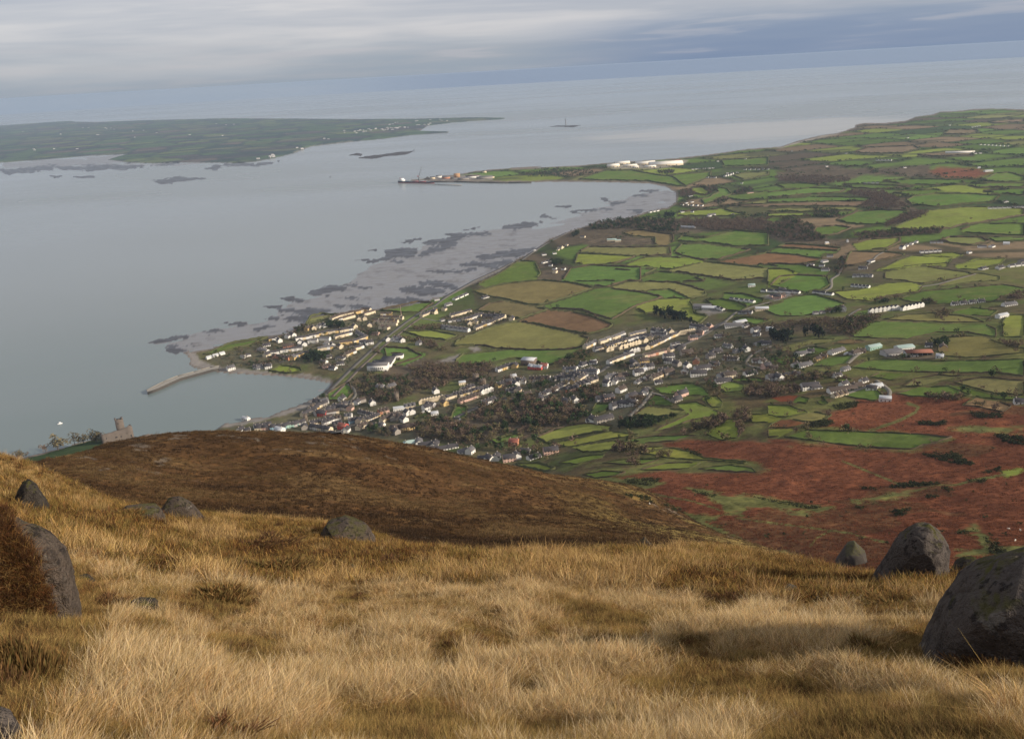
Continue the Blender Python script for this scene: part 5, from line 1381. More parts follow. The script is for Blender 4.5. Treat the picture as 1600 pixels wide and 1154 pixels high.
sp = np.array([(a, b) for _, a, b, _ in tree_spots])
TG = march(sp[:, 0], sp[:, 1], near=75)
castle_px = (sp[:, 0] < 260) & (sp[:, 1] < 716)
TD = np.hypot(TG[:, 0], TG[:, 1])
ok_t = (TG[:, 2] > .5)
show = np.array([t[3] for t in tree_spots]) / TD
order = np.argsort(-show)
quota = dict(bare=280, pine=100, ever=200, gorse=210, brush=120)
acc = {}
for i in order:
    kind, a, b, hm = tree_spots[i]
    if not ok_t[i] or TD[i] > 6000: continue
    if TD[i] < 480 and kind not in ('gorse', 'brush'): continue
    P = TG[i]; var = TREE[kind]; tm, cm_ = var[rng.integers(len(var))]
    yaw = rng.uniform(0, 6.28); sx = hm * rng.uniform(.85, 1.2)
    if quota[kind] > 0:
        quota[kind] -= 1
        if tm is None:
            o = link('gorse_bush' if kind == 'gorse' else 'shrub', cm_, loc=P); o.rotation_euler[2] = yaw; o.scale = (sx, sx, hm)
            tag(o, None, 'bush', 'gorse on the bracken slope' if kind == 'gorse' else 'leafless shrubs')
        else:
            o = link({'bare': 'bare_tree', 'pine': 'conifer_tree', 'ever': 'evergreen_tree'}[kind], None, loc=P); o.rotation_euler[2] = yaw; o.scale = (sx, sx, hm)
            tag(o, None, 'tree', {'bare': 'leafless trees', 'pine': 'conifers', 'ever': 'evergreen trees'}[kind])
            link('trunk', tm, o); link('crown', cm_, o)
        queue_label(o, LOOK[kind], a, b)
    else:
        e = acc.setdefault(kind, [[], [], 0])
        me = cm_
        v = np.zeros(len(me.vertices) * 3, np.float32); me.vertices.foreach_get('co', v); v = v.reshape(-1, 3)
        f = np.zeros(len(me.loops), np.int32); me.loops.foreach_get('vertex_index', f); f = f.reshape(-1, 4)[::2]
        c, s = math.cos(yaw), math.sin(yaw)
        w = np.stack([v[:, 0] * c - v[:, 1] * s, v[:, 0] * s + v[:, 1] * c, v[:, 2]], 1) * np.array([sx * 1.1, sx * 1.1, hm]) + P
        e[0].append(w); e[1].append(f + e[2]); e[2] += len(w)
# trees standing in the far hedgerows
far_m = [TREE['brush'][0][1], TREE['gorse'][0][1]]
EDGEIDX = EDGEIDX[fieldid[EDGEIDX] < 0]
for P in V[EDGEIDX[rng.integers(0, len(EDGEIDX), 2600)]]:
    kind = 'brush' if rng.uniform() < .5 else 'ever'
    me = far_m[0 if kind == 'brush' else 1]
    v = np.zeros(len(me.vertices) * 3, np.float32); me.vertices.foreach_get('co', v); v = v.reshape(-1, 3)
    f = np.zeros(len(me.loops), np.int32); me.loops.foreach_get('vertex_index', f); f = f.reshape(-1, 4)
    h_ = rng.uniform(5, 11); n_ = 26
    e = acc.setdefault(kind, [[], [], 0])
    e[0].append(v[:n_ * 4] * np.array([h_ * 1.3, h_ * 1.3, h_]) + P); e[1].append(f[:n_] + e[2]); e[2] += n_ * 4
for kind, (vv, ff, _) in acc.items():
    tag(link({'bare': 'bare_woodland', 'pine': 'conifer_woodland', 'ever': 'evergreen_woodland', 'gorse': 'gorse_scrub', 'brush': 'brushwood'}[kind], mesh_from('woodland', np.concatenate(vv), np.concatenate(ff), [{'bare': M_BARE, 'pine': M_PINE, 'ever': M_EVER, 'gorse': M_GORSE, 'brush': M_BARE2}[kind]])), kind='stuff')

# ------------------------------------------------------------------ roads
MAT_ROAD = plain('asphalt', (.105, .098, .088), .9, .2, .2)
MAT_LANE = plain('lane_gravel', (.165, .15, .125), .95, .2, .3)
def road(name, line, w, mat, lift=.35, near=150):
    q = []
    for a, b in zip(line[:-1], line[1:]):
        n = max(2, int(np.hypot(*(b - a)) / 2))
        q += [a + (b - a) * t for t in np.linspace(0, 1, n, endpoint=False)]
    q.append(line[-1]); q = np.array(q)
    P = march(q[:, 0], q[:, 1], near=near, detail=True)
    for _ in range(3):
        P[1:-1] = (P[:-2] + P[1:-1] * 2 + P[2:]) / 4
    L_ = np.concatenate([[0], np.cumsum(np.linalg.norm(np.diff(P[:, :2], axis=0), axis=1))])
    t = np.linspace(0, L_[-1], max(4, int(L_[-1] / 6)))
    P = np.stack([np.interp(t, L_, P[:, j]) for j in range(3)], 1)
    T_ = np.gradient(P[:, :2], axis=0); T_ /= np.linalg.norm(T_, axis=1)[:, None] + 1e-9
    Nn = np.stack([-T_[:, 1], T_[:, 0]], 1)
    A_ = P[:, :2] + Nn * w / 2; B_ = P[:, :2] - Nn * w / 2
    za = np.maximum(np.maximum(ground_z(A_[:, 0], A_[:, 1]), ground_z(B_[:, 0], B_[:, 1])), .9) + lift
    n = len(P)
    V_ = np.concatenate([np.c_[A_, za], np.c_[B_, za], np.c_[A_ + Nn * .6, za - 1.6], np.c_[B_ - Nn * .6, za - 1.6]])
    i = np.arange(n - 1)
    F_ = np.concatenate([np.stack([i, i + n, i + n + 1, i + 1], 1), np.stack([i + 2 * n, i, i + 1, i + 2 * n + 1], 1), np.stack([i + n, i + 3 * n, i + 3 * n + 1, i + n + 1], 1)])
    return tag(link(name, mesh_from(name, V_, F_, [mat])), kind='structure')
for nm_, w, m_, a, s in [
    ('coast_road', 6.5, MAT_ROAD, 'A', '985,695 1040,640 1130,550 1260,430 1390,330 1500,255 B:260,270 B:330,215 B:480,130 B:600,75 B:700,25 E:40,1035 E:130,970 E:210,920 E:340,850'),
    ('railway_bank', 5, plain('ballast', (.13, .105, .085), .95, .25, .4), 'A', '1020,705 1075,650 1160,560 1290,440 1420,338 1520,268'),
    ('lane', 4.5, MAT_LANE, 'C', '320,812 400,740 455,668 448,640 420,630'), ('lane', 4, MAT_LANE, 'C', '455,668 520,685 580,720'), ('street', 6, MAT_ROAD, 'P', '-60,620 60,560 200,500 400,420 860,420 960,360 1080,300 1200,220 1330,180 1440,150 1600,40 Q:340,455 Q:560,380 Q:920,330 Q:1050,290 Q:1250,200 Q:1400,110 Q:1560,20'),
    ('lane', 4.5, MAT_LANE, 'C', '800,280 900,240 960,185 1100,140 1200,115 1300,80 1440,75'), ('lane', 5, MAT_LANE, 'D', '300,185 335,170 338,140 330,125 370,103'), ('tree_lined_road', 6, MAT_ROAD, 'D', '370,103 385,70 400,0'), ('lane', 4, MAT_LANE, 'R', '550,510 440,500 380,490 350,465 355,440 385,410 420,380 560,325'),
    ('lane', 4, MAT_LANE, 'D', '400,735 480,710 560,685'), ('lane', 4, MAT_LANE, 'D', '575,660 620,690 648,715 640,755'), ('lane', 5, MAT_LANE, 'R', '1195,470 1260,410 1330,360'), ('lane', 4, MAT_LANE, 'R', '1200,75 1250,40 1300,15'), ('lane', 4, MAT_LANE, 'D', '1220,75 1300,42 1358,30'), ('lane', 4, MAT_LANE, 'D', '800,165 900,150 1100,95'),
    ('street', 5, MAT_ROAD, 'N', '240,640 420,590 600,540 780,510 960,480 1180,420'), ('street', 5, MAT_ROAD, 'N', '430,470 640,440 820,420 1000,400'), ('lane', 4, MAT_LANE, 'A', '1100,640 1130,660 1140,700 1120,715'), ('lane', 4, MAT_LANE, 'F', '620,1050 680,990 740,960'), ('lane', 4, MAT_LANE, 'B', '200,330 280,345 330,340'), ('street', 5, MAT_ROAD, 'O', '300,520 420,440 560,410 740,360 900,300 1100,250 1500,170')]:
    road(nm_, pts(a, s), w, m_)

# ------------------------------------------------------------------ houses: unit meshes shared by all
def wallmat(n_, c):
    return plain('wall_' + n_, c, .9, .12, .5)
WALL = {k: wallmat(k, v) for k, v in dict(white=(.70, .68, .63), cream=(.66, .56, .40), yellow=(.56, .40, .18), stone=(.30, .27, .235), grey=(.44, .42, .40), pink=(.60, .40, .32), brick=(.48, .22, .13), blue=(.25, .38, .45), green=(.30, .45, .38), red=(.55, .10, .08)).items()}
ROOF = {k: plain('roof_' + k, v, .8, .2, .6, .25) for k, v in dict(slate=(.062, .056, .058), brown=(.080, .060, .048), pale=(.125, .118, .118), red=(.24, .085, .06), green=(.33, .42, .38), tin=(.45, .46, .47)).items()}
M_GLASS = plain('window_glass', (.03, .035, .04), .15, .1, 1, .5)
M_DOOR = plain('door_paint', (.10, .06, .045), .6, .2, 2)
M_CHIM = plain('chimney_render', (.38, .33, .28), .95, .2, 2)

def wall_unit(gable):
    V_ = [(-.5, -.5, -.5), (.5, -.5, -.5), (.5, .5, -.5), (-.5, .5, -.5), (-.5, -.5, 1), (.5, -.5, 1), (.5, .5, 1), (-.5, .5, 1)]
    F_ = [(0, 1, 5, 4), (1, 2, 6, 5), (2, 3, 7, 6), (3, 0, 4, 7)]
    if gable:
        V_ += [(-.5, 0, 1 + gable), (.5, 0, 1 + gable)]
        F_ += [(5, 6, 9), (7, 4, 8)]
    return mesh_from('wall', V_, F_)
def roof_unit():
    """ridge along x; z is 0 at the eaves and 1 at the ridge"""
    t = .10; e = .56; x_ = .515; ez = -.12
    V_ = []
    for xx in (-x_, x_):
        V_ += [(xx, -e, ez), (xx, 0, 1), (xx, e, ez), (xx, -e, ez + t), (xx, 0, 1 + t), (xx, e, ez + t)]
    F_ = [(3, 4, 10, 9), (4, 5, 11, 10), (1, 0, 6, 7), (2, 1, 7, 8), (0, 3, 9, 6), (5, 2, 8, 11), (0, 1, 4, 3), (1, 2, 5, 4), (7, 6, 9, 10), (8, 7, 10, 11)]
    return mesh_from('roof', V_, F_)
def hip_unit():
    V_ = [(-.54, -.56, -.1), (.54, -.56, -.1), (.54, .56, -.1), (-.54, .56, -.1), (-.25, 0, 1), (.25, 0, 1)]
    return mesh_from('roof', V_, [(0, 1, 5, 4), (1, 2, 5), (2, 3, 4, 5), (3, 0, 4), (3, 2, 1, 0)])
def box_unit(name, inset=0):
    V_ = [(-.5, -.5, 0), (.5, -.5, 0), (.5, .5, 0), (-.5, .5, 0), (-.5, -.5, 1), (.5, -.5, 1), (.5, .5, 1), (-.5, .5, 1)]
    return mesh_from(name, V_, [(0, 1, 5, 4), (1, 2, 6, 5), (2, 3, 7, 6), (3, 0, 4, 7), (4, 5, 6, 7), (3, 2, 1, 0)])
U_ROOF, U_HIP, U_BOX = roof_unit(), hip_unit(), box_unit('block')
for me in (U_ROOF, U_HIP, U_BOX): me.materials.append(None)
U_WALL = {}
def put_mat(o, m_):
    o.material_slots[0].link = 'OBJECT'; o.material_slots[0].material = m_
U_WIN = box_unit('window'); U_WIN.materials.append(M_GLASS)
U_DOOR = box_unit('door'); U_DOOR.materials.append(M_DOOR)
U_CHIM = box_unit('chimney'); U_CHIM.materials.append(M_CHIM)

HOUSEQ = []          # name, px, py, L, D, eaves, rise, yaw, wall, roof, cat, look, storeys, hip, chimneys
def house_obj(q, full=True):
    name, P, L_, D_, ev, rise, yaw, wl, rf, cat, look, st_, hip, ch, a, b, grp = q
    o = link(name, None, loc=P); o.rotation_euler = (0, 0, yaw)
    tag(o, None, cat, grp)
    g = 0 if hip else round(rise / ev, 2)
    if g not in U_WALL:
        U_WALL[g] = wall_unit(g); U_WALL[g].materials.append(None)
    w = link('wall', U_WALL[g], o); w.scale = (L_, D_, ev); put_mat(w, WALL[wl])
    r = link('roof', U_HIP if hip else U_ROOF, o); r.scale = (L_, D_, rise); r.location = (0, 0, ev + .02); put_mat(r, ROOF[rf])
    if full:
        for cx in ch:
            c = link('chimney', U_CHIM, o); c.scale = (.75, 1.0, 1.7); c.location = (cx * L_, 0, ev + rise - .5)
            c.parent = r; c.matrix_parent_inverse = Matrix.LocRotScale(r.location, None, r.scale).inverted()
        face = -1 if math.cos(yaw + 0) >= -2 else 1
        n = max(2, int(L_ / 3.2))
        for s_ in range(st_):
            for i in range(n):
                if s_ == 0 and i == n // 2: continue
                k = link('window', U_WIN, o); k.scale = (1.15, .16, 1.3); k.location = ((i + .5) / n * L_ - L_ / 2, -D_ / 2, .9 + s_ * 2.7)
        k = link('door', U_DOOR, o); k.scale = (1.0, .16, 2.1); k.location = ((n // 2 + .5) / n * L_ - L_ / 2, -D_ / 2, 0)
        k = link('window', U_WIN, o); k.scale = (.16, 1.1, 1.2); k.location = (L_ / 2, 0, .9 + (st_ - 1) * 2.7)
    queue_label(o, look, a, b)
    return o

STY = {   # eaves, rise, depth, storeys, name, category, default length
    'T': (4.6, 2.8, 8.0, 2, 'terraced_house', 'house', None), 'G': (5.0, 3.2, 8.5, 2, 'gabled_house', 'house', 9.5), 'B': (2.8, 2.7, 9.0, 1, 'bungalow', 'bungalow', 14.0), 'H': (5.2, 3.0, 9.5, 2, 'detached_house', 'house', 12.5),
    'C': (2.9, 2.4, 6.5, 1, 'cottage', 'cottage', 10.0), 'S': (4.2, 1.8, 13.0, 1, 'farm_shed', 'shed', 24.0), 'V': (2.2, .5, 2.4, 1, 'garden_shed', 'shed', 6.0), 'W': (9.0, 2.0, 34.0, 1, 'warehouse', 'warehouse', 70.0)}
def rowh(style, wl, rf, tag_, s, n=1, yawdeg=None, scale=1.0, grp=None, length=None):
    q = pts(tag_, s)
    ev, rise, D_, st_, nm_, cat, L0 = STY[style]
    if n > 1:
        A_ = march(q[[0, -1], 0], q[[0, -1], 1], near=450)
        P = np.stack([A_[0] + (A_[1] - A_[0]) * t for t in np.linspace(0, 1, n)]) if len(q) == 2 else None
        if P is None:
            seg = np.concatenate([[0], np.cumsum(np.hypot(*np.diff(q, axis=0).T))]); t = np.linspace(0, seg[-1], n)
            qq = np.stack([np.interp(t, seg, q[:, 0]), np.interp(t, seg, q[:, 1])], 1); P = march(qq[:, 0], qq[:, 1], near=450)
        dirv = np.gradient(P[:, :2], axis=0)
    else:
        P = march(q[:, 0], q[:, 1], near=450)
        dirv = None
    for i, p in enumerate(P):
        if dirv is not None:
            dv = dirv[i]; sp_ = float(np.hypot(*dv)); yaw = math.atan2(dv[1], dv[0])
            if math.cos(yaw) < 0: yaw += math.pi
            L_ = (L0 or sp_ * .97) * scale
            if style == 'T': L_ = min(max(sp_ * .965, 4.5), 16)
            elif style != 'W': L_ = min(L_, sp_ * .8)
            if style == 'G': yaw += math.pi / 2
            if yawdeg is not None: yaw = math.radians(yawdeg)
        else:
            yaw = math.radians(yawdeg if yawdeg is not None else rng.choice([-28, -18, 12, 22, 35]))
            if style == 'G' and yawdeg is None: yaw += math.pi / 2
            L_ = (length or L0 or 7) * scale * (1 if length else rng.uniform(.85, 1.15))
        z_ = float(ground_z(p[0], p[1])[0])
        dep = D_ * (scale if style in 'SWV' else 1)
        wl_, ev_ = wl, ev
        if style == 'T' and rng.uniform() < .45:
            wl_ = {'cream': ['white', 'yellow', 'cream'], 'white': ['cream', 'grey', 'white'], 'pink': ['cream', 'white', 'brick'], 'yellow': ['cream', 'yellow', 'white'], 'grey': ['white', 'stone', 'cream'], 'stone': ['grey', 'stone', 'cream'], 'brick': ['pink', 'cream', 'brick']}.get(wl, [wl])[int(rng.integers(3)) if wl in ('cream', 'white', 'pink', 'yellow', 'grey', 'stone', 'brick') else 0]
        if style == 'T': ev_ = ev + rng.choice([-.5, 0, 0, .35])
        hip = style == 'B' and rng.uniform() < .35
        ch = [] if style in 'SWV' else ([-.42] if style == 'T' else [-.36, .36] if rng.uniform() < .6 else [.3])
        a, b = px_of(np.array([[p[0], p[1], z_]]))
        kind = nm_.replace('_', ' ')
        look = f"{rf}-roofed {wl_} {kind}"
        HOUSEQ.append((nm_, (p[0], p[1], z_), L_, dep, ev_ * (1 if style not in 'W' else scale), rise, yaw, wl_, rf, cat, look, st_, hip, ch, float(a[0]), float(b[0]), grp or (nm_.replace('_', ' ') + 's in and around the village')))

# shore estate
for a in [('T', 'cream', 'brown', 'N', '845,215 1010,172', 6), ('T', 'cream', 'brown', 'N', '800,195 870,165 1040,128', 6), ('T', 'cream', 'brown', 'N', '1045,132 1100,118', 3), ('T', 'cream', 'brown', 'N', '1120,105 1180,110', 3), ('T', 'cream', 'brown', 'N', '1140,150 1215,128', 3), ('G', 'cream', 'brown', 'N', '1075,205'), ('G', 'cream', 'brown', 'N', '1135,198'),
          ('T', 'cream', 'brown', 'N', '1315,155 1405,150', 4), ('T', 'cream', 'brown', 'N', '1310,188 1520,192', 8), ('T', 'cream', 'brown', 'N', '1235,218 1465,228', 8), ('G', 'cream', 'brown', 'N', '1245,245 1450,255', 6), ('G', 'cream', 'brown', 'N', '1310,290 1365,295', 2), ('G', 'cream', 'slate', 'N', '1185,268'),
          ('G', 'cream', 'slate', 'N', '1028,282'), ('G', 'yellow', 'brown', 'N', '537,305'), ('G', 'cream', 'slate', 'N', '602,298'), ('G', 'white', 'slate', 'N', '660,280'), ('G', 'white', 'slate', 'N', '712,270'), ('T', 'white', 'slate', 'N', '430,410 640,372', 7), ('T', 'cream', 'slate', 'N', '655,358 880,322', 7), ('T', 'white', 'slate', 'N', '895,322 990,306', 3),
          ('T', 'cream', 'slate', 'N', '835,390 980,352', 5), ('T', 'cream', 'slate', 'N', '1020,440 1140,395', 6), ('T', 'yellow', 'brown', 'N', '890,458 990,442', 4), ('T', 'grey', 'pale', 'N', '1065,345 1135,385', 4), ('G', 'white', 'slate', 'N', '460,448'), ('G', 'white', 'slate', 'N', '505,468'), ('T', 'white', 'pale', 'N', '560,438 630,432', 3), ('T', 'white', 'pale', 'N', '680,410 760,412', 4),
          ('G', 'white', 'pale', 'N', '730,468'), ('G', 'white', 'slate', 'N', '800,478'), ('T', 'cream', 'pale', 'N', '660,515 790,498', 5), ('G', 'cream', 'slate', 'N', '882,492'), ('T', 'white', 'slate', 'N', '140,562 230,548', 4), ('T', 'white', 'slate', 'N', '270,535 470,508', 8), ('T', 'yellow', 'slate', 'N', '350,605 555,550', 7), ('T', 'brick', 'brown', 'N', '200,590 340,612', 5), ('G', 'cream', 'slate', 'N', '112,580'),
          ('G', 'yellow', 'pale', 'N', '390,610'), ('T', 'yellow', 'slate', 'N', '150,415 215,405', 3), ('G', 'white', 'slate', 'N', '330,385'), ('G', 'white', 'slate', 'N', '390,370'), ('G', 'white', 'slate', 'N', '245,428'), ('B', 'white', 'pale', 'N', '60,510'), ('B', 'white', 'pale', 'N', '90,530'), ('B', 'white', 'slate', 'N', '110,470'), ('H', 'brick', 'brown', 'N', '340,490', 1, 20, 1.7),
          ('C', 'white', 'tin', 'A', '405,512 470,492', 3), ('C', 'white', 'pale', 'A', '575,508'), ('C', 'white', 'slate', 'A', '602,500'), ('H', 'white', 'pale', 'A', '515,568'), ('H', 'white', 'slate', 'A', '703,560'), ('B', 'white', 'pale', 'A', '660,562'), ('B', 'white', 'slate', 'N', '755,592'), ('B', 'white', 'slate', 'N', '882,605'), ('B', 'white', 'slate', 'N', '880,662'), ('B', 'white', 'slate', 'N', '706,645'), ('B', 'pink', 'brown', 'N', '735,690'), ('B', 'white', 'slate', 'N', '803,710'),
          ('T', 'cream', 'brown', 'N', '945,578 1015,545', 3), ('T', 'cream', 'slate', 'N', '1040,510 1100,490', 3), ('H', 'white', 'slate', 'N', '1115,448'), ('H', 'white', 'slate', 'N', '1180,452'), ('B', 'pink', 'brown', 'N', '1245,350'), ('G', 'white', 'slate', 'N', '1375,418'), ('G', 'white', 'slate', 'N', '1438,412'), ('G', 'white', 'slate', 'N', '1480,408'), ('G', 'white', 'slate', 'N', '1525,425'), ('B', 'white', 'slate', 'N', '20,690'), ('V', 'white', 'pale', 'N', '60,695')]:
    rowh(*a, grp='houses of the shore estate')
# estate by the coast road
for a in [('T', 'cream', 'slate', 'B', '362,322 450,298', 5), ('T', 'white', 'slate', 'B', '430,345 512,318', 5), ('T', 'white', 'pale', 'B', '320,385 440,400', 6), ('G', 'cream', 'slate', 'B', '455,365'), ('G', 'cream', 'slate', 'B', '485,358'), ('T', 'cream', 'slate', 'B', '490,388 622,335', 8), ('G', 'cream', 'slate', 'B', '678,340'), ('T', 'grey', 'slate', 'B', '540,325 630,328', 4), ('C', 'white', 'slate', 'B', '350,350 420,340', 4), ('C', 'white', 'slate', 'B', '530,352 590,345', 3),
          ('C', 'grey', 'slate', 'B', '310,345'), ('T', 'cream', 'slate', 'B', '205,320 270,292', 5), ('G', 'cream', 'slate', 'B', '270,305'), ('G', 'cream', 'slate', 'B', '320,288'), ('B', 'white', 'pale', 'B', '342,260'), ('B', 'white', 'slate', 'B', '380,230 430,208', 3), ('B', 'white', 'slate', 'B', '537,222'), ('C', 'grey', 'pale', 'B', '280,235'), ('C', 'white', 'pale', 'B', '22,448 95,455', 4), ('G', 'grey', 'slate', 'B', '185,470')]:
    rowh(*a, grp='houses by the coast road')
# old town under the brown hill
for a in [('T', 'cream', 'slate', 'O', '190,285 290,248', 4), ('H', 'stone', 'slate', 'O', '105,205'), ('H', 'white', 'pale', 'O', '180,200'), ('T', 'grey', 'slate', 'O', '330,255 395,265', 2), ('G', 'pink', 'brown', 'O', '450,270'), ('H', 'red', 'slate', 'O', '165,325'), ('H', 'grey', 'brown', 'O', '120,318'), ('T', 'cream', 'brown', 'O', '190,368 250,356', 3), ('T', 'yellow', 'slate', 'O', '48,430 130,416', 4), ('T', 'white', 'slate', 'O', '180,420 260,392', 3), ('T', 'grey', 'slate', 'O', '60,465 230,490', 5),
          ('C', 'white', 'slate', 'O', '272,524'), ('C', 'white', 'slate', 'O', '340,524'), ('H', 'red', 'red', 'O', '375,462'), ('G', 'white', 'slate', 'O', '410,498'), ('T', 'white', 'pale', 'O', '410,355 450,350', 2), ('T', 'blue', 'slate', 'O', '450,405 520,390', 3), ('G', 'cream', 'slate', 'O', '548,400'), ('G', 'cream', 'slate', 'O', '600,392'), ('T', 'cream', 'slate', 'O', '630,388 740,345', 6), ('T', 'cream', 'brown', 'O', '785,395 880,345', 4), ('T', 'pink', 'brown', 'O', '760,310 830,290', 3),
          ('T', 'yellow', 'brown', 'O', '540,475 600,440', 3), ('C', 'white', 'slate', 'O', '702,440'), ('C', 'white', 'pale', 'O', '778,435'), ('H', 'stone', 'brown', 'O', '915,365', 1, 80, 1.3), ('H', 'stone', 'brown', 'O', '965,370', 1, 100, 1.2), ('G', 'white', 'slate', 'O', '1045,318'), ('G', 'white', 'slate', 'O', '1090,308'), ('G', 'white', 'slate', 'O', '1012,388'), ('S', 'white', 'tin', 'O', '960,270', 1, 10, .6), ('T', 'cream', 'pale', 'O', '1030,255 1110,240', 3),
          ('G', 'cream', 'pale', 'O', '1195,205 1405,160', 8), ('T', 'cream', 'slate', 'O', '1450,160 1600,115', 6), ('G', 'white', 'slate', 'O', '1340,90', 1, None, 1.2), ('G', 'stone', 'slate', 'O', '882,505'), ('G', 'stone', 'slate', 'O', '928,515'), ('G', 'yellow', 'brown', 'O', '1432,220'), ('H', 'grey', 'slate', 'O', '1285,240'), ('H', 'white', 'slate', 'O', '1245,262'), ('V', 'white', 'tin', 'O', '1200,300'), ('V', 'white', 'tin', 'O', '1266,290'), ('C', 'white', 'tin', 'O', '1328,318'),
          ('H', 'white', 'pale', 'O', '765,55'), ('H', 'cream', 'pale', 'O', '880,45'), ('C', 'white', 'slate', 'O', '1560,385'), ('C', 'grey', 'slate', 'O', '560,300 700,335', 4), ('G', 'white', 'slate', 'O', '365,170'), ('T', 'stone', 'slate', 'O', '20,300 90,290', 3), ('T', 'grey', 'brown', 'O', '220,320 320,300', 4), ('T', 'stone', 'brown', 'O', '480,215 590,180', 5), ('G', 'white', 'slate', 'O', '520,210'), ('G', 'white', 'slate', 'O', '680,215'), ('C', 'white', 'slate', 'O', '445,205 480,195', 2), ('T', 'stone', 'slate', 'O', '280,440 350,425', 3), ('T', 'grey', 'brown', 'O', '270,385 340,370', 3),
          ('T', 'white', 'slate', 'A', '645,862 705,852', 3), ('T', 'blue', 'slate', 'A', '725,866 780,862', 3), ('T', 'green', 'slate', 'A', '790,858 830,850', 2), ('G', 'white', 'slate', 'A', '565,880'), ('C', 'white', 'slate', 'A', '597,876'), ('G', 'stone', 'slate', 'A', '885,865'), ('T', 'cream', 'slate', 'A', '920,850 1000,825', 4), ('T', 'pink', 'slate', 'A', '655,868 690,866', 2), ('C', 'white', 'tin', 'A', '590,818'), ('T', 'grey', 'slate', 'A', '840,848 870,840', 2), ('H', 'white', 'tin', 'A', '760,880'), ('T', 'grey', 'slate', 'A', '920,770 980,745', 3), ('T', 'stone', 'slate', 'A', '1000,780 1080,750', 4), ('T', 'cream', 'slate', 'A', '890,795 930,775', 2)]:
    rowh(*a, grp='houses of the old town')
# front bungalows above the hill crest
for a in [('B', 'white', 'green', 'O', '1080,622', 1, 12, 1.3), ('B', 'white', 'pale', 'O', '1165,612', 1, 100, .8), ('B', 'white', 'slate', 'O', '1245,640', 1, 10, 1.3), ('B', 'grey', 'slate', 'O', '1330,638', 1, 80), ('B', 'white', 'slate', 'O', '1420,680', 1, 12, 1.6), ('B', 'white', 'slate', 'O', '1515,660', 1, 8, 1.1), ('C', 'white', 'slate', 'O', '1290,688'),
          ('B', 'white', 'pale', 'B', '425,1040', 1, 20), ('G', 'white', 'pale', 'B', '458,1045'), ('B', 'white', 'slate', 'B', '530,1080', 1, 5), ('G', 'white', 'slate', 'B', '562,1088'), ('G', 'white', 'slate', 'B', '597,1080'), ('H', 'pink', 'slate', 'B', '665,1085', 1, 8), ('G', 'white', 'slate', 'B', '705,1075'), ('B', 'white', 'slate', 'B', '795,1072', 1, 30), ('H', 'pink', 'slate', 'B', '885,1045', 1, 8, 1.4), ('H', 'brick', 'red', 'B', '690,1000', 1, -15), ('C', 'stone', 'slate', 'B', '750,1040'), ('B', 'white', 'slate', 'B', '270,1030', 1, 5)]:
    rowh(*a, grp='front row of houses above the brown hill')
# main street and the middle of the village
for a in [('T', 'cream', 'slate', 'P', '0,392 200,338', 7), ('T', 'blue', 'slate', 'P', '205,335 260,318', 2), ('T', 'pink', 'brown', 'P', '0,462 170,402', 6), ('G', 'white', 'slate', 'P', '230,372 310,345', 4), ('T', 'white', 'slate', 'P', '235,485 340,445', 4), ('S', 'cream', 'tin', 'P', '15,270', 1, 15, .5), ('T', 'cream', 'slate', 'P', '390,295 460,270', 3), ('H', 'pink', 'slate', 'P', '505,262'), ('C', 'white', 'tin', 'P', '548,195'), ('G', 'white', 'slate', 'P', '610,255'), ('G', 'white', 'slate', 'P', '650,255'), ('G', 'white', 'slate', 'P', '575,282'),
          ('T', 'grey', 'slate', 'P', '490,360 560,345', 3), ('G', 'cream', 'slate', 'P', '595,352'), ('T', 'cream', 'brown', 'P', '735,238 915,226', 6), ('B', 'brick', 'brown', 'P', '690,375', 1, 5), ('G', 'stone', 'slate', 'P', '830,440'), ('T', 'white', 'slate', 'P', '850,395 905,375', 2), ('T', 'pink', 'brown', 'P', '915,365 975,340', 2), ('T', 'white', 'slate', 'P', '1000,325 1060,295', 3), ('T', 'cream', 'slate', 'P', '1070,290 1140,250', 3), ('T', 'yellow', 'slate', 'P', '1165,248 1190,210', 2), ('T', 'white', 'slate', 'P', '1075,220 1140,210', 2),
          ('T', 'white', 'pale', 'P', '1085,135 1195,128', 4), ('T', 'white', 'pale', 'P', '1290,160 1410,158', 5), ('G', 'white', 'slate', 'P', '1352,150'), ('T', 'cream', 'slate', 'P', '1150,188 1225,178', 3), ('T', 'cream', 'slate', 'P', '1205,305 1405,235', 8), ('T', 'pink', 'slate', 'P', '1105,345 1215,325', 4), ('T', 'white', 'slate', 'P', '1230,295 1320,270', 3), ('H', 'white', 'slate', 'P', '1105,470'), ('G', 'white', 'slate', 'P', '1190,455'), ('H', 'grey', 'slate', 'P', '1460,445', 1, 10), ('H', 'pink', 'slate', 'P', '1540,430', 1, 15),
          ('C', 'white', 'slate', 'P', '1345,662', 1, 5), ('G', 'white', 'slate', 'P', '1382,660'), ('H', 'stone', 'slate', 'P', '1490,655', 1, 20, 1.6), ('H', 'white', 'slate', 'P', '1530,275'), ('B', 'white', 'pale', 'P', '1565,195'), ('B', 'white', 'slate', 'P', '1285,70'), ('C', 'white', 'slate', 'P', '1380,55'), ('T', 'cream', 'slate', 'P', '395,130 530,85', 4), ('G', 'yellow', 'slate', 'P', '565,95'), ('T', 'red', 'tin', 'P', '735,105 830,110', 3), ('H', 'white', 'red', 'P', '870,100'), ('T', 'stone', 'slate', 'P', '980,235 1060,200', 3), ('T', 'stone', 'slate', 'P', '1230,230 1290,190', 3), ('T', 'grey', 'slate', 'P', '20,345 120,310', 4)]:
    rowh(*a, grp='houses along the main street')
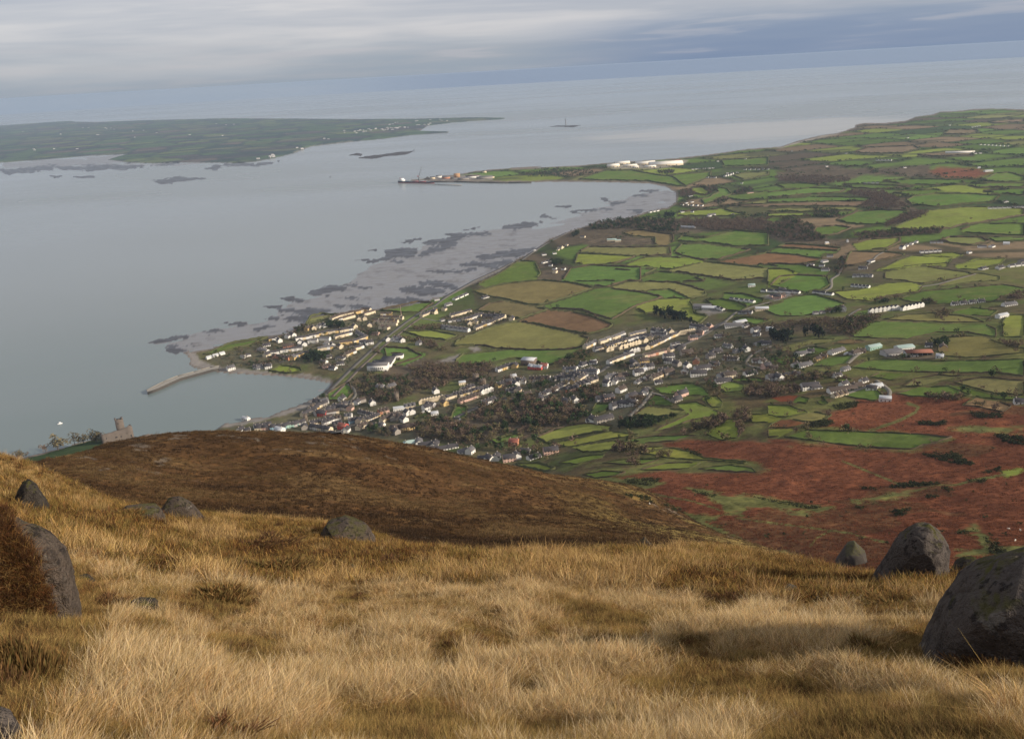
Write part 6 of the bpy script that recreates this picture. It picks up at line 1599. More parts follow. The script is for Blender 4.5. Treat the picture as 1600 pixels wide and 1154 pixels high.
# hillside estate with crescent
for a in [('T', 'cream', 'pale', 'Q', '100,295 195,250', 5), ('T', 'cream', 'pale', 'Q', '250,245 340,210', 5), ('T', 'cream', 'pale', 'Q', '380,200 490,162', 5), ('T', 'cream', 'pale', 'Q', '570,170 715,138', 6), ('T', 'white', 'slate', 'Q', '205,325 270,305', 3), ('T', 'cream', 'slate', 'Q', '310,298 420,255', 5), ('T', 'cream', 'slate', 'Q', '430,250 500,228', 3), ('G', 'cream', 'slate', 'Q', '340,325 440,300', 5), ('T', 'white', 'slate', 'Q', '545,218 630,195', 4), ('G', 'cream', 'slate', 'Q', '470,302 650,250', 7), ('G', 'cream', 'slate', 'Q', '715,228'), ('G', 'cream', 'slate', 'Q', '775,200'), ('T', 'grey', 'slate', 'Q', '640,190 750,185', 4),
          ('G', 'white', 'slate', 'Q', '580,345 640,330', 3), ('C', 'white', 'slate', 'Q', '520,345 560,345', 2), ('T', 'cream', 'slate', 'Q', '675,300 735,300', 3), ('G', 'cream', 'slate', 'Q', '737,302'), ('T', 'cream', 'slate', 'Q', '770,290 880,238 960,195 1050,158', 13), ('G', 'white', 'slate', 'Q', '820,132'), ('G', 'grey', 'slate', 'Q', '850,132'), ('G', 'white', 'slate', 'Q', '912,140'), ('G', 'cream', 'slate', 'Q', '986,138'), ('T', 'grey', 'slate', 'Q', '800,175 930,170', 5), ('G', 'cream', 'slate', 'Q', '1090,155 1220,130', 7), ('H', 'pink', 'slate', 'Q', '1218,205'), ('H', 'pink', 'brown', 'Q', '1290,155'), ('H', 'grey', 'slate', 'Q', '1330,125'), ('G', 'pink', 'slate', 'Q', '1390,88'), ('T', 'grey', 'slate', 'Q', '1215,80 1330,95', 4)]:
    rowh(*a, grp='houses of the hillside estate')
for a in [('T', 'cream', 'slate', 'Q', '345,455 580,370', 11), ('T', 'pink', 'brown', 'Q', '720,388 920,342', 8), ('T', 'cream', 'slate', 'Q', '985,325 1060,300', 3), ('H', 'white', 'slate', 'Q', '965,398', 1, 8, 1.3), ('H', 'white', 'slate', 'Q', '962,448'), ('G', 'stone', 'slate', 'Q', '1050,475', 1, None, 1.2), ('H', 'yellow', 'brown', 'Q', '705,448'), ('H', 'stone', 'slate', 'Q', '605,470', 1, 100, 1.3), ('C', 'cream', 'slate', 'Q', '580,500 700,482', 3), ('H', 'grey', 'slate', 'Q', '765,505'), ('H', 'white', 'slate', 'Q', '650,565'), ('C', 'white', 'tin', 'Q', '695,532'), ('B', 'pink', 'brown', 'Q', '480,582', 1, 18, 1.2), ('C', 'white', 'pale', 'Q', '360,590'), ('B', 'white', 'slate', 'Q', '455,628', 1, 0), ('G', 'white', 'slate', 'Q', '330,678'), ('G', 'white', 'slate', 'Q', '398,660'),
          ('C', 'white', 'slate', 'Q', '635,660 670,640', 2), ('H', 'white', 'brown', 'Q', '470,745', 1, 40, 1.2), ('H', 'grey', 'slate', 'Q', '580,815', 1, 30, 1.1), ('B', 'grey', 'slate', 'Q', '260,845', 1, 5), ('B', 'pink', 'slate', 'Q', '330,835', 1, 10), ('H', 'grey', 'slate', 'Q', '420,910', 1, 25, 1.4), ('H', 'white', 'slate', 'Q', '510,895'), ('H', 'white', 'slate', 'Q', '590,885'), ('G', 'white', 'slate', 'Q', '715,775'), ('C', 'white', 'slate', 'Q', '670,795'), ('B', 'white', 'brown', 'Q', '770,605', 1, 30, 1.2), ('T', 'cream', 'brown', 'Q', '800,625 900,580', 4), ('H', 'stone', 'brown', 'Q', '960,565', 1, 30, 1.2), ('C', 'grey', 'slate', 'Q', '880,535 940,525', 2), ('C', 'white', 'slate', 'Q', '860,660', 1, 0),
          ('G', 'white', 'slate', 'Q', '1160,495'), ('G', 'white', 'slate', 'Q', '1132,555'), ('G', 'brick', 'brown', 'Q', '1250,450'), ('H', 'white', 'slate', 'Q', '1320,525', 1, 15, 1.7), ('H', 'white', 'slate', 'Q', '1275,578', 1, -5, 1.9), ('B', 'grey', 'slate', 'Q', '1460,340', 1, 5, 1.4), ('H', 'stone', 'slate', 'Q', '1400,395', 1, 20), ('B', 'white', 'slate', 'Q', '1440,470'), ('H', 'stone', 'brown', 'Q', '1150,360', 1, 10, 1.4), ('H', 'stone', 'slate', 'Q', '1100,305', 1, 60), ('C', 'white', 'slate', 'Q', '1010,268 1060,258', 2), ('H', 'grey', 'slate', 'Q', '1540,600', 1, 30, 1.4), ('B', 'white', 'slate', 'Q', '1535,645', 1, 8, 1.3), ('G', 'white', 'slate', 'Q', '150,550'), ('T', 'white', 'pale', 'Q', '30,562 215,558', 6), ('T', 'cream', 'slate', 'Q', '0,700 205,625', 8), ('H', 'cream', 'slate', 'Q', '40,605'), ('C', 'white', 'slate', 'Q', '75,465'), ('C', 'white', 'tin', 'Q', '180,450')]:
    rowh(*a, grp='houses on the upper side of the village')
# eastern edge and farms
for a in [('S', 'white', 'pale', 'R', '245,160', 1, -8, 1.0), ('S', 'white', 'tin', 'R', '300,135', 1, 20, .8), ('C', 'white', 'slate', 'R', '347,165'), ('C', 'white', 'slate', 'R', '125,250', 1, 5, 1.3), ('C', 'white', 'pale', 'R', '180,330 220,335', 2), ('B', 'grey', 'slate', 'R', '110,370', 1, 15), ('B', 'grey', 'pale', 'R', '300,370', 1, 10, 1.2), ('G', 'white', 'slate', 'R', '352,365'), ('B', 'grey', 'slate', 'R', '460,310'), ('B', 'white', 'slate', 'R', '520,308'), ('C', 'grey', 'brown', 'R', '180,435 270,440', 3), ('B', 'white', 'brown', 'R', '440,455', 1, -8), ('C', 'white', 'brown', 'R', '487,458'), ('H', 'pink', 'slate', 'R', '520,510'), ('C', 'cream', 'brown', 'R', '580,515'), ('B', 'white', 'slate', 'R', '385,560', 1, 15, 1.3),
          ('H', 'cream', 'brown', 'R', '215,585', 1, 15, 1.4), ('B', 'white', 'slate', 'R', '150,618', 1, 5, 1.1), ('C', 'white', 'slate', 'R', '190,615'), ('H', 'grey', 'slate', 'R', '575,605', 1, 10, 1.2), ('G', 'white', 'slate', 'R', '622,605'), ('B', 'white', 'pale', 'R', '820,395', 1, 15, 1.3), ('C', 'white', 'slate', 'R', '890,375'), ('B', 'white', 'pale', 'R', '1105,375', 1, 25, 1.6), ('B', 'white', 'pale', 'R', '840,490', 1, 18, 1.5), ('C', 'white', 'slate', 'R', '760,490'), ('C', 'yellow', 'brown', 'R', '948,440'), ('C', 'yellow', 'brown', 'R', '998,422'), ('B', 'grey', 'brown', 'R', '1270,385', 1, 20, 1.2), ('C', 'pink', 'brown', 'R', '1310,375'), ('S', 'green', 'green', 'R', '1412,345', 1, 20, .7), ('S', 'grey', 'pale', 'R', '1560,395', 1, 5, .9),
          ('B', 'cream', 'slate', 'R', '715,570', 1, 15, 1.5), ('C', 'white', 'slate', 'R', '772,565'), ('H', 'white', 'slate', 'R', '880,680', 1, 5, 1.7), ('B', 'white', 'slate', 'R', '930,675', 1, 0), ('B', 'white', 'brown', 'R', '1150,695', 1, 10, 2.0), ('C', 'white', 'slate', 'R', '1075,700'), ('C', 'white', 'slate', 'R', '1165,650'), ('B', 'stone', 'brown', 'R', '1280,660', 1, 10), ('C', 'white', 'slate', 'R', '1330,625'), ('C', 'white', 'tin', 'R', '1432,670', 1, 10, 1.4), ('C', 'white', 'slate', 'R', '1395,685'), ('C', 'cream', 'brown', 'R', '1090,750 1170,728', 3), ('C', 'white', 'slate', 'R', '1110,578'), ('C', 'grey', 'pale', 'R', '1178,525'), ('S', 'white', 'tin', 'R', '1508,780', 1, -20, .5), ('S', 'cream', 'tin', 'R', '480,22', 1, -5, .9), ('C', 'grey', 'slate', 'R', '300,55 390,52', 4), ('C', 'white', 'tin', 'R', '548,190'), ('H', 'white', 'slate', 'R', '430,205'), ('C', 'white', 'slate', 'R', '440,235'), ('V', 'green', 'green', 'R', '862,592'), ('V', 'white', 'tin', 'R', '1183,392'),
          ('S', 'grey', 'pale', 'C', '760,155', 1, -15, 1.3), ('S', 'grey', 'tin', 'C', '800,165', 1, -15, .9), ('C', 'white', 'slate', 'C', '860,165 880,172', 2), ('S', 'white', 'green', 'C', '1055,30', 1, -5, .6), ('C', 'white', 'slate', 'C', '1130,60 1330,70', 6), ('B', 'white', 'slate', 'C', '1240,55'), ('H', 'pink', 'brown', 'C', '1230,95', 1, 5), ('C', 'pink', 'slate', 'C', '1180,90 1220,100', 2), ('C', 'white', 'pale', 'C', '940,110 1060,125', 5), ('C', 'white', 'slate', 'C', '1440,70 1530,80', 3), ('B', 'grey', 'slate', 'C', '1020,190', 1, -5), ('C', 'grey', 'slate', 'C', '1440,195 1480,190', 2)]:
    rowh(*a, grp='farms and houses on the eastern edge')
for a in [('G', 'white', 'slate', 'D', '548,302 680,285', 7), ('G', 'white', 'slate', 'D', '718,288 810,270', 6), ('C', 'white', 'slate', 'D', '450,162 530,168', 5), ('C', 'white', 'slate', 'D', '455,112 545,108', 5), ('B', 'white', 'slate', 'D', '500,68'), ('B', 'white', 'slate', 'D', '545,30'), ('B', 'white', 'slate', 'D', '300,78'), ('B', 'white', 'pale', 'D', '300,32'), ('B', 'white', 'slate', 'D', '222,52'), ('C', 'white', 'slate', 'D', '285,55'), ('C', 'white', 'slate', 'D', '20,190 130,195', 5), ('H', 'pink', 'slate', 'D', '50,225'), ('C', 'white', 'slate', 'D', '270,200 320,205', 3), ('C', 'white', 'slate', 'D', '340,295'), ('G', 'white', 'slate', 'D', '398,292'), ('S', 'white', 'green', 'D', '722,495', 1, 10, .9), ('S', 'grey', 'pale', 'D', '655,518', 1, 10, 1.0),
          ('C', 'white', 'slate', 'D', '852,480'), ('G', 'yellow', 'brown', 'D', '928,500'), ('C', 'white', 'tin', 'D', '910,540'), ('C', 'white', 'slate', 'D', '775,530'), ('B', 'white', 'pale', 'D', '1280,262', 1, 10, 1.3), ('S', 'white', 'tin', 'D', '1240,325', 1, 20, .6), ('B', 'white', 'slate', 'D', '1140,70'), ('B', 'white', 'slate', 'D', '1230,65'), ('C', 'white', 'slate', 'D', '1335,780'), ('C', 'white', 'slate', 'D', '1290,58 1355,50', 3), ('C', 'white', 'slate', 'D', '990,260 1130,245', 4), ('H', 'stone', 'slate', 'D', '1350,40'),
          ('C', 'cream', 'tin', 'F', '365,920', 1, 5), ('B', 'white', 'slate', 'F', '385,1000'), ('B', 'white', 'slate', 'F', '352,1032'), ('C', 'white', 'slate', 'F', '272,1055'), ('B', 'white', 'slate', 'F', '358,1085'), ('B', 'white', 'slate', 'F', '640,1032'), ('B', 'white', 'slate', 'F', '590,1075'), ('C', 'grey', 'pale', 'F', '540,1122 640,1125', 5), ('C', 'white', 'slate', 'F', '860,935 920,912', 3), ('G', 'white', 'slate', 'F', '835,952'), ('C', 'white', 'slate', 'F', '1015,915 1080,915', 4), ('C', 'white', 'slate', 'F', '955,975 1065,968', 5), ('B', 'white', 'slate', 'F', '1330,942'), ('B', 'white', 'slate', 'F', '1390,940'), ('B', 'white', 'tin', 'F', '1482,922'), ('C', 'white', 'slate', 'F', '1250,978'), ('C', 'white', 'slate', 'F', '1380,702 1590,695', 8), ('B', 'white', 'pale', 'F', '1475,662'), ('C', 'white', 'slate', 'F', '600,545 680,542', 4), ('C', 'white', 'slate', 'F', '365,440'), ('C', 'white', 'slate', 'F', '850,448'), ('B', 'white', 'slate', 'F', '680,402 760,402', 5), ('C', 'white', 'slate', 'F', '485,360'), ('C', 'white', 'slate', 'F', '870,262'), ('C', 'white', 'slate', 'F', '1130,184'), ('C', 'white', 'slate', 'F', '1270,196 1315,188', 4), ('C', 'white', 'slate', 'F', '1320,305 1490,315', 8), ('C', 'white', 'slate', 'F', '1290,360 1320,358', 2), ('C', 'white', 'tin', 'F', '1312,450'), ('S', 'white', 'tin', 'F', '1370,470', 1, 0, 1), ('S', 'white', 'tin', 'F', '495,908', 1, 80, .3), ('C', 'white', 'slate', 'F', '70,868'), ('C', 'white', 'slate', 'F', '70,505 150,345', 2),
          ('C', 'white', 'slate', 'E', '195,1040 235,1030', 3), ('C', 'white', 'slate', 'E', '240,1058'), ('G', 'cream', 'brown', 'E', '268,1100'), ('C', 'white', 'brown', 'E', '265,1078 320,1080', 2), ('C', 'white', 'slate', 'E', '200,990'), ('C', 'white', 'slate', 'E', '265,982'), ('H', 'cream', 'slate', 'E', '300,950'), ('C', 'cream', 'slate', 'E', '285,960 340,930', 3), ('B', 'cream', 'slate', 'E', '440,880'), ('V', 'white', 'tin', 'E', '142,962'), ('S', 'cream', 'green', 'E', '620,900', 1, -8, 1.1), ('S', 'cream', 'green', 'E', '660,905', 1, -8, .7), ('C', 'white', 'slate', 'E', '860,724 905,715', 3), ('C', 'white', 'slate', 'E', '1060,680 1180,685', 5), ('C', 'white', 'slate', 'E', '1085,668 1120,662', 2), ('C', 'white', 'slate', 'E', '1120,724'), ('H', 'white', 'pale', 'E', '1240,748', 1, 20, 1.8), ('B', 'white', 'slate', 'E', '1112,625'), ('B', 'pink', 'brown', 'E', '1480,605', 1, 10, 1.5), ('C', 'grey', 'tin', 'E', '1060,818 1130,820', 4), ('C', 'white', 'slate', 'E', '1125,458 1250,450', 7), ('G', 'white', 'slate', 'E', '1325,502 1370,490', 4), ('C', 'white', 'slate', 'E', '1340,482 1400,478', 3), ('C', 'white', 'slate', 'E', '1215,510 1262,510', 3), ('C', 'white', 'slate', 'E', '1428,545'), ('C', 'white', 'slate', 'E', '1450,460 1590,458', 6), ('C', 'white', 'slate', 'E', '1450,393'), ('C', 'white', 'slate', 'E', '1280,408'), ('C', 'white', 'slate', 'E', '1372,742'), ('C', 'white', 'slate', 'E', '1050,720 1060,725', 1)]:
    rowh(*a, grp='far houses among the fields')

# far shore: caravan park and farmhouses, a few pixels each
far_pts = []
for s, n in [('545,209 600,203 640,198 690,190', 26), ('538,206 580,203 625,200 650,196', 22), ('600,195 640,190 700,188', 10), ('400,248 430,243', 7), ('456,233 470,232', 3), ('500,218 520,217', 2), ('20,205 220,215', 5), ('150,200 370,215', 7), ('20,235 160,232', 4), ('300,190 420,200', 3), ('130,200 300,210', 4)]:
    q = pts('Z', s); seg = np.concatenate([[0], np.cumsum(np.hypot(*np.diff(q, axis=0).T))])
    for t in np.sort(rng.uniform(0, seg[-1], n)):
        far_pts.append((np.interp(t, seg, q[:, 0]) + rng.uniform(-3, 3), np.interp(t, seg, q[:, 1]) + rng.uniform(-1.6, 1.6)))
far_pts = np.array(far_pts)
az_f, t_f = rays(far_pts[:, 0], far_pts[:, 1]); d_f = (EYE - 7) / t_f
farV, farF, nf_ = [], [], 0
for a, d in zip(az_f, d_f):
    V_, F_ = [], []
    L_, D_, h_ = rng.uniform(12, 22), 8, rng.uniform(4, 6); yaw = rng.uniform(-.5, .5)
    bx = np.array([(-L_, -D_, 0), (L_, -D_, 0), (L_, D_, 0), (-L_, D_, 0), (-L_, -D_, h_), (L_, -D_, h_), (L_, D_, h_), (-L_, D_, h_), (-L_, 0, h_ + 3), (L_, 0, h_ + 3)]) * np.array([.5, .5, 1])
    c, s = math.cos(yaw), math.sin(yaw)
    w = np.stack([bx[:, 0] * c - bx[:, 1] * s + d * math.sin(a), bx[:, 0] * s + bx[:, 1] * c + d * math.cos(a), bx[:, 2] + 4.5], 1)
    farV.append(w); farF += [tuple(i + nf_ for i in f) for f in [(0, 1, 5, 4), (1, 2, 6, 5), (2, 3, 7, 6), (3, 0, 4, 7), (4, 5, 9, 8), (6, 7, 8, 9), (5, 6, 9), (7, 4, 8)]]; nf_ += 10
tag(link('far_shore_cottages', mesh_from('far_shore_cottages', np.concatenate(farV), farF, [WALL['grey']])), kind='stuff')

# the houses that show largest become things, the rest one mass
HOUSEQ.sort(key=lambda q: -(q[2] * (q[4] + q[5])) / (q[1][0] ** 2 + q[1][1] ** 2))
LIMIT = 520
sv, sf, sn = {}, {}, {}
count_h = {}
for i, q in enumerate(HOUSEQ):
    count_h[q[0]] = count_h.get(q[0], 0) + 1
    if i < LIMIT and count_h[q[0]] <= 295:
        house_obj(q, full=(q[1][0] ** 2 + q[1][1] ** 2) < 1750 ** 2)
    else:
        name, P, L_, D_, ev, rise, yaw, wl, rf = q[:9]
        c, s = math.cos(yaw), math.sin(yaw)
        bx = np.array([(-.5, -.5, -.3), (.5, -.5, -.3), (.5, .5, -.3), (-.5, .5, -.3), (-.5, -.5, 1), (.5, -.5, 1), (.5, .5, 1), (-.5, .5, 1), (-.5, 0, 1 + rise / ev), (.5, 0, 1 + rise / ev)]) * np.array([L_, D_, ev])
        w = np.stack([bx[:, 0] * c - bx[:, 1] * s, bx[:, 0] * s + bx[:, 1] * c, bx[:, 2]], 1) + np.array(P)
        for key, fl_ in ((wl, [(0, 1, 5, 4), (1, 2, 6, 5), (2, 3, 7, 6), (3, 0, 4, 7), (5, 6, 9), (7, 4, 8)]), ('roof_' + rf, [(4, 5, 9, 8), (6, 7, 8, 9)])):
            k = sn.get(key, 0); sv.setdefault(key, []).append(w); sf.setdefault(key, []).extend(tuple(j + k for j in f) for f in fl_); sn[key] = k + 10
if sv:
    keys = list(sv); V_, F_, mi, k = [], [], [], 0
    for j, key in enumerate(keys):
        v = np.concatenate(sv[key]); V_.append(v); F_ += [tuple(i + k for i in f) for f in sf[key]]; mi += [j] * len(sf[key]); k += len(v)
    me = mesh_from('distant_houses', np.concatenate(V_), F_, [ROOF[q[5:]] if q.startswith('roof_') else WALL[q] for q in keys])
    me.polygons.foreach_set('material_index', np.array(mi, np.int32))
    tag(link('distant_houses', me), kind='stuff')
print('houses', len(HOUSEQ), count_h)

# ------------------------------------------------------------------ particular buildings and vessels
def box(cx, cy, z0_, sx, sy, sz, rz=0.0):
    c, s = math.cos(rz), math.sin(rz)
    V_ = []
    for zz_ in (z0_, z0_ + sz):
        for a, b in ((-1, -1), (1, -1), (1, 1), (-1, 1)):
            x_, y_ = a * sx / 2, b * sy / 2
            V_.append((cx + x_ * c - y_ * s, cy + x_ * s + y_ * c, zz_))
    return V_, [(3, 2, 1, 0), (4, 5, 6, 7), (0, 1, 5, 4), (1, 2, 6, 5), (2, 3, 7, 6), (3, 0, 4, 7)]
def part(name, shapes, mat, parent):
    return link(name, mesh_from(name, *join(shapes), [mat]), parent)
def gable_roof(L_, D_, z0_, rise, over=.5, t=.3, cx=0, cy=0):
    V_ = []
    for xx in (-L_ / 2 - over, L_ / 2 + over):
        V_ += [(cx + xx, cy - D_ / 2 - over, z0_ - .2), (cx + xx, cy, z0_ + rise), (cx + xx, cy + D_ / 2 + over, z0_ - .2), (cx + xx, cy - D_ / 2 - over, z0_ - .2 + t), (cx + xx, cy, z0_ + rise + t), (cx + xx, cy + D_ / 2 + over, z0_ - .2 + t)]
    return V_, [(3, 4, 10, 9), (4, 5, 11, 10), (1, 0, 6, 7), (2, 1, 7, 8), (0, 3, 9, 6), (5, 2, 8, 11), (0, 1, 4, 3), (1, 2, 5, 4), (7, 6, 9, 10), (8, 7, 10, 11)]
def thing(name, label, cat, loc, yaw=0.0, group=None):
    o = link(name, None, loc=loc); o.rotation_euler = (0, 0, yaw)
    return tag(o, label, cat, group)
def at(a, b, near=450, z_=None):
    if z_ is not None:
        az_, t_ = rays(a, b); d = (EYE - z_) / t_
        return np.array([d * math.sin(az_), d * math.cos(az_), z_])
    return march([a], [b], near=near)[0]
def mpp(p):
    return np.linalg.norm(np.array(p) - np.array([0, 0, EYE])) / FPX
def facing(p):
    return -math.atan2(p[0], p[1])

M_STONE = plain('castle_stone', (.125, .102, .085), .95, .3, .25)
M_STONE2 = plain('tower_stone', (.16, .128, .10), .95, .3, .4)
M_DARK = plain('dark_opening', (.03, .027, .025), .9, .1, 1)
M_CONC = plain('quay_concrete', (.26, .24, .205), .9, .25, .2)
M_QUAY = plain('quay_wall', (.070, .062, .055), .9, .3, .3)
M_WHITE = plain('white_paint', (.78, .77, .74), .6, .08, .3, .3)
M_HULL = plain('hull_black', (.045, .045, .055), .6, .2, .05, .3)
M_HULLR = plain('hull_red', (.30, .06, .05), .6, .2, .05, .3)
M_STEEL = plain('grey_steel', (.16, .17, .18), .6, .2, .1, .3)
M_ORANGE = plain('orange_cladding', (.42, .25, .13), .7, .15, .05)
M_WOOL = plain('wool', (.62, .58, .50), 1, .15, 2)

# ruined castle on the shore bluff
p = at(186, 690); s = mpp(p)
W_ = 41 * s
t = thing('ruined_castle', 'roofless brown stone castle with a square tower on the shore bluff', 'castle', (p[0], p[1], p[2] - 3), facing(p) + .06)
wallV = []
hgt_ = 17 * s
nseg = 12; r_ = np.random.default_rng(5)
Vw, Fw = [], []
tops = [hgt_ * .90, hgt_ * .92, hgt_ * .93, hgt_ * .96, hgt_ * .95, hgt_ * 1.0, hgt_ * 1.02, hgt_ * 1.0, hgt_ * 1.05, hgt_ * 1.08, hgt_ * 1.12, hgt_ * 1.24, hgt_ * 1.05]
for yy in (-1.0, 1.2):
    for i in range(nseg + 1):
        xx = -W_ / 2 + W_ * i / nseg
        Vw += [(xx, yy, 0), (xx, yy, 3 + tops[i] + (r_.uniform(-.3, .3)))]
k = 2 * (nseg + 1)
for i in range(nseg):
    Fw += [(2 * i, 2 * i + 2, 2 * i + 3, 2 * i + 1), (k + 2 * i + 2, k + 2 * i, k + 2 * i + 1, k + 2 * i + 3), (2 * i + 1, 2 * i + 3, k + 2 * i + 3, k + 2 * i + 1)]
Fw += [(0, 1, k + 1, k), (2 * nseg + 1, 2 * nseg, k + 2 * nseg, k + 2 * nseg + 1)]
link('curtain_wall', mesh_from('curtain_wall', Vw, Fw, [M_STONE]), t)
part('side_wall', [box(-W_ / 2 + .9, 8, 0, 1.8, 15, 3 + hgt_ * .8)], M_STONE, t)
part('side_wall', [box(W_ / 2 - .9, 8, 0, 1.8, 15, 3 + hgt_ * .95)], M_STONE, t)
tw = 10.5 * s
part('tower', [box(W_ * .02 + tw * .5, 6, 0, tw, 7, 3 + 31 * s), box(W_ * .02 + tw * .08, 6, 3 + 31 * s, tw * .2, 7, 1.6), box(W_ * .02 + tw * .9, 6, 3 + 31 * s, tw * .22, 7, 1.4)], M_STONE, t)
for xx, zz_, ww, hh in [(-.36, .5, .9, 2.0), (-.05, .42, 2.6, 1.6), (.10, .38, 1.2, 2.0), (.30, .55, .8, 1.4), (.42, .22, 1.4, 3.0)]:
    part('opening', [box(xx * W_, -1.0, 3 + zz_ * hgt_, ww, .3, hh)], M_DARK, t)
part('opening', [box(W_ * .02 + tw * .3, 2.45, 3 + 25 * s, .9, .3, 1.8)], M_DARK, t)
p2 = at(226, 683, near=450)
o = link('ruined_wall', mesh_from('ruined_wall', *join([box(0, 0, -3, 22 * mpp(p2), 2, 5.5), box(2, 0, 2.5, 9, 2, 1.0)]), [M_STONE]), loc=p2); o.rotation_euler[2] = facing(p2)
tag(o, 'low broken stone wall to the right of the ruined castle', 'wall')

# pier
PIER = pts('A', '455,552 410,558 330,580 250,600 180,628 95,672 96,679 150,660 200,637 260,610 340,588 420,566 452,561')
az_, t_ = rays(PIER[:, 0], PIER[:, 1]); d_ = (EYE - 4.5) / t_
Pp = np.stack([d_ * np.sin(az_), d_ * np.cos(az_)], 1)
c0 = Pp.mean(0); n = len(Pp)
t = thing('stone_pier', 'long bent stone pier reaching into the sheltered bay', 'pier', (c0[0], c0[1], 0))
h6 = 6
bmv = [(*(q - c0), -1.5) for q in Pp] + [(*(q - c0), 4.5) for q in Pp]
half = n // 2
walls = [(i, (i + 1) % n, n + (i + 1) % n, n + i) for i in range(n)]
link('quay_wall', mesh_from('quay_wall', bmv, walls, [M_QUAY]), t)
left_i = list(range(0, 6)); right_i = list(range(12, 5, -1))
deckV = [(*(Pp[i] - c0), 4.504) for i in range(n)]
deckF = []
for i in range(6):
    a, b = i, i + 1
    c_, d2_ = n - 1 - i, n - 2 - i
    if b <= 5 or True:
        deckF.append((a, b, d2_, c_)) if b != d2_ else deckF.append((a, b, c_))
link('deck', mesh_from('deck', deckV, deckF, [M_CONC]), t)
par = []
for i in range(5):
    a, b = Pp[i] - c0, Pp[i + 1] - c0
    L_ = np.hypot(*(b - a)); yaw = math.atan2(*(b - a)[::-1]); m_ = (a + b) / 2
    inn = np.array([math.sin(yaw), -math.cos(yaw)]) * .9
    par.append(box(m_[0] + inn[0], m_[1] + inn[1], 4.51, L_ * .985, 1.0, 1.2, yaw))
part('parapet', par, M_CONC, t)

def boat(label, a, b, L_, yaw, cabin=True, z_=0.0):
    p = at(a, b, z_=z_)
    t = thing('motor_boat', label, 'boat', (p[0], p[1], 0), yaw, 'small boats')
    st = [(-.5, .32, .9), (-.2, .40, .9), (.15, .38, 1.0), (.38, .2, 1.15), (.5, .01, 1.3)]
    V_, F_ = [], []
    for f, w, z1 in st:
        V_ += [(f * L_, -w * L_ * .42, z1), (f * L_, -w * L_ * .3, -.3), (f * L_, w * L_ * .3, -.3), (f * L_, w * L_ * .42, z1)]
    for i in range(len(st) - 1):
        k = 4 * i
        F_ += [(k, k + 1, k + 5, k + 4), (k + 1, k + 2, k + 6, k + 5), (k + 2, k + 3, k + 7, k + 6), (k + 3, k, k + 4, k + 7)]
    F_.append((3, 2, 1, 0))
    link('hull', mesh_from('hull', V_, F_, [M_WHITE]), t)
    if cabin: part('cabin', [box(.02 * L_, 0, .9, L_ * .34, L_ * .22, 1.6), box(.02 * L_, 0, 2.5, L_ * .38, L_ * .25, .15)], M_WHITE, t)
boat('white motor boat alone on the open water left of the castle', 93.5, 662, 7, .4)
boat('white boat moored halfway along the inner side of the pier', 270, 598, 9, .5)
boat('white boat moored further out along the inner side of the pier', 289, 590.5, 9, .5)

# large white school
a1, b1 = at(574, 581), at(606, 579)
fr = math.atan2(b1[1] - a1[1], b1[0] - a1[0]); L_ = float(np.hypot(*(b1 - a1)[:2])); c0 = (a1 + b1) / 2
e1 = at(627, 556); dep = 62.0
t = thing('school_building', 'large white school with a row of tall windows and a long grey roof wing', 'school', (c0[0], c0[1], min(a1[2], b1[2]) - .5), fr)
H_ = 10.5
part('wall', [box(0, 8, 0, L_, 16, H_ + .5)], WALL['white'], t)
part('wall', [box(L_ * .5 - 11 + 2, 16.2 + 21, 0, 22, 42, 7.0)], WALL['white'], t)
part('wall', [box(L_ * .5 + 4, 16.2 + 48, 0, 18, 11, 7.5)], WALL['white'], t)
part('roof', [gable_roof(L_, 16, H_ + .5, 2.2, .4, .3, 0, 8)], ROOF['pale'], t)
part('roof', [box(L_ * .5 - 11 + 2, 16.2 + 21, 7.0, 22.6, 42.6, .4)], ROOF['slate'], t)
part('roof', [box(-6, 16.2 + 14, 5.5, L_ * .62, 28, .4)], ROOF['slate'], t)
part('wall', [box(-6, 16.2 + 14, 0, L_ * .6, 27.5, 5.5)], WALL['grey'], t)
part('roof', [box(L_ * .5 + 4, 16.2 + 48, 7.5, 18.6, 11.6, .4)], ROOF['slate'], t)
for i in range(7):
    part('window', [box(-L_ * .30 + i * L_ * .092, -.05, 4.6, 1.3, .25, 3.0)], M_GLASS, t)
for i in range(5):
    part('window', [box(-L_ * .28 + i * L_ * .12, -.05, 1.0, 1.8, .25, 2.0)], M_GLASS, t)
part('door', [box(L_ * .40, -.05, 0, 2.4, .25, 3.0)], M_DARK, t)

# gym hall
p = at(824, 571)
t = thing('gym_hall', 'big dark hall with a pale flat roof left of the red sheds', 'hall', (p[0], p[1], p[2] - .5), math.radians(-22))
part('wall', [box(0, 8, 0, 21, 16, 9)], plain('hall_cladding', (.16, .125, .10), .9, .15, .3), t); part('roof', [gable_roof(21, 16, 9, 1.2, .4, .3, 0, 8)], ROOF['tin'], t); part('door', [box(-5, -.06, 0, 2.5, .25, 3)], M_DARK, t)

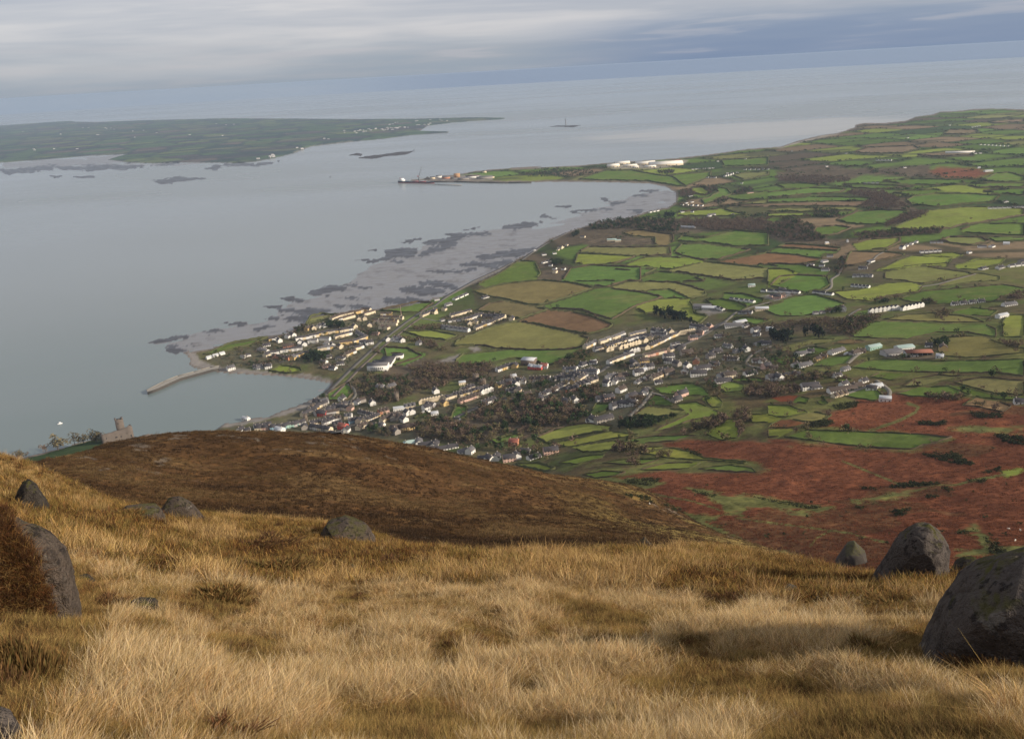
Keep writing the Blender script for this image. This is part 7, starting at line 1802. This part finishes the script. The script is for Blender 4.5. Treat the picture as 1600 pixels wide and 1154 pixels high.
def tower(label, a, b, w, h, cat='tower', name='stone_tower', crenel=True, depth=None, mat=M_STONE2, yaw=.25):
    p = at(a, b); s = mpp(p)
    t = thing(name, label, cat, (p[0], p[1], p[2] - .5), yaw)
    W2, H2 = w * s, h * s * 1.06; D2 = depth or W2 * .9
    part('wall', [box(0, 0, 0, W2, D2, H2)], mat, t)
    if crenel:
        part('battlement', [box(x_ * W2 * .42, y_ * D2 * .42, H2, W2 * .18, D2 * .18, 1.1) for x_ in (-1, 0, 1) for y_ in (-1, 1)], mat, t)
    for x_, z2 in ((-.2, .72), (.2, .45), (0, .2)):
        part('window', [box(x_ * W2, -D2 / 2, H2 * z2, .7, .25, 1.4)], M_DARK, t)
    return t
tower('square brown stone church tower beside the village wood', 744, 595, 8, 11, 'tower', 'church_tower')
tower('second lower stone ruin tower right of the church tower', 755, 600, 8, 8, 'tower', 'ruin_tower')
tower('tall old stone tower house standing among bare trees', 620, 626, 7.5, 13, 'tower', 'tower_house', yaw=.1)
tower('grey stone gatehouse tower by the shore end of the old town', 478, 658, 6, 11, 'tower', 'gate_tower')
tower('dark stone block house near the harbour end of the old town', 489, 640, 6, 9, 'tower', 'block_house')
# slender mast
p = at(627, 494); s = mpp(p)
t = thing('radio_mast', 'thin tall mast rising behind the shore terraces', 'mast', p)
part('base', [box(0, 0, -.5, 3, 3, 3)], M_CONC, t)
part('pole', [cyl((0, 0, 2.5), (0, 0, 17 * s), .9, .45, 8)], plain('mast_timber', (.30, .22, .17), .9, .2, .5), t)
part('antenna', [box(.7, 0, 14 * s, .4, .4, 3), box(-.7, 0, 13.4 * s, .4, .4, 3)], M_STEEL, t)
# yellow hotel
a1, b1 = at(628, 676), at(647, 672); c0 = (a1 + b1) / 2
t = thing('yellow_hotel', 'long yellow two storey hotel with brown roof right of the dark trees', 'hotel', (c0[0], c0[1], c0[2] - .3), math.atan2(b1[1] - a1[1], b1[0] - a1[0]))
L_ = float(np.hypot(*(b1 - a1)[:2])) + 3
part('wall', [box(0, 5, 0, L_, 10, 6.2)], WALL['yellow'], t); part('roof', [gable_roof(L_, 10, 6.2, 3.2, .5, .3, 0, 5)], ROOF['brown'], t)
for i in range(6):
    for z2 in (.9, 3.7): part('window', [box((i - 2.5) * L_ / 6.4, -.05, z2, 1.2, .25, 1.5)], M_GLASS, t)
part('wing', [box(-L_ / 2 - 6.2, 9, 0, 12, 15, 5.6), gable_roof(12, 15, 5.6, 3, .4, .3, -L_ / 2 - 6.2, 9)], ROOF['brown'], t)
# red roofed barn
p = at(1437, 557)
t = thing('red_roofed_barn', 'long open barn with a rust red roof among the eastern farm sheds', 'barn', (p[0], p[1], p[2] - .4), math.radians(-6))
part('roof', [gable_roof(30, 13, 5.2, 1.6, .6, .3, 0, 6.5)], plain('rust_roof', (.22, .095, .065), .9, .2, .3), t)
part('back_wall', [box(0, 12.8, 0, 30, .4, 5.2)], M_DARK, t)
for i in range(6): part('post', [box(-14.7 + i * 5.88, .3, 0, .35, .35, 5.0)], M_STEEL, t)
part('side_wall', [box(-14.9, 6.5, 0, .3, 12, 5)], WALL['grey'], t); part('side_wall', [box(14.9, 6.5, 0, .3, 12, 5)], WALL['grey'], t)
# stone farmhouse on the pasture
for lab, tag2, s2, sc_, yaw in [('two storey stone farmhouse with gables on the pasture', 'Q', '1100,795', 1.3, .55), ('low slate roofed stone barn in front of the pasture farmhouse', 'Q', '1048,845', 1.0, .5)]:
    q = pts(tag2, s2)[0]; p = at(*q)
    t = thing('stone_farmhouse' if sc_ > 1 else 'stone_barn', lab, 'farmhouse' if sc_ > 1 else 'barn', (p[0], p[1], p[2] - .3), yaw)
    h2 = 5.4 if sc_ > 1 else 3.6
    L_, D_ = 12 * sc_, 8
    V_ = [(-L_ / 2, -D_ / 2, 0), (L_ / 2, -D_ / 2, 0), (L_ / 2, D_ / 2, 0), (-L_ / 2, D_ / 2, 0), (-L_ / 2, -D_ / 2, h2), (L_ / 2, -D_ / 2, h2), (L_ / 2, D_ / 2, h2), (-L_ / 2, D_ / 2, h2), (-L_ / 2, 0, h2 + 3.6), (L_ / 2, 0, h2 + 3.6)]
    link('wall', mesh_from('wall', V_, [(0, 1, 5, 4), (1, 2, 6, 5), (2, 3, 7, 6), (3, 0, 4, 7), (5, 6, 9), (7, 4, 8)], [WALL['stone'] if sc_ < 1.1 else WALL['pink']]), t)
    part('roof', [gable_roof(L_, D_, h2, 3.6)], ROOF['slate'], t)
    part('chimney', [box(-L_ * .42, 0, h2 + 3, .9, 1, 2.2)], M_CHIM, t)
    if sc_ > 1: part('chimney', [box(L_ * .42, 0, h2 + 3, .9, 1, 2.2)], M_CHIM, t)
    for x_ in (-.3, .3): part('window', [box(x_ * L_, -D_ / 2, 1.2, 1, .25, 1.3)], M_GLASS, t)
    part('door', [box(0, -D_ / 2, 0, 1, .25, 2.1)], M_DOOR, t)

# port: ship, crane, jetty, silos, sheds
pa, pb = at(623, 285.5, z_=0), at(679, 286.5, z_=0)
c0 = (pa + pb) / 2; yaw = math.atan2(pb[1] - pa[1], pb[0] - pa[0]); L_ = float(np.hypot(*(pb - pa)[:2])); s = mpp(c0)
t = thing('cargo_ship', 'dark hulled cargo ship with white bridge at the stern berthed at the port', 'ship', (c0[0], c0[1], 0), yaw)
B_ = 17.0; dk = 6.5
st = [(-.5, .70, dk + 2), (-.46, .95, dk + 2), (-.3, 1, dk), (.3, 1, dk), (.42, .8, dk + 1.5), (.48, .35, dk + 2.5), (.5, .03, dk + 3)]
def hullmesh(lo, hi):
    V_, F_ = [], []
    for f, w, z1 in st:
        for zf in (lo, hi): V_ += [(f * L_, -w * B_ / 2, zf if zf < 2.3 else z1), (f * L_, w * B_ / 2, zf if zf < 2.3 else z1)]
    for i in range(len(st) - 1):
        k = 4 * i
        F_ += [(k, k + 4, k + 6, k + 2), (k + 5, k + 1, k + 3, k + 7), (k + 2, k + 6, k + 7, k + 3)]
    F_.append((0, 2, 3, 1))
    return V_, F_
link('hull', mesh_from('hull', *hullmesh(2.2, 9), [M_HULL]), t)
link('boot_top', mesh_from('boot_top', *hullmesh(-1, 2.19), [M_HULLR]), t)
part('bridge', [box(-.40 * L_, 0, dk, .12 * L_, B_ * .9, 8), box(-.41 * L_, 0, dk + 8, .08 * L_, B_ * .95, 4)], M_WHITE, t)
part('funnel', [cyl((-.45 * L_, 0, dk + 6), (-.45 * L_, 0, dk + 15), 2, 1.7, 8)], M_HULLR, t)
for i, x_ in enumerate((-.22, -.02, .18)): part('hatch_cover', [box(x_ * L_, 0, dk, .16 * L_, B_ * .7, 1.8)], M_HULLR if i else M_STEEL, t)
part('mast', [cyl((-.12 * L_, 0, dk), (-.12 * L_, 0, dk + 17), .7, .4, 6)], M_STEEL, t); part('mast', [cyl((.08 * L_, 0, dk), (.08 * L_, 0, dk + 15), .7, .4, 6)], M_STEEL, t); part('mast', [cyl((.40 * L_, 0, dk), (.40 * L_, 0, dk + 12), .6, .3, 6)], M_STEEL, t)
p = at(655, 281, z_=3)
t = thing('harbour_crane', 'tall slender quay crane leaning above the docked ship', 'crane', p, facing(p)); s = mpp(p)
part('base', [box(0, 0, -2, 9, 9, 8), box(0, 0, 6, 5, 5, 9)], M_STEEL, t)
part('jib', [cyl((0, 0, 14), (5.0 * s, 0, 19 * s), 1.5, .7, 6), cyl((-2, 0, 14), (5.0 * s, 0, 19 * s), .5, .4, 5)], M_STEEL, t)
part('hoist_line', [cyl((5.0 * s, 0, 19 * s), (5.1 * s, 0, 8 * s), .35, .35, 4)], M_STEEL, t)
part('counterweight', [box(-5, 0, 14, 5, 4, 4)], M_HULLR, t)
pa, pb = at(680, 288.2, z_=1.5), at(721, 289.5, z_=1.5); c0 = (pa + pb) / 2; L_ = float(np.hypot(*(pb - pa)[:2]))
t = thing('jetty', 'low open jetty on piles in front of the port quay', 'jetty', (c0[0], c0[1], 0), math.atan2(pb[1] - pa[1], pb[0] - pa[0]))
part('deck', [box(0, 0, 1.6, L_, 7, 1.2)], M_CONC, t)
for i in range(9): part('pile', [cyl((-L_ * .48 + i * L_ * .12, 0, -2), (-L_ * .48 + i * L_ * .12, 0, 1.6), 1.0, 1.0, 6)], M_QUAY, t)
q = pts('G', '690,418 840,418 1000,422 1180,424 1320,422'); az_, t_ = rays(q[:, 0], q[:, 1]); d_ = EYE / t_
Pq = np.stack([d_ * np.sin(az_), d_ * np.cos(az_)], 1); shp = []
for a_, b_ in zip(Pq[:-1], Pq[1:]):
    shp.append(box(*((a_ + b_) / 2), -2, np.hypot(*(b_ - a_)) * .998, 9, 6, math.atan2(*(b_ - a_)[::-1])))
o = link('port_quay', mesh_from('port_quay', *join(shp), [M_QUAY])); tag(o, 'long dark quay wall along the water side of the port', 'quay')
for i, (lab, a, b, w, d2, h2, m_, cat) in enumerate([
    ('orange clad silo block in the middle of the port', 714, 277, 26, 24, 15, M_ORANGE, 'silo'), ('low white shed left of the orange silo block', 686, 278, 26, 20, 10, WALL['white'], 'shed'), ('second low white shed nearer the ship', 676, 279.5, 22, 18, 8, WALL['cream'], 'shed'), ('brown shed left of the orange silo block', 697, 279, 34, 24, 8, WALL['brick'], 'shed'),
    ('long pale shed right of the orange silo block', 738, 278, 60, 26, 9, WALL['white'], 'shed'), ('long brown shed along the port road', 757, 279, 70, 24, 8, WALL['stone'], 'shed'), ('small cream office beyond the silo block', 757, 270, 18, 14, 9, WALL['cream'], 'office'), ('low grey shed near the quay right of the silo', 724, 280.5, 50, 18, 6, WALL['stone'], 'shed'), ('short cream shed at the root of the port', 768, 278, 24, 16, 7, WALL['cream'], 'shed')]):
    p = at(a, b, near=2500); t = thing('port_' + ('silo' if i == 0 else 'shed'), lab, cat, (p[0], p[1], p[2] - .5), facing(p) + .1)
    part('wall', [box(0, 0, 0, w, d2, h2)], m_, t); part('roof', [gable_roof(w, d2, h2, d2 * .12, .4, .4)], m_ if i == 0 else ROOF['pale' if i % 2 else 'brown'], t)
# heaps of coal and ore on the quay
for lab, a, b, w in [('dark ore heap behind the docked ship', 668, 279, 16), ('second ore heap nearer the silo', 706, 280, 12)]:
    p = at(a, b, near=2500); V_ = [(0, 0, 9)] + [(w * rng.uniform(.8, 1.2) * math.cos(k), w * rng.uniform(.6, .9) * math.sin(k), -1) for k in np.arange(0, 6.28, .52)]
    n = len(V_) - 1
    tag(link('ore_heap', mesh_from('ore_heap', V_, [(0, i + 1, (i + 1) % n + 1) for i in range(n)], [M_QUAY]), loc=p), lab, 'heap')
# white warehouses at the beach
M_TINW = plain('cream_tin_roof', (.74, .69, .60), .6, .08, .02, .3)
for lab, a, b, w, d2, h2 in [(q_[0], q_[1], q_[2], q_[3], q_[4], q_[5] * .7) for q_ in [('wide cream warehouse at the right end of the white port warehouses', 1040, 258, 150, 60, 12), ('long cream warehouse second from the right end', 1008, 257, 90, 44, 12), ('low cream warehouse in front of the long one', 1016, 261.5, 50, 22, 8), ('cream warehouse at the left end of the white port warehouses', 958, 261, 56, 40, 12), ('cream warehouse behind the left end one', 972, 256.5, 70, 36, 11), ('narrow cream warehouse in the middle group', 985, 260.5, 60, 26, 10), ('small cream warehouse in the middle group front', 993, 262.5, 26, 22, 9)]]:
    p = at(a, b, near=2500); t = thing('white_warehouse', lab, 'warehouse', (p[0], p[1], p[2] - .5), facing(p) + .14, 'white warehouses at the beach')
    part('wall', [box(0, 0, 0, w, d2, h2)], WALL['cream'], t); part('roof', [gable_roof(w, d2, h2, d2 * .16, .5, .5)], M_TINW, t)
    for k in range(3): part('door', [box(w * (-.3 + .3 * k), -d2 / 2, 0, 5, .4, 5)], M_STEEL, t)
p = at(1050, 254.5, near=2500); t = thing('red_shed', 'small brown red shed beside the wide cream warehouse', 'shed', p, facing(p)); part('wall', [box(18, 0, 0, 40, 26, 9)], WALL['brick'], t); part('roof', [gable_roof(40, 26, 9, 4, .4, .4, 18, 0)], ROOF['red'], t)
# glasshouse
p = at(1500, 239, near=2000); s = mpp(p)
t = thing('glasshouse', 'long white glasshouse in the far right fields', 'glasshouse', (p[0], p[1], p[2] - .3), facing(p) + .05)
part('wall', [box(0, 0, 0, 36 * s, 26, 4.5)], WALL['white'], t)
for k in range(3): part('roof', [gable_roof(36 * s, 9, 4.5, 2.6, .1, .2, 0, (k - 1) * 9.2)], M_TINW, t)
# lighthouse on its rock
p = at(884, 194.5, z_=1.2); s = mpp(p) * .82
t = thing('lighthouse', 'tall grey lighthouse on a flat rock in the mouth of the bay', 'lighthouse', (p[0], p[1], .5))
part('tower', [cyl((0, 0, 0), (0, 0, 8.2 * s), 1.15 * s * .9, .72 * s, 12)], plain('lighthouse_stone', (.22, .215, .215), .9, .15, .1), t)
part('gallery', [cyl((0, 0, 8.2 * s), (0, 0, 8.55 * s), 1.15 * s, 1.15 * s, 12)], M_STEEL, t)
part('lantern', [cyl((0, 0, 8.55 * s), (0, 0, 9.6 * s), .6 * s, .6 * s, 10), cyl((0, 0, 9.6 * s), (0, 0, 10.3 * s), .7 * s, .05 * s, 10)], M_STEEL, t)
p = at(516, 277, z_=0); s = mpp(p)
t = thing('channel_buoy', 'small dark channel buoy in the middle of the bay', 'buoy', (p[0], p[1], 0)); part('float', [cyl((0, 0, -1), (0, 0, 1.6), 2.6, 2.2, 10)], M_HULL, t); part('cage', [cyl((0, 0, 1.6), (0, 0, 7.5), 1.5, .5, 6)], M_HULL, t); part('top_mark', [cyl((0, 0, 7.5), (0, 0, 9.5), .9, .1, 8)], M_HULL, t)
p = at(647, 235.5, z_=2); tag(link('beacon', mesh_from('beacon', *join([cyl((0, 0, -1), (0, 0, 9), 2.2, 1.2, 8), cyl((0, 0, 9), (0, 0, 11), 1.6, .2, 8)]), [M_QUAY]), loc=p), 'small dark beacon at the right tip of the long reef', 'beacon')
# sheep on the bracken
for lab, a, b in [('white sheep on the green track at the right edge of the bracken', 1576, 827), ('white sheep nearest the right edge of the bracken', 1594, 829), ('white sheep alone on the right shoulder of the brown hill', 1015, 788), ('white sheep on the red slope above the huge boulder', 1586, 845)]:
    p = at(a, b, near=150)
    t = thing('sheep', lab, 'sheep', p, rng.uniform(0, 6))
    bm = bmesh.new(); bmesh.ops.create_icosphere(bm, subdivisions=2, radius=1.0)
    for v in bm.verts: v.co = Vector((v.co.x * .62, v.co.y * .33, v.co.z * .34 + .68))
    hd = bmesh.ops.create_icosphere(bm, subdivisions=1, radius=1.0)
    for v in hd['verts']: v.co = Vector((v.co.x * .20 + .74, v.co.y * .12, v.co.z * .15 + .86))
    for lx in (-.38, .38):
        for ly in (-.16, .16):
            c_ = bmesh.ops.create_cone(bm, segments=6, radius1=.06, radius2=.09, depth=.55, cap_ends=True)
            for v in c_['verts']: v.co += Vector((lx, ly, .27))
    me = bpy.data.meshes.new('body'); bm.to_mesh(me); bm.free(); me.materials.append(M_WOOL); link('body', me, t)

resolve_labels()
